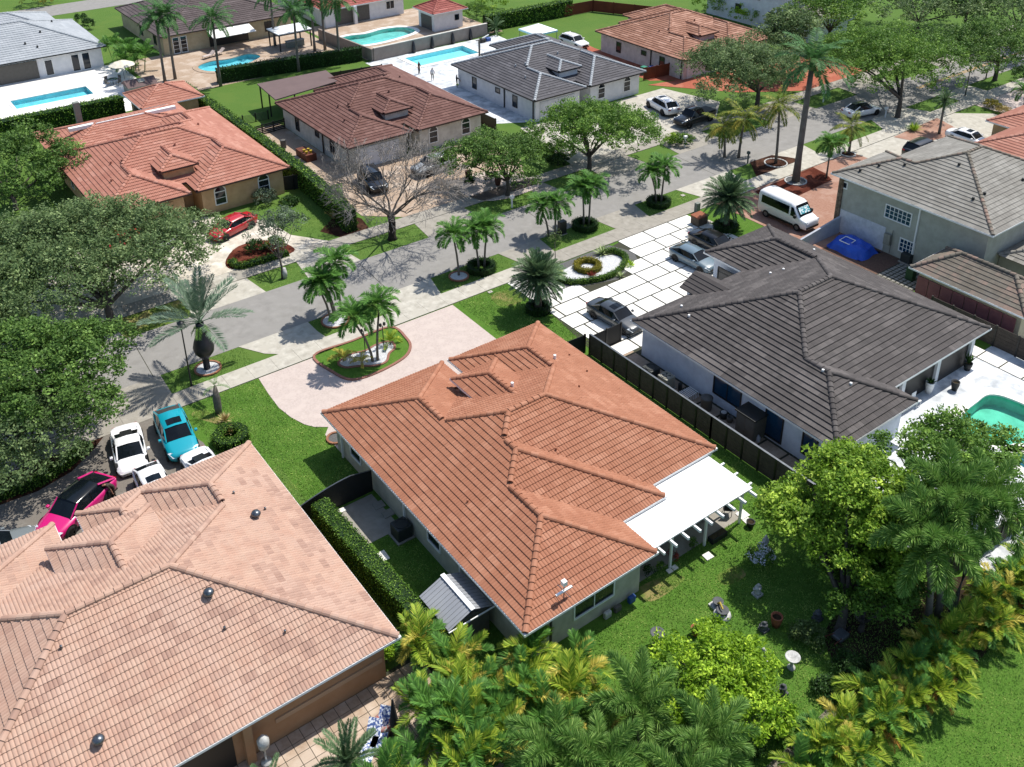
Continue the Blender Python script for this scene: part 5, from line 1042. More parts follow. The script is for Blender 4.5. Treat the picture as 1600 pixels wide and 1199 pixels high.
# foreground palms
for lb, b_, h, ln in (('foxtail palm at the bottom left of the small lime tree', (22.15, 20.71), 1.5, (.1, .3)), ('foxtail palm behind the bottom edge, right of centre', (23.08, 17.65), 1.8, (.3, .2)), ('foxtail palm at the bottom edge with upright plume', (19.00, 19.75), 1.9, (0, .2)), ('foxtail palm cut by the bottom edge near the terracotta pot', (20.89, 17.03), 1.8, (.2, .2)), ('low foxtail palm among the yellow palms at the bottom', (17.67, 21.16), 2.0, (0, 0))):
    PL(lb, b_, h, 'fox', 14, r=.12, lean=ln, extra=(('dead', 1),), sc=1.0, group='foxtail palms in the foreground')
arl = ['yellow palm clump against the metal shed', 'yellow palm clump below the roof corner of the terracotta house', 'golden palm clump beside the back lawn', 'green and gold palm clump at the bottom, left of the foxtails', 'palm clump beside the closed umbrella', 'palm clump at the bottom edge below the closed umbrella', 'dense palm clump in the middle of the bottom hedge', 'palm clump with orange fronds near the foxtails', 'thin palm clump at the corner of the blush roof', 'palm clump at the bottom edge right of the patio']
arp = [(17.78, 27.79), (19.44, 26.20), (20.74, 24.50), (17.91, 24.76), (16.03, 26.98), (14.30, 25.13), (15.98, 24.06), (18.04, 22.53), (16.67, 30.43), (11.90, 24.43)]
for k, (lb, c) in enumerate(zip(arl, arp)):
    areca('palm_clump', lb, c, 1.1 if k not in (8,) else .5, 8 if k != 8 else 4, 6, ['areca', 'areca', 'areca_y', 'areca_g', 'areca'] if k in (0, 1, 2, 8) else ['areca', 'areca_g', 'areca_g', 'areca_y', 'dead'] if k == 7 else ['areca', 'areca_g', 'areca_g'], (.9, 2.1), .88, group='palm clumps behind the patio')
PL('pygmy date palm at the bottom edge beside the loungers', (10.79, 27.03), 1.6, 'date', 26, r=.12, shaft=False, sc=.8, name='date_palm')
PL('palm frond tips at the bottom left of the patio', (7.66, 28.65), .6, 'date', 14, r=.1, shaft=False, sc=.6, name='date_palm')
# areca screen along the back boundary
n = 15
for k in range(n):
    t = k / (n - 1); x = 26.6 + 20.5 * t; y = 15.1 + .25 * math.sin(k * 1.9)
    lbl = 'areca clump in the yellow-green palm screen, number %s from its lower end' % ['one', 'two', 'three', 'four', 'five', 'six', 'seven', 'eight', 'nine', 'ten', 'eleven', 'twelve', 'thirteen', 'fourteen', 'fifteen'][k]
    areca('palm_clump', lbl, (x, y), .75, 6, 7, ['areca', 'areca_g', 'areca', 'areca_y' if k % 3 else 'dead'], (.4, 1.3), .75, group='palm screen along the back boundary')
# ---------------------------------------------------------------- hedges and shrubs
hedge('hedge', 'long clipped hedge between the buff house and the brown-roofed house', [(36.2, 71.6 + 2.6), (36.6, 78), (37.0, 85), (37.1, 96), (37.0, 108), (36.7, 119)], 1.2, 2.2, 'leaf_hedge', dens=55, size=.2)
hedge('hedge', 'tall dark hedge behind the white house pool', [(10, 117.7), (29, 117.7)], 1.3, 2.5, 'leaf_hedge', dens=40, size=.24)
hedge('hedge', 'dark hedge beside the curved pool of the taupe-roofed house', [(42.5, 122.4), (62, 119.6)], 1.2, 1.9, 'leaf_hedge_dark', dens=40, size=.24)
hedge('hedge', 'clipped flat-topped hedge between the blush and terracotta roofs', [(17.05, 42.3), (17.25, 38), (17.45, 33), (17.5, 29.8)], 1.0, 1.75, 'leaf_hedge', dens=260, size=.1)
for lb, c, r_ in (('round clipped hedge ring around two palms near the terracotta-roofed house', (41.60, 61.17), 1.05), ('round clipped hedge ring beside the gravel bed', (53.72, 61.83), 1.0), ('round clipped hedge ring with two palms on the near verge', (62.52, 61.24), .95), ('dark hedge ring at the foot of the date palm by the slab forecourt', (41.44, 53.05), .8), ('dark hedge ring at the foot of the date palm by the utility box', (63.82, 53.79), .9)):
    hedge('hedge_ring', lb, ring(*c, r_, n=14), .5, .6, 'leaf_hedge_dark', dens=190, size=.11, closed=True, group='round hedges at the feet of palms')
hedge('hedge', 'low clipped hedge winding round the white pebble bed on the forecourt', smooth_poly([(45.6, 56.0), (46.4, 54.4), (49.6, 53.5), (52.4, 54.8), (52.6, 56.4), (51.6, 57.0)], 4, closed=False), .42, .5, 'leaf_hedge', dens=230, size=.1)
hedge('hedge_ring', 'gold and red ring of low shrubs in the white pebble bed', ring(49.0, 55.9, 1.0, n=14), .5, .5, 'leaf_golden', dens=200, size=.11, closed=True, core='leaf_golden')
hedge('hedge', 'low hedge edging the mulch bed at the left edge', [(1.01, 55.90), (2.78, 55.86), (4.75, 55.79), (6.53, 56.51), (8.06, 57.51)], .7, .6, 'leaf_hedge', dens=170, size=.12)
hedge('hedge_ring', 'thick round clipped hedge with bromeliads on the left lawn', ring(*(15.74, 52.51), .85, n=14), .7, .75, 'leaf_hedge', dens=230, size=.1, closed=True)
hedge('hedge', 'low clipped hedge along the front of the red mulch bed by the small silvery tree', smooth_poly([(25.02, 75.20), (25.28, 73.87), (27.19, 73.69), (29.56, 73.62)], 4, closed=False), .6, .5, 'leaf_hedge', dens=120, size=.14)
hedge('hedge', 'green climber-clad fence at the back of the salmon-roofed house lawn', [(84, 120.8), (100, 120.2)], 1.5, 2.4, 'leaf_hedge', dens=36, size=.28)
spiky('bromeliad', 'pink-tipped bromeliad inside the thick round hedge', *(15.94, 53.01), 60, .55, 'leaf_bromeliad', z=.3); spiky('bromeliad', 'cream striped bromeliad clump beside the stubby young palm', *(16.17, 54.66), 90, .7, 'leaf_bromeliad', z=.1)
spiky('agave_plant', 'large pale spiky plant at the right of the white pebble bed', 51.6, 57.0, 80, 1.0, 'leaf_agave', w=.09); spiky('agave_plant', 'pale spiky plant at the left of the white pebble bed', 46.3, 56.4, 70, .9, 'leaf_agave', w=.08)
spiky('agave_plant', 'yellow-green spiky plant in front of the clipped forecourt hedge', 52.1, 53.9, 60, .7, 'leaf_lime'); spiky('agave_plant', 'smaller pale spiky plant in front of the clipped forecourt hedge', 50.2, 53.1, 60, .6, 'leaf_agave'); spiky('agave_plant', 'dark tuft at the left tip of the gravel bed', 44.6, 56.6, 40, .4, 'leaf_dark'); spiky('cordyline', 'small red-leaved plant in the white pebbles', 48.4, 54.6, 60, .6, 'leaf_red')
spiky('cordyline', 'coppery spiky clump in the mulch at the hedge end', *(36.32, 76.94), 150, 1.6, 'leaf_bromeliad', w=.08, e=(35, 85)); spiky('fern_clump', 'bright green fern clump in the tan bed by the pale driveway', *(98.76, 57.57), 120, 1.2, 'leaf_mango', w=.1)
tree('sapling', 'thin young tree with sparse crown in the gravel bed', (46.4, 57.2), 2.8, .04, [(46.4, 57.2, 3.2, .5, .5, .7)], 160, .16, 'leaf_olive', clump=.4)
for lb, c, r_, h, m in (('dark shrub beside the small silvery tree bed', (27.65, 76.11), 1.0, 1.0, 'leaf_dark'), ('loose shrub under the small silvery tree', (29.31, 75.45), .9, 1.1, 'leaf_hedge'), ('dark flat shrub on the lawn of the buff house', (34.20, 83.26), 1.0, .6, 'leaf_dark'), ('loose shrub at the wall of the buff house', (32.21, 84.78), 1.2, 1.5, 'leaf_silver'), ('big leafy shrub under the rounded tree by the far sidewalk', (60.50, 76.57), 1.9, 2.0, 'leaf_hedge'), ('leafy shrub mass right of the rounded tree', (62.56, 75.86), 1.5, 1.8, 'leaf_mango'), ('dark shrub below the broad yellow-green tree', (60.84, 74.59), 1.1, 1.2, 'leaf_dark'),
    ('clipped ball shrub on the pebbled bed, left one', (50.31, 75.78), .55, 1.2, 'leaf_dark'), ('clipped ball shrub on the pebbled bed, right one', (52.76, 75.46), .6, 1.3, 'leaf_dark'), ('shrub at the end of the wooden fence corner under the mango', (32.99, 19.96), .9, .9, 'leaf_olive'), ('leafy shrub in the shade by the back path', (33.13, 17.63), .8, .9, 'leaf_dark'), ('small dark shrub by the path in the shade', (31.31, 17.56), .7, .8, 'leaf_dark'), ('upright dark shrub right of the small lime tree', (27.74, 17.60), .55, 1.3, 'leaf_hedge_dark'), ('upright dark shrub below the small lime tree', (26.02, 17.58), .55, 1.2, 'leaf_hedge_dark'), ('flowering shrub by the patio wall of the peach house', (15.29, 31.70), .45, 1.5, 'leaf_lime'),
    ('small shrub beside the pale driveway at the upper right', (112.53, 56.10), 1.1, 1.0, 'leaf_golden'), ('pale shrub by the mailbox driveway at the upper right', (111.80, 54.48), .9, .9, 'leaf_bromeliad'), ('dark round shrub at the right edge by the street', (125.34, 59.32), 1.6, 1.8, 'leaf_dark'), ('low shrubs under the far palm by the pickup', (75.30, 70.83), 1.5, 1.2, 'leaf_hedge'), ('grassy palm seedling beside the white post across the street', (74.33, 71.34), .9, 1.3, 'leaf_mango'), ('dark shrub row by the far white house at the top left', (36.26, 162.02), 1.0, 2.2, 'leaf_dark'), ('second dark shrub by the far white house at the top left', (36.43, 159.15), 1.0, 2.0, 'leaf_dark'), ('hanging vine on the white column of the back porch', (28.20, 28.29), .45, 1.9, 'leaf_dark'), ('shrub at the top edge between the far palms', (33.85, 179.83), 3.0, 3.0, 'leaf_golden'), ('garden shrubs behind the gazebo at the top', (87.18, 127.73), 2.4, 2.6, 'leaf_hedge'), ('leafy shrub right of the gazebo at the top', (91.89, 129.97), 2.6, 3.0, 'leaf_mango'), ('big shrub behind the salmon roof at the top edge', (119.16, 106.51), 4.0, 4.0, 'leaf_mango'), ('yellow-green shrub beside the white two-storey house', (118.18, 99.62), 3.0, 3.2, 'leaf_lime')):
    shrub('shrub', lb, *c, r_, h, m, n=int(700 + 900 * r_), size=.12 + .035 * r_, clump=.2 + .08 * r_)
x, y = (35.03, 24.86); E = shrub('flowering_shrub', 'shrub covered in small white-blue flowers on the back lawn', x, y, .75, 1.3, 'leaf_hedge', n=1400, size=.1)
pchild(link('flowers', crown_mesh('flowers', [(x, y, .75, .78, .78, .7)], 420, .09, 'flower_white', clump=.25, aspect=.9)), E)

# ---------------------------------------------------------------- fences and walls
def fence(name, label, pts, h, step, m, post, cap=None, planks=6, gap=.012):
    E = empty(name, (*pts[0], 0), label, 'fence'); i = 0
    for (x0, y0), (x1, y1) in zip(pts, pts[1:]):
        L = math.hypot(x1 - x0, y1 - y0); n = max(1, round(L / step)); tx, ty = (x1 - x0) / L, (y1 - y0) / L
        for k in range(n + 1):
            px, py = x0 + tx * L * k / n, y0 + ty * L * k / n; pchild(MB().box(px - .06, px + .06, py - .06, py + .06, 0, h + .03).build('post', post), E)
            if k == n: continue
            b = MB()
            for q in range(planks):
                z0 = .05 + (h - .08) * q / planks; z1 = .05 + (h - .08) * (q + 1) / planks - gap; a, c = L * k / n + .06, L * (k + 1) / n - .06
                b.prism([(x0 + tx * a - ty * .02, y0 + ty * a + tx * .02), (x0 + tx * c - ty * .02, y0 + ty * c + tx * .02), (x0 + tx * c + ty * .02, y0 + ty * c - tx * .02), (x0 + tx * a + ty * .02, y0 + ty * a - tx * .02)], z0, z1)
            o = pchild(b.build('panel', m), E); o['tv'] = random.random()
        if cap: pchild(MB().prism([(x0 - ty * .07, y0 + tx * .07), (x1 - ty * .07, y1 + tx * .07), (x1 + ty * .07, y1 - tx * .07), (x0 + ty * .07, y0 - tx * .07)], h + .031, h + .06).build('cap_rail', cap), E)
    return E
fence('wooden_fence', 'weathered wooden panel fence with black posts between the terracotta and charcoal roofs', [(40.75, 46.0), (40.78, 34), (40.9, 19.6)], 1.75, 1.31, 'wood_fence', 'fence_post', 'metal_grey')
fence('wooden_fence', 'grey wooden panel fence beyond the pool deck at the right edge', [(65.3, 34), (65.3, 20)], 1.8, 1.8, 'wood_fence', 'fence_post')
fence('wooden_fence', 'short wooden fence piece behind the pool deck under the foxtail palms', [(41, 18.2), (56, 17.2)], 1.6, 1.5, 'wood_fence', 'fence_post')
fence('black_fence', 'black side gate beside the charcoal-roofed house', [(40.85, 45.9), (43.7, 45.9)], 1.7, 1.4, 'fence_black', 'fence_post', planks=1)
fence('black_fence', 'black fence panel at the front right corner of the terracotta-roofed house', [(37.0, 46.6), (40.6, 46.4)], 1.6, 1.7, 'fence_black', 'fence_post', planks=1)
fence('black_fence', 'black gate between hedge and buff house', [(35.0, 86.2), (37.0, 85.6)], 1.6, 1.0, 'fence_black', 'fence_post', planks=1)
fence('rust_fence', 'rust-red fence along the back lawn of the salmon-roofed house', [(86.8, 120.4), (104, 119.2), (109, 110)], 1.9, 4, 'fence_rust', 'fence_rust', planks=1)
fence('rust_fence', 'rust-red gate by the salmon-roofed house drive', [(86.9, 89.2), (90.9, 88.7)], 1.7, 2, 'fence_rust', 'fence_rust', planks=1)
fence('rust_fence', 'dark brown fence between the brown and slate roofs', [(60.6, 110.5), (61.0, 97), (61.3, 86.5)], 1.5, 3, 'trim_brown', 'trim_brown', planks=1)
fence('rust_fence', 'dark brown fence behind the brown-roofed house', [(52.3, 112.5), (60.6, 111.2)], 1.8, 3, 'trim_brown', 'trim_brown', planks=1)
fence('black_fence', 'thin black mesh fence on the lawn left of the brown membrane roof', [(37.6, 106.3), (42.2, 106)], 1.1, 1.5, 'fence_black', 'fence_post', planks=7, gap=.11)
fence('black_fence', 'black slatted gate beside the off-white wall of the brown-roofed house', [(38.2, 101.6), (42.4, 101.9)], 1.3, 1.4, 'fence_black', 'fence_post', planks=6, gap=.06)
E = empty('boundary_wall', (73, 118.3, 0), 'tan masonry wall between two pool gardens', 'wall'); pchild(MB().prism([(63.2, 117.9), (82.8, 118.6), (82.8, 118.85), (63.2, 118.15)], 0, 1.8).build('wall_panel', 'boundary_tan'), E); pchild(MB().prism([(63.2, 117.85), (82.8, 118.55), (82.8, 118.9), (63.2, 118.2)], 1.8, 1.88).build('coping', 'wall_offwhite'), E); pchild(MB().prism([(62.95, 118.1), (63.2, 118.1), (62.0, 132), (61.75, 132)], 0, 1.7).build('wall_panel', 'boundary_tan'), E)
for k, lb in enumerate(('leftmost', 'second', 'third', 'rightmost')):
    x = 69.6 + 3.2 * k + (.4 if k > 1 else 0); y = 117.7 + .035 * (x - 63.2) + .05; E = empty('bagged_plant', (x, y, .0), '%s of the four black-wrapped posts against the tan garden wall' % lb, 'post', 'wrapped posts at the garden wall'); MB().lathe(0, 0, [(.28, 0), (.3, .5), (.22, 1.1), (.12, 1.6), (.03, 1.75)], 8).build('wrap', 'wrap_black', E, smooth=True)
E = empty('block_wall', (69, 50, 0), 'low white block wall with sloping top beside the white van', 'wall')
pchild(MB().add([(64.7, 47.2, 0), (71.3, 47.2, 0), (71.3, 47.0, 0), (64.7, 47.0, 0), (64.7, 47.2, .9), (71.3, 47.2, 1.7), (71.3, 47.0, 1.7), (64.7, 47.0, .9)], [(0, 1, 2, 3), (7, 6, 5, 4), (4, 5, 1, 0), (5, 6, 2, 1), (6, 7, 3, 2), (7, 4, 0, 3)]).build('wall_panel', 'block_white'), E)
# curved-top black gate between the two front roofs
E = empty('garden_gate', (17.8, 43.6, 0), 'black garden fence with curved top rail between blush and terracotta roofs', 'fence'); b = MB(); tops = MB(); pr = None
for k in range(13):
    x = 15.3 + 5.5 * k / 12; z = 1.15 + .75 * math.sin(min(1, k / 9) * math.pi / 2) if k < 9 else 1.9 - .1 * (k - 9)
    if pr: b.add([(pr[0], 42.85, .05), (x, 42.85, .05), (x, 42.85, z), (pr[0], 42.85, pr[1]), (pr[0], 42.9, .05), (x, 42.9, .05), (x, 42.9, z), (pr[0], 42.9, pr[1])], [(0, 1, 2, 3), (7, 6, 5, 4), (3, 2, 6, 7)]); tops.tube([(pr[0], 42.87, pr[1] + .02), (x, 42.87, z + .02)], .035, 5)
    pr = (x, z)
pchild(b.build('panel', 'fence_black'), E); pchild(tops.build('top_rail', 'metal_grey'), E)
# ---------------------------------------------------------------- metal shed beside the hedge
E = empty('garden_shed', (18.7, 31.6, 0), 'corrugated metal lean-to with ridge between hedge and terracotta-roofed house', 'shed'); b = MB(); b2 = MB()
for k in range(22):
    y0 = 30.0 + .125 * k; y1 = y0 + .125; z = .02 if k % 2 else 0
    b.add([(17.95, y0, 1.85 + z), (19.4, y0, 2.4 + z), (19.4, y1, 2.4 + z), (17.95, y1, 1.85 + z)], [(0, 1, 2, 3)]); b2.add([(19.4, y0, 2.4 + z), (20.65, y0, 1.85 + z), (20.65, y1, 1.85 + z), (19.4, y1, 2.4 + z)], [(0, 1, 2, 3)])
pchild(b.build('roof_sheet', 'metal_shed'), E); pchild(b2.build('roof_sheet', 'metal_shed'), E); pchild(MB().prism([(19.28, 29.95), (19.52, 29.95), (19.52, 32.8), (19.28, 32.8)], 2.42, 2.46).build('ridge_strip', 'gutter_white'), E); pchild(MB().prism([(18.1, 30.2), (20.5, 30.2), (20.5, 32.6), (18.1, 32.6)], 0, 1.84).build('wall', 'tub_grey'), E)
pchild(MB().box(17.92, 20.68, 29.92, 29.98, 1.79, 1.85).build('trim', 'gutter_white'), E)
# ---------------------------------------------------------------- air conditioners and side-yard clutter
def ac(label, x, y, m, s=.9, h=.95, rz=0.):
    E = empty('air_conditioner', (x, y, 0), label, 'air conditioner', None, rz); MB().box(-s / 2, s / 2, -s / 2, s / 2, .1, h).build('cabinet', m, E, bevel=.06); MB().box(-s / 2 - .1, s / 2 + .1, -s / 2 - .1, s / 2 + .1, 0.02, .1).build('pad', 'concrete_aged', E)
    MB().lathe(0, 0, [(s * .44, h), (s * .44, h + .04), (s * .36, h + .04), (s * .36, h + .005)], 18).build('fan_ring', m, E); f = MB()
    for k in range(4): a = k * 1.571 + .4; f.add([(0, 0, h + .012), (math.cos(a) * s * .34, math.sin(a) * s * .34, h + .012), (math.cos(a + .6) * s * .34, math.sin(a + .6) * s * .34, h + .012)], [(0, 1, 2)])
    MB().lathe(0, 0, [(s * .36, h + .003), (s * .3, h + .004)], 18).build('fan_well', 'trim_black', E); f.build('fan_blades', 'ac_dark', E); return E
ac('dark grey air conditioner in the shade beside the terracotta-roofed house', *(20.29, 38.60), 'ac_dark', .95, .95); ac('black air conditioner at the corner of the charcoal-roofed house', *(42.22, 41.10), 'ac_dark', .95, 1.0); ac('beige air conditioner beside the white side wall of the charcoal-roofed house', *(42.34, 39.68), 'ac_beige', .9, 1.05)
ac('left grey air conditioner by the sage two-storey house', *(71.48, 40.09), 'ac_dark', .9, .9); ac('right grey air conditioner by the sage two-storey house', *(72.50, 41.03), 'ac_dark', .85, .9)
x, y = (42.64, 37.99); E = empty('pool_pump', (x, y, 0), 'white pipework and filters of the pool equipment in the side yard', 'pool equipment')
MB().lathe(-.9, .9, [(.2, 0), (.24, .1), (.24, .7), (.1, .85)], 12).build('filter_tank', 'ac_beige', E, smooth=True); MB().tube([(-.5, .4, .25), (.1, .4, .25)], .14, 10).build('pump', 'plastic_dark', E); MB().lathe(.3, .9, [(.15, 0), (.15, .5), (.08, .6)], 10).build('chlorinator', 'plastic_dark', E)
for k in range(7): MB().tube([(-.3 + .16 * k, -.5, .1), (-.3 + .16 * k, -.5, .45), (-.3 + .16 * k, .35, .45), (-.3 + .16 * k, .35, .1)], .035, 5).build('pipe', 'gutter_white', E)
MB().tube([(-1.3, .2, .3), (-.2, .2, .3), (-.2, -.4, .3)], .04, 5).build('pipe', 'gutter_white', E)
x, y = (42.79, 36.27); E = empty('water_tank', (x, y, 0), 'light grey lidded barrel by the charcoal-roofed house', 'barrel'); MB().lathe(0, 0, [(.34, 0), (.38, .1), (.4, .9), (.42, .95), (.42, 1.0), (.2, 1.06), (.02, 1.08)], 16).build('barrel', 'tub_grey', E, smooth=True)
x, y = (43.00, 34.90); E = empty('bucket', (x, y, 0), 'black bucket with pale lid near the side-yard barrel', 'bucket'); MB().lathe(0, 0, [(.22, 0), (.28, .5)], 12).build('pail', 'plastic_dark', E, smooth=True); MB().lathe(0, 0, [(.2, .505), (.19, .54)], 12).build('lid', 'statue', E)
x, y = (43.03, 34.37); E = empty('bucket', (x, y, 0), 'small grey bucket next to the storage cabinet', 'bucket'); MB().lathe(0, 0, [(.18, 0), (.22, .45), (.17, .452), (.15, .1)], 12).build('pail', 'tub_grey', E, smooth=True)
x, y = (43.20, 32.74); E = empty('storage_cabinet', (x, y, 0), 'tall taupe plastic storage cabinet with dark roof in the side yard', 'cabinet'); MB().box(-.65, .65, -.75, .75, 0, 1.75).build('cabinet_body', 'tub_grey', E); MB().prism([(-.75, -.85), (.75, -.85), (.75, .85), (-.75, .85)], 1.75, 1.85).build('roof', 'plastic_dark', E); MB().box(-.675, -.655, -.7, -.015, .1, 1.68).build('door', 'tub_grey', E); MB().box(-.675, -.655, .015, .7, .1, 1.68).build('door', 'tub_grey', E)
x, y = (43.01, 31.92); E = empty('water_jug', (x, y, 0), 'pale blue jug on the slabs by the storage cabinet', 'jug'); MB().lathe(0, 0, [(.13, 0), (.15, .05), (.15, .35), (.06, .42), (.06, .5)], 10).build('jug', 'block_white', E, smooth=True)
# ---------------------------------------------------------------- grey house yard
x, y = 69.7, 44.4; E = empty('tarp_cover', (x, y, 0), 'crumpled blue tarpaulin heap with a white frame on top', 'tarp'); V = []; F = []; nx_, ny_ = 18, 12
for j in range(ny_):
    for i in range(nx_):
        u, v_ = i / (nx_ - 1) * 2 - 1, j / (ny_ - 1) * 2 - 1; e = max(0, 1 - (abs(u) ** 3 + abs(v_) ** 3)); V.append((u * 1.45 + .1 * math.sin(5 * v_), v_ * 1.9 + .1 * math.sin(4 * u), .02 + .95 * e ** .5 + .1 * math.sin(7 * u + 3 * v_) * e + .07 * math.sin(11 * v_ - 4 * u) * e))
for j in range(ny_ - 1):
    for i in range(nx_ - 1): F.append((j * nx_ + i, j * nx_ + i + 1, (j + 1) * nx_ + i + 1, (j + 1) * nx_ + i))
MB().add(V, F).build('tarpaulin', 'tarp', E); fr = MB()
for a, b_ in (((-.9, -.5), (-.9, .5)), ((-.9, .5), (0, .5)), ((0, .5), (0, -.5)), ((0, -.5), (-.9, -.5))): fr.tube([(a[0] - .1, a[1] + .2, 1.02 if a[0] > -.5 else .92), (b_[0] - .1, b_[1] + .2, 1.02 if b_[0] > -.5 else .92)], .04, 5)
fr.build('frame', 'gutter_white', E)
yd = sheet('yard', [(66.6, 40.4), (71.5, 40.4), (71.5, 48.2), (66.6, 50.4)], .02, 'gravel_tan'); MATS['yard_soil'] = mat('yard_soil', '8a6a58', '6e5244', 7., .95, bump=1., bscale=30.); yd.data.materials[0] = MATS['yard_soil']
tb = sheet('turf_block_paving', [(66.7, 36.9), (71.4, 36.9), (71.4, 40.4), (66.7, 40.4)], .02, 'joint_dark'); b = MB().box(0, .3, 0, .3, 0, .05); pm = meshdata('paving_block', b.v, b.f, 'concrete_aged')
for i in range(11):
    for j in range(8): link('paving_block', pm, tb, (66.85 + .41 * i, 37.1 + .41 * j, 0))
x, y = (69.10, 38.20); E = empty('wheelie_bin', (x, y, 0), 'green wheelie bin at the corner of the rose-panelled pavilion', 'bin'); MB().box(-.3, .3, -.33, .33, .05, 1.0).build('bin_body', 'bin_green', E, bevel=.04); MB().box(-.33, .33, -.36, .36, 1.0, 1.08).build('lid', 'bin_green', E)
for lb, c, m in (('teal wheelie bin behind the rust-red gate', (88.6, 91.0), 'bin_teal'), ('blue wheelie bin behind the rust-red gate', (89.5, 90.4), 'bin_blue')): E = empty('wheelie_bin', (*c, 0), lb, 'bin'); MB().box(-.3, .3, -.33, .33, .05, 1.0).build('bin_body', m, E, bevel=.04); MB().box(-.33, .33, -.36, .36, 1.0, 1.08).build('lid', m, E)
E = empty('meter_box', (71.35, 42.2, 0), 'beige electrical cabinet on the sage wall by the blue tarpaulin', 'electrical box'); MB().box(-.12, .1, -.3, .3, .9, 1.9).build('cabinet_body', 'ac_beige', E); MB().tube([(0, -.4, .1), (0, -.4, 2.4)], .03, 5).build('conduit', 'metal_grey', E)
# ---------------------------------------------------------------- street furniture
def lamp(label, base, h):
    E = empty('street_lamp', (*base, 0), label, 'street lamp', 'street lamps'); MB().tube([(0, 0, 0), (0, 0, .5), (0, 0, h - .5)], [.09, .06, .045], 8).build('pole', 'lamp_black', E); MB().lathe(0, 0, [(.06, h - .5), (.2, h - .15), (.22, h - .1)], 8).build('lantern', 'lamp_glass', E); MB().lathe(0, 0, [(.26, h - .1), (.18, h - .02), (.05, h + .08)], 8).build('cap', 'lamp_black', E)
lamp('tall black lantern street lamp beside the black-wrapped palm', (15.82, 59.95), 5.35); lamp('tall black lantern street lamp by the bend near the black mailbox', (114.17, 60.57), 5.3)
for lb, c in (('left black post lamp on the kerbed pebble island', (27.62, 56.15)), ('right black post lamp on the kerbed pebble island', (29.10, 55.98))):
    E = empty('garden_lamp', (*c, 0), lb, 'lamp'); MB().tube([(0, 0, 0), (0, 0, 1.9)], .035, 6).build('pole', 'lamp_black', E)
    for s in (-1, 1): MB().lathe(.16 * s, 0, [(.03, 1.85), (.11, 1.95), (.11, 2.1), (.03, 2.18)], 8).build('lantern', 'lamp_black', E)
def mailbox(label, c, m, h=1.2, w=.3): E = empty('mailbox', (*c, 0), label, 'mailbox'); MB().box(-.06, .06, -.06, .06, 0, h).build('post', m, E); MB().box(-w, w, -.16, .16, h, h + .3).build('box', m, E, bevel=.05); return E
mailbox('black mailbox on a post under the dark oak', (122.08, 62.50), 'lamp_black'); mailbox('teal post with red top beside the brown mulch', (76.86, 62.71), 'utility_green', 1.1, .14); mailbox('white mailbox post below the tall bright oak', (99.91, 62.06), 'gutter_white', 1.0, .2); mailbox('white mailbox by the two-stem oak', (98.47, 69.79), 'gutter_white', 1.1, .2); mailbox('white mailbox by the broad tree on the far verge', (50.85, 69.27), 'gutter_white', 1.0, .2); mailbox('small white mailbox beside the rounded tree', (74.79, 69.83), 'gutter_white', 1.1, .2)
x, y = (51.23, 62.13); E = empty('signal_box', (x, y, 0), 'dark grey utility cabinet among the palms on the verge', 'utility box'); MB().box(-.35, .35, -.25, .25, 0, 1.35).build('cabinet_body', 'lamp_black', E, bevel=.02); MB().box(-.4, .4, -.3, .3, 0, .08).build('plinth', 'concrete_aged', E)
x, y = (62.62, 56.01); E = empty('utility_box', (x, y, 0), 'brown stone-clad utility box with pale top beside the date palm', 'utility box'); MB().box(-.6, .6, -.5, .5, 0, .85).build('cabinet_body', 'stone_veneer', E); MB().box(-.66, .66, -.56, .56, .85, .95).build('lid', 'terracotta', E); MB().box(.6, 1.2, -.7, -.1, 0, .1).build('pad', 'concrete', E)
x, y = (64.23, 57.82); E = empty('utility_pedestal', (x, y, 0), 'grey utility pedestal behind the stone-clad box', 'utility box'); MB().box(-.22, .22, -.2, .2, 0, 1.0).build('cabinet_body', 'concrete_post', E, bevel=.03); MB().box(-.25, .25, -.23, .23, 0, .06).build('plinth', 'concrete', E)
E = empty('trunk_guard', (27.39, 70.08) + (0,), 'pale plastic guard around the trunk of the small silvery tree', 'tree guard'); MB().lathe(.25, 0, [(.2, 0), (.24, .5), (.16, .95)], 10).build('guard', 'statue', E, smooth=True)
for c, s in (((16.62, 58.58), (.55, .5)), ((13.12, 59.31), (.6, .45)), ((65.82, 61.25), (.4, .4)), ((40.06, 57.68), (.4, .3)), ((61.87, 57.08), (.35, .3))):
    E = empty('meter_cover', (*c, .06), {328: 0}.get(0) or 'flat utility cover set in the ground near %s' % ('the stubby young palm' if c == (16.62, 58.58) else 'the rear of the teal SUV' if c == (13.12, 59.31) else 'the third round hedge' if c == (65.82, 61.25) else 'the date palm lawn corner' if c == (40.06, 57.68) else 'the stone-clad utility box'), 'utility cover'); MB().box(-s[0] / 2, s[0] / 2, -s[1] / 2, s[1] / 2, -.03, .0).build('lid', 'concrete_aged' if s[0] > .45 else 'concrete', E); MB().box(-.06, .06, -.03, .03, .0, .008).build('handle', 'metal_grey', E)
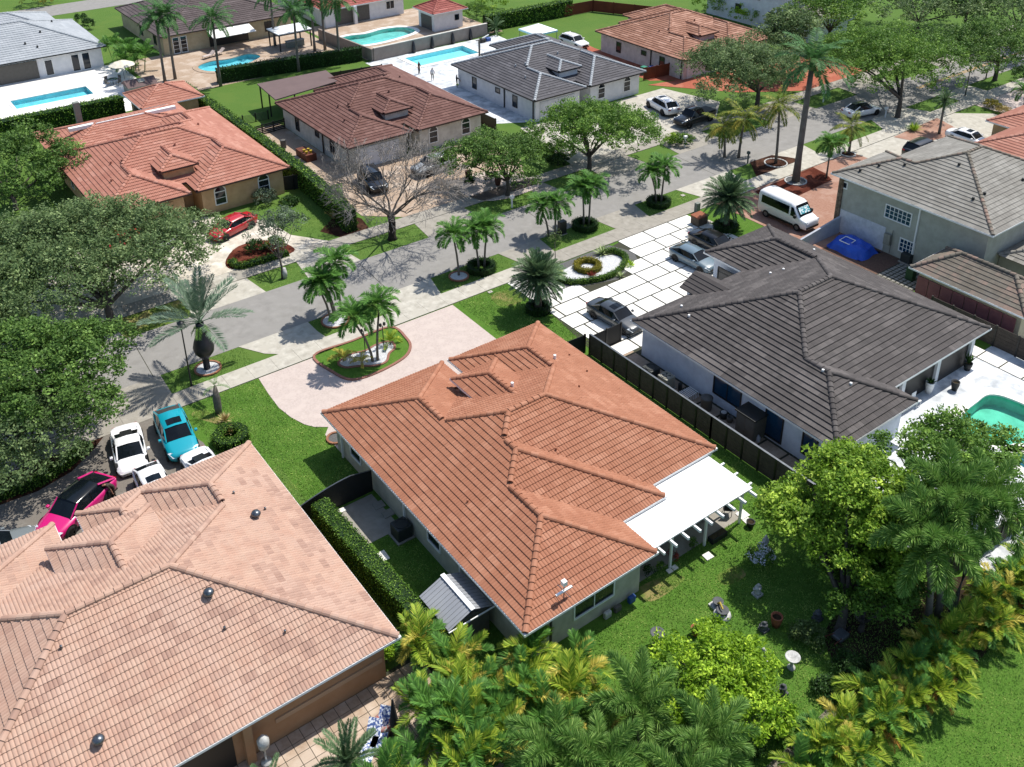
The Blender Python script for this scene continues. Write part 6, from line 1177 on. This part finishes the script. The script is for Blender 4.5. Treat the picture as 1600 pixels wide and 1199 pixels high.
# ---------------------------------------------------------------- kerbed island and pebble rings
isl = smooth_poly([(24.37, 58.10), (24.53, 55.26), (25.22, 53.67), (27.06, 53.35), (29.44, 53.75), (30.62, 54.62), (31.06, 55.90), (30.86, 58.05), (27.56, 58.12)], 5)
def poly_in(p, d):
    A = sum(p[i][0] * p[(i + 1) % len(p)][1] - p[(i + 1) % len(p)][0] * p[i][1] for i in range(len(p))); return inset(p if A > 0 else p[::-1], d)
E = sheet('island', poly_in(isl, .05), .05, 'lawn_lush'); v, f = ringband(poly_in(isl, -.03), poly_in(isl, .07), .02, .12); MB().add(v, f).build('kerb', 'kerb_pink', E)
peb = smooth_poly([(25.45, 56.15), (26.59, 56.52), (27.74, 56.27), (28.85, 56.49), (29.79, 56.21), (29.63, 55.37), (28.91, 54.97), (28.26, 54.23), (27.46, 54.23), (26.38, 54.95), (25.56, 55.37)], 4); sheet('gravel_bed', peb, .09, 'gravel_white'); v, f = ringband(poly_in(peb, -.07), poly_in(peb, .02), .05, .12); MB().add(v, f).build('edging', 'kerb_pink', E)
def pring(name, c, r, m='gravel_white', rim='brick_rim', ry=None):
    p = ring(*c, r, ry or r, n=20); o = sheet(name, p, .07, m); n = 22; b = MB().box(-.14, .14, -.07, .07, 0, .12); me = meshdata('edging_brick', b.v, b.f, rim)
    for k in range(n): a = 6.2832 * k / n; q = link('edging_brick', me, o, (c[0] + (r + .05) * math.cos(a), c[1] + (r + .05) * math.sin(a), .02), a + 1.5708); q['tv'] = random.random()
pring('pebble_ring', (27.89, 61.45), 1.0); pring('pebble_ring', (17.52, 61.26), .85); pring('pebble_ring', (39.41, 61.33), .75); pring('pebble_ring', (79.20, 60.91), 1.1, 'mulch_brown', 'statue'); pring('pebble_ring', (77.23, 56.70), 1.0, 'gravel_grey', 'statue'); pring('pebble_ring', (87.21, 57.80), .7, 'mulch_brown', 'statue'); pring('pebble_ring', (21.29, 48.64), .5, 'gravel_grey', 'brick_rim')
v, f = ringband(*[[(p[0] + o_, p[1]) for p in [(19.97, 57.94), (19.77, 55.74), (19.69, 53.90), (19.90, 52.44), (20.30, 51.20), (21.44, 50.01)]] for o_ in (0, .0)], 0, .01) if False else ([], [])
for k, (u, rr) in enumerate((((26.64, 54.85), .7), ((25.79, 56.10), .9), ((29.61, 55.91), .8))): PL('young %s palm on the kerbed pebble island' % ('yellowing', 'orange-tipped', 'small dark-based')[k], u, .35, 'areca_y' if k < 2 else 'areca', 8, r=.06, shaft=False, sc=rr * .7)
# ---------------------------------------------------------------- back lawn ornaments
def birdbath(label, c, m, h=.85): E = empty('bird_bath', (*c, 0), label, 'bird bath'); MB().lathe(0, 0, [(.22, 0), (.2, .08), (.08, .15), (.07, h * .7), (.14, h - .1)], 12).build('pedestal', m, E, smooth=True); MB().lathe(0, 0, [(.1, h - .1), (.36, h), (.38, h + .04), (.33, h + .04), (.2, h - .04)], 16).build('bowl', m, E, smooth=True)
birdbath('dark stone bird bath standing alone on the back lawn', (26.74, 24.40), 'stone_dark'); birdbath('white bird bath in the lawn near the shady bed', (31.08, 19.45), 'statue', .75)
def statue(label, c, h, m='statue', sit=False):
    E = empty('garden_statue', (*c, 0), label, 'statue'); MB().box(-.22, .22, -.22, .22, 0, .15).build('plinth', m, E); MB().lathe(0, 0, [(.2, .15), (.17, h * .35), (.12, h * .5), (.2, h * .66), (.17, h * .76), (.06, h * .82), (.1, h * .9), (.05, h)], 12).build('figure', m, E, smooth=True)
    for s in (-1, 1): MB().tube([(.17 * s, 0, h * .73), (.24 * s, .08, h * .55), (.1 * s, .2, h * .5)], .045, 6).build('arm', m, E, smooth=True)
statue('pale kneeling garden statue in the middle of the back lawn', (33.26, 23.50), .8); statue('white standing statue right of the small lime tree', (30.18, 20.54), 1.0); statue('white lantern-topped statue behind the flowering shrub', (35.96, 25.34), 1.2); statue('grey statue on a square slab in the shady bed', (34.51, 20.56), .7, 'stone_dark'); statue('small dark statue beside the terracotta pot', (31.75, 21.77), .6, 'stone_dark'); statue('grey stump-like ornament by the lime tree', (29.56, 18.75), .7, 'stone_dark')
x, y = (30.75, 23.69); E = empty('garden_fountain', (x, y, 0), 'tiered white garden fountain with dark bowls on the back lawn', 'fountain')
MB().box(-.1, .5, .2, .9, 0, .12).build('slab', 'statue', E); MB().lathe(0, 0, [(.5, 0), (.45, .15), (.4, .2), (.25, .22)], 14).build('basin', 'statue', E, smooth=True); MB().lathe(0, 0, [(.25, .2), (.34, .42), (.3, .43), (.1, .3)], 14).build('bowl', 'stone_dark', E, smooth=True); MB().lathe(.25, .55, [(.12, .12), (.3, .4), (.26, .41), (.1, .3)], 14).build('bowl', 'stone_dark', E, smooth=True); MB().tube([(.2, .5, .3), (.1, .3, .6), (0, 0, .45)], .06, 6).build('spout', 'yellow_pot', E)
def pot(label, c, r, h, m='terracotta', z=0.): E = empty('plant_pot', (*c, z), label, 'pot'); MB().lathe(0, 0, [(r * .65, 0), (r, h * .7), (r * .9, h * .85), (r * 1.05, h * .9), (r * 1.05, h), (r * .85, h), (r * .8, h * .8), (r * .2, h * .78)], 16).build('pot_body', m, E, smooth=True); MB().lathe(0, 0, [(r * .8, h * .82), (.01, h * .83)], 12).build('soil', 'soil', E)
pot('tall terracotta pot on the back lawn', (32.47, 21.58), .3, .7); pot('terracotta pot half hidden behind the small lime tree', (28.75, 23.68), .25, .5); pot('brown pot below the small lime tree', (26.23, 18.53), .4, .7, 'pot_brown'); pot('urn on the pebbled bed across the street', (52.79, 74.27), .35, .9, 'pot_brown'); pot('square planter at the left of the pebbled bed', (51.44, 77.67), .3, .8, 'pot_brown'); pot('dark pot by the patio post on the back lawn', (36.81, 27.11), .25, .4, 'plastic_dark')
E = empty('wheelbarrow', (34.37, 19.06) + (0,), 'upturned wheelbarrow in the shade under the mango', 'wheelbarrow'); MB().box(-.4, .4, -.3, .3, .2, .45).build('tray', 'metal_grey', E, bevel=.08); MB().tube([(.7, 0, .2), (.7, .08, .2)], .2, 12).build('wheel', 'tyre', E)
for s in (-1, 1): MB().tube([(.7, .1 * s, .2), (-.9, .3 * s, .6)], .025, 5).build('handle', 'wood_red', E)
for lb, c, s in (('pale stepping stone on the lawn behind the patio', (33.16, 26.97), .55), ('pale flagstone by the corner patio post', (37.16, 28.01), .7), ('pale flagstone nearest the dark pot', (37.00, 27.48), .5), ('pale edging stone at the end of the back porch', (31.08, 27.49), .35), ('second pale edging stone at the end of the back porch', (30.69, 27.49), .35), ('grey paving slab by the terracotta-roofed house side wall', (20.47, 41.58), .7), ('second grey paving slab by the side wall', (20.55, 40.65), .7), ('pale stone by the curved black gate', (18.53, 42.51), .4), ('white board lying along the hedge', (18.47, 37.90), .9)):
    E = empty('flagstone', (*c, .015), lb, 'stone'); MB().prism([(-s / 2, -s * .4), (s * .45, -s * .45), (s / 2, s * .4), (-s * .42, s * .45)], 0, .05).build('slab', 'slab_white' if 'grey' not in lb else 'concrete_aged', E, bevel=.01)
# porch clutter
def chair(label, x, y, rz, m, wood='metal_grey'):
    E = empty('patio_chair', (x, y, .03), label, 'chair', None, rz); MB().box(-.25, .25, -.25, .25, .42, .47).build('seat', m, E); MB().box(-.25, .25, .23, .27, .5, .95).build('backrest', m, E)
    for a in (-1, 1):
        for b_ in (-1, 1): MB().tube([(.22 * a, .22 * b_, 0), (.22 * a, .22 * b_, .45)], .02, 5).build('leg', wood, E)
chair('dark red cushioned patio chair under the end of the white cover', 36.0, 29.6, 1.2, 'wood_red'); chair('black patio chair beside the corner post of the white cover', 36.5, 28.6, 2.4, 'fabric_dark'); chair('second dark patio chair under the white cover', 35.0, 29.2, .2, 'fabric_dark')
E = empty('planter_trough', (34.6, 27.6, 0), 'dark trough planter at the edge of the back porch', 'planter'); MB().box(-.6, .6, -.2, .2, 0, .35).build('trough', 'plastic_dark', E); MB().box(-.55, .55, -.15, .15, .35, .37).build('soil', 'soil', E)
for k, (lb, x, y, m, r_) in enumerate((('dark leafy pot plant nearest the vine on the back porch', 29.6, 28.0, 'leaf_dark', .3), ('second pot plant along the back porch', 30.3, 27.8, 'leaf_hedge', .25), ('red-leaved pot plant on the back porch', 31.4, 28.0, 'leaf_red', .28), ('green pot plant by the middle post of the white cover', 33.0, 27.9, 'leaf_hedge', .25))): shrub('pot_plant', lb, x, y, r_, .7, m, n=300, size=.1, cat='pot plant', clump=.15)
for k, (lb, x, m, h) in enumerate((('white bag leaning on the rear wall', 25.9, 'statue', .4), ('blue tub against the rear wall', 27.6, 'bin_blue', .4), ('grey block against the rear wall', 26.6, 'tub_grey', .35))): E = empty('wall_clutter', (x, 27.2, 0), lb, 'container'); MB().box(-.22, .22, -.12, .12, 0, h).build('container', m, E, bevel=.05)
z = zroof(hipT, 23.1, 27.4); E = empty('satellite_antenna', (23.0, 27.3, z), 'white rooftop TV antenna at the rear eave', 'antenna'); MB().tube([(0, 0, -.2), (0, 0, 1.0)], .03, 6).build('mast', 'metal_grey', E); MB().box(-.5, .5, -.06, .06, .55, .62).build('boom', 'gutter_white', E); MB().box(-.12, .12, -.12, .12, 1.0, 1.25).build('receiver', 'gutter_white', E); MB().tube([(0, -.5, .58), (0, .5, .58)], .02, 5).build('crossbar', 'metal_grey', E)
# patio behind the peach house
x, y = (13.61, 27.97); E = empty('patio_umbrella', (x, y, 0), 'closed dark patio umbrella standing at the edge of the tiled patio', 'umbrella'); MB().tube([(0, 0, 0), (0, 0, 2.5)], .03, 6).build('pole', 'metal_grey', E); MB().lathe(0, 0, [(.2, .75), (.22, .9), (.14, 1.6), (.05, 2.4), (.01, 2.5)], 10).build('canopy', 'fabric_dark', E, smooth=True); MB().lathe(0, 0, [(.3, 0), (.3, .08), (.05, .12)], 12).build('base', 'plastic_dark', E)
def lounger(label, c, rz, m): E = empty('sun_lounger', (*c, .05), label, 'sun lounger', None, rz); MB().box(-.95, .35, -.33, .33, .32, .4).build('mattress', m, E, bevel=.02); MB().add([(.35, -.33, .34), (.35, .33, .34), (.95, .33, .75), (.95, -.33, .75), (.35, -.33, .42), (.35, .33, .42), (.93, .33, .82), (.93, -.33, .82)], [(0, 1, 2, 3), (7, 6, 5, 4), (0, 4, 5, 1), (2, 6, 7, 3), (1, 5, 6, 2), (3, 7, 4, 0)]).build('backrest', m, E); [MB().tube([(a, b_, 0), (a, b_, .32)], .025, 5).build('leg', 'metal_grey', E) for a in (-.85, .3) for b_ in (-.28, .28)]
lounger('sun lounger with blue and white striped towel on the tiled patio', (12.40, 28.09), .75, 'fabric_blue'); lounger('second striped sun lounger nearer the umbrella', (13.14, 28.33), .75, 'fabric_blue')
x, y = (13.35, 28.58); E = empty('pool_float', (x, y, .45), 'pink and red patterned ring float lying on the loungers', 'pool float'); b = MB(); n1, n2 = 20, 8; V = [((.38 + .15 * math.cos(q)) * math.cos(p_), (.38 + .15 * math.cos(q)) * math.sin(p_), .15 * math.sin(q)) for p_ in np.linspace(0, 2 * math.pi, n1, endpoint=False) for q in np.linspace(0, 2 * math.pi, n2, endpoint=False)]; b.add(V, [(i * n2 + j, ((i + 1) % n1) * n2 + j, ((i + 1) % n1) * n2 + (j + 1) % n2, i * n2 + (j + 1) % n2) for i in range(n1) for j in range(n2)]); b.build('ring', 'fabric_red', E, smooth=True); MB().tube([(-.05, 0, .14), (.05, 0, .14)], .02, 5).build('valve', 'gutter_white', E)
E = empty('standing_fan', (8.3, 30.3, .03), 'white rounded standing heater by the porch column of the peach house', 'heater'); MB().lathe(0, 0, [(.25, 0), (.25, .1), (.05, .15), (.05, 1.0), (.25, 1.1), (.28, 1.5), (.1, 1.75)], 12).build('heater_body', 'statue', E, smooth=True); MB().lathe(0, 0, [(.27, -.01), (.27, .02)], 12).build('foot', 'metal_grey', E)
# ---------------------------------------------------------------- right pool deck
x = 62.9
st = sheet('garden_path', [(62.95, 20), (64.3, 20), (64.3, 30.5), (62.95, 30.5)], .018, 'joint_dark')
for k in range(6): MB().box(63.0, 64.25, 20.2 + 1.7 * k, 21.8 + 1.7 * k, .015, .055).build('slab', 'slab_white', st)
pot('tall white tapered planter in the porch shade', (56.4, 28.3), .3, .9, 'gutter_white', .02); pot('black cylindrical planter with pale towel on the pool deck', (58.1, 27.4), .28, .7, 'plastic_dark', .02); pot('black planter with cactus by the porch column', (61.0, 28.2), .3, .6, 'plastic_dark', .02)
spiky('cactus', 'tall cactus growing in the black porch planter', 61.0, 28.2, 24, 1.0, 'leaf_hedge_dark', z=.5, w=.12, e=(60, 88)); spiky('potted_plant', 'leafy plant in the tall white tapered planter', 56.4, 28.3, 30, .5, 'leaf_dark', z=.8, w=.1)
E = empty('porch_chair', (54.4, 28.0, .02), 'white metal chair by the porch column of the charcoal-roofed house', 'chair'); MB().box(-.25, .25, -.25, .25, .42, .46).build('seat', 'gutter_white', E); MB().box(-.25, .25, .23, .26, .5, .95).build('backrest', 'gutter_white', E); [MB().tube([(.22 * a, .22 * b_, 0), (.22 * a, .22 * b_, .43)], .02, 5).build('leg', 'gutter_white', E) for a in (-1, 1) for b_ in (-1, 1)]
# ---------------------------------------------------------------- far gardens
x, y = 33.2, 131.4; E = empty('patio_umbrella', (x, y, 0), 'open cream patio umbrella on the white pool deck', 'umbrella'); MB().tube([(0, 0, 0), (0, 0, 2.5)], .03, 6).build('pole', 'metal_grey', E); MB().lathe(0, 0, [(1.75, 2.05), (1.0, 2.35), (.02, 2.65)], 8).build('canopy', 'fabric_umbrella', E)
E = empty('garden_table', (31.4, 130.2, .02), 'glass-topped dining table below the cream umbrella', 'table'); MB().lathe(0, 0, [(.6, .7), (.6, .74)], 14).build('table_top', 'glass', E); MB().tube([(0, 0, 0), (0, 0, .7)], .05, 6).build('leg', 'metal_grey', E)
for k in range(4): a = 1.57 * k + .5; chair('%s dining chair round the glass table at the white pool' % ('dark', 'dark far', 'dark left', 'dark near')[k], 31.4 + .95 * math.cos(a), 130.2 + .95 * math.sin(a), a - 1.57, 'tub_grey')
E = empty('storage_shed', (33.4, 125.4, 0), 'small low shed with brown gabled roof beside the hedge', 'shed'); MB().box(-1.7, 1.7, -1.3, 1.3, 0, 1.1).build('wall', 'concrete_post', E); MB().add([(-1.9, -1.5, 1.1), (1.9, -1.5, 1.1), (1.9, 1.5, 1.1), (-1.9, 1.5, 1.1), (-1.9, 0, 1.75), (1.9, 0, 1.75)], [(0, 1, 5, 4), (2, 3, 4, 5), (0, 4, 3), (1, 2, 5)]).build('roof', 'membrane_brown', E); MB().add([(-.3, -.9, 1.46), (.5, -.9, 1.46), (.5, -.3, 1.72), (-.3, -.3, 1.72)], [(0, 1, 2, 3)]).build('skylight', 'lamp_glass', E)
x, y = 57.2, 131.8; E = empty('pergola', (x, y, 0), 'dark pergola with white flat roof on the tan patio', 'pergola'); MB().box(-2.6, 2.6, -2.0, 2.0, 2.45, 2.6).build('roof_panel', 'metal_roof_white', E); [MB().box(a - .08, a + .08, b_ - .08, b_ + .08, 0, 2.45).build('post', 'trim_dark', E) for a in (-2.4, 2.4) for b_ in (-1.8, 1.8)]; MB().box(-2.62, 2.62, -2.02, 2.02, 2.3, 2.44).build('beam', 'trim_dark', E)
E = empty('outdoor_kitchen', (57.6, 131.2, .02), 'stone outdoor counter under the dark pergola', 'counter'); MB().box(-1.3, 1.3, -.4, .4, 0, .9).build('counter', 'concrete_post', E); MB().box(-1.4, 1.4, -.45, .45, .9, .96).build('worktop', 'statue', E)
for lb, x, y, m in (('left pale chaise on the tan patio', 45.6, 133.6, 'paver_pink'), ('right pale chaise on the tan patio', 47.2, 134.0, 'paver_pink')): lounger(lb, (x, y), .3, m)
E = empty('pool_tent', (86.0, 110.4, 0), 'blue and white pop-up tent behind the slate roof', 'tent'); MB().add([(-2, -2, 2.2), (2, -2, 2.2), (2, 2, 2.2), (-2, 2, 2.2), (0, 0, 3.1)], [(0, 1, 4), (1, 2, 4), (2, 3, 4), (3, 0, 4)]).build('canopy', 'gutter_white', E); [MB().tube([(a, b_, 0), (a, b_, 2.2)], .04, 5).build('leg', 'metal_grey', E) for a in (-1.9, 1.9) for b_ in (-1.9, 1.9)]; v, f = ringband([(-2.02, -2.02), (2.02, -2.02), (2.02, 2.02), (-2.02, 2.02)], [(-1.98, -1.98), (1.98, -1.98), (1.98, 1.98), (-1.98, 1.98)], 1.95, 2.21); MB().add(v, f).build('valance', 'pool_tile', E)
E = empty('raised_planter', (40.6, 92.6, 0), 'red wooden planter boxes with yellow pots by the off-white wall', 'planter'); MB().box(-.6, .6, -1.3, .1, 0, .8).build('box', 'wood_red', E); MB().box(-.6, .5, .2, 1.3, 0, .8).build('box', 'wood_red', E); [MB().lathe(a, b_, [(.12, .8), (.16, 1.1)], 8).build('yellow_pot', 'yellow_pot', E) for a in (-.3, .2) for b_ in (-.8, -.2)]
E = empty('water_butt', (39.8, 96.6, 0), 'grey bin beside the red wooden planter boxes', 'bin'); MB().lathe(0, 0, [(.3, 0), (.34, .9), (.36, .95), (.1, 1.0)], 12).build('barrel', 'tub_grey', E); MB().lathe(0, 0, [(.37, .93), (.37, .97)], 12).build('rim', 'plastic_dark', E)
E = empty('storage_boxes', (80.8, 116.2, 0), 'pile of dark and blue garden things by the tan wall', 'clutter'); MB().box(-1, -.2, -.4, .3, 0, .6).build('box', 'plastic_dark', E, bevel=.1); MB().box(0, .8, -.3, .4, 0, .5).build('box', 'bin_blue', E, bevel=.1); MB().tube([(-.6, 0, .6), (.6, .1, .9)], .08, 6).build('roll', 'gutter_white', E)
E = empty('outdoor_shower', (76.0, 110.9, 0), 'grey shower post at the corner of the rectangular pool', 'post'); MB().box(-.1, .1, -.1, .1, 0, 2.3).build('post', 'tub_grey', E); MB().box(-.5, .1, -.15, .15, 2.3, 2.36).build('head', 'tub_grey', E)
# ---------------------------------------------------------------- people: one skinned body each
for n_, c_ in (('skin', 'b9886a'), ('hair', '2a211c'), ('cloth_dark', '34343a'), ('cloth_white', 'e6e6e6'), ('cloth_brown', '4a3f33'), ('cloth_tan', '8f8a7a')): mat(n_, c_, None, rough=.85)
def person(label, loc, rz, top, bottom, bend=0., sc=1., arms=((.12, .05), (.12, .05))):
    """joints laid out from the pelvis; bend tips the trunk forward"""
    cb, sb = math.cos(bend), math.sin(bend)
    def up(x, y, z): dz = z - .95; return (x, y * cb - dz * sb, .95 + dz * cb + y * sb)
    J = [((0, 0, .95), .15), (up(0, 0, 1.18), .135), (up(0, 0, 1.4), .15), (up(0, 0, 1.5), .07), (up(0, -.02, 1.6), .085), (up(0, -.03, 1.72), .095)]; Ed = [(0, 1), (1, 2), (2, 3), (3, 4), (4, 5)]
    for i, s in enumerate((-1, 1)):
        k = len(J); fw, ot = arms[i]
        J += [(up(.19 * s, 0, 1.42), .065), (up((.23 + ot * .3) * s, -fw * .5, 1.16), .05), (up((.24 + ot) * s, -fw - .05, .93), .04), (up((.24 + ot) * s, -fw - .1, .84), .045)]; Ed += [(2, k), (k, k + 1), (k + 1, k + 2), (k + 2, k + 3)]
        k = len(J); J += [((.1 * s, .01, .88), .1), ((.11 * s, -.03 - .05 * bend * s, .5), .07), ((.12 * s, .02, .1), .05), ((.13 * s, -.12, .04), .045)]; Ed += [(0, k), (k, k + 1), (k + 1, k + 2), (k + 2, k + 3)]
    me = bpy.data.meshes.new('body'); me.from_pydata([j[0] for j in J], Ed, []); o = bpy.data.objects.new('person', me); C.objects.link(o)
    m = o.modifiers.new('skin', 'SKIN'); m.use_smooth_shade = True; sub = o.modifiers.new('sub', 'SUBSURF'); sub.levels = 1; sub.render_levels = 1
    for i, j in enumerate(J): me.skin_vertices[0].data[i].radius = (j[1], j[1])
    me.skin_vertices[0].data[0].use_root = True
    dg = bpy.context.evaluated_depsgraph_get(); ev = bpy.data.meshes.new_from_object(o.evaluated_get(dg)); o.modifiers.clear(); o.data = ev; bpy.data.meshes.remove(me); ev.name = 'person'; ev.materials.clear()
    for mm in (bottom, top, 'skin', 'hair'): ev.materials.append(MATS[mm])
    for p in ev.polygons:
        c = p.center; d = Vector((c.x, c.y, c.z - .95)); yy = d.y * cb + d.z * sb; zz = .95 + d.z * cb - d.y * sb          # back to the upright pose
        arm = abs(c.x) > .2
        if zz > 1.68 or (zz > 1.58 and yy > .02): p.material_index = 3
        elif zz > 1.5 or (arm and zz < 1.2 and zz > .7): p.material_index = 2
        elif zz > .95 or arm: p.material_index = 1
        else: p.material_index = 0
    for p in ev.polygons: p.use_smooth = True
    o.location = loc; o.rotation_euler = (0, 0, rz); o.scale = (sc, sc, sc); return tag(o, label, 'person')
bpy.context.view_layer.update()
person('person in dark clothes standing left on the pool deck', (*(65.16, 109.36), .03), .4, 'cloth_dark', 'cloth_dark'); person('person in white shirt and shorts standing on the pool deck', (*(65.16, 106.03), .03), -.3, 'cloth_white', 'cloth_tan'); person('person in dark clothes beside the wall of the slate-roofed house', (*(66.13, 101.76), .03), 1.2, 'cloth_dark', 'cloth_tan', arms=((.35, .0), (.3, .05)))
person('person in dark brown clothes bending over beside the pink SUV', (*(8.04, 51.76), .04), -1.3, 'cloth_brown', 'cloth_brown', bend=.95, arms=((.3, .0), (.35, .05)))

# ---------------------------------------------------------------- grass blades on the near lawns and verges
def grass(label, zones, dens, holes=()):
    P = []
    for (x0, x1, y0, y1) in zones:
        n = int((x1 - x0) * (y1 - y0) * dens); q = np.stack([rng.uniform(x0, x1, n), rng.uniform(y0, y1, n)], 1); k = np.ones(n, bool)
        for h in holes:
            if len(h) == 4 and not isinstance(h[0], tuple): k &= ~((q[:, 0] > h[0]) & (q[:, 0] < h[1]) & (q[:, 1] > h[2]) & (q[:, 1] < h[3]))
            else: k &= np.array([not pip(p, h) for p in q])
        P.append(q[k])
    P = np.concatenate(P); n = len(P); P = np.concatenate([P, np.full((n, 1), .0)], 1); D = rdir(n) * .8; D[:, 2] = np.abs(D[:, 2]) * .5 + .35; D /= np.linalg.norm(D, axis=1)[:, None]
    x, y = P[:, 0], P[:, 1]; pat = .5 + .16 * np.sin(x * 1.3 + 2 * np.sin(y * .9)) + .14 * np.sin(y * 2.1 + 1.7 * np.sin(x * 1.7)) + .1 * np.sin((x + y) * 4.3)
    v, f = quads(P, D, rdir(n) * .5 + np.array([0, 0, 1.]), rng.uniform(.07, .15, n), rng.uniform(.025, .05, n))
    o = link('grass', meshdata('grass', v, f, 'grass_blade', np.clip(pat + rng.normal(0, .2, n), 0, 1))); return tag(o, label, 'grass', kind='stuff')
DRV = [(19.97, 57.94), (36.50, 57.89), (36.43, 51.82), (37.3, 45.5), (20.9, 45.5), (20.9, 49.4), (21.44, 50.01), (20.72, 50.55), (20.30, 51.20), (19.90, 52.44), (19.69, 53.90), (19.77, 55.74)]
grass('mown grass of the back lawn behind the terracotta-roofed house', [(20.6, 40.6, 16.6, 31.2), (37.3, 40.6, 31, 46)], 190, [(20.3, 28.9, 26.9, 40), (28.6, 37.3, 27.9, 33), (20, 37.2, 30.7, 48)])
grass('mown grass of the left front lawn', [(14.6, 21.0, 44.2, 57.9)], 190, [DRV])
grass('mown grass of the lawn around the date palm', [(37.0, 41.9, 46.8, 57.9)], 190, [DRV])
grass('mown grass in the strip behind the hedge', [(17.9, 20.7, 28, 39.1)], 170)
grass('mown grass of the lawn beyond the areca screen', [(29, 50, 6, 14.4)], 150)
grass('grass of the near verges between the aprons', [(14.8, 20.6, 60, 62.5), (26.3, 31.8, 60, 62.5), (37.3, 44.5, 60, 62.5), (49, 55.5, 60, 62.5), (60.6, 66.2, 60, 62.5)], 110)
grass('grass of the far verges and the lawn by the buff house', [(25.6, 29.2, 69, 72), (34.4, 41.2, 69, 72), (47.6, 54.3, 69, 72), (57.4, 62.3, 69, 72), (32.5, 35.8, 76, 84)], 70)
for p in ([(39.85, 57.21), (41.78, 57.01), (42.09, 55.50), (40.60, 54.90), (39.42, 55.55)], [(42.18, 50.83), (43.48, 50.43), (43.26, 48.64), (41.82, 48.84)], [(15.97, 54.39), (15.51, 56.89), (14.63, 56.68)], [(28.14, 27.62), (30.29, 27.39), (30.97, 26.60), (28.51, 26.53)], [(32.53, 25.71), (33.88, 25.55), (33.78, 24.77), (32.44, 24.93)]):
    sheet('worn_patch', smooth_poly(p, 5), .011, 'lawn_dry')
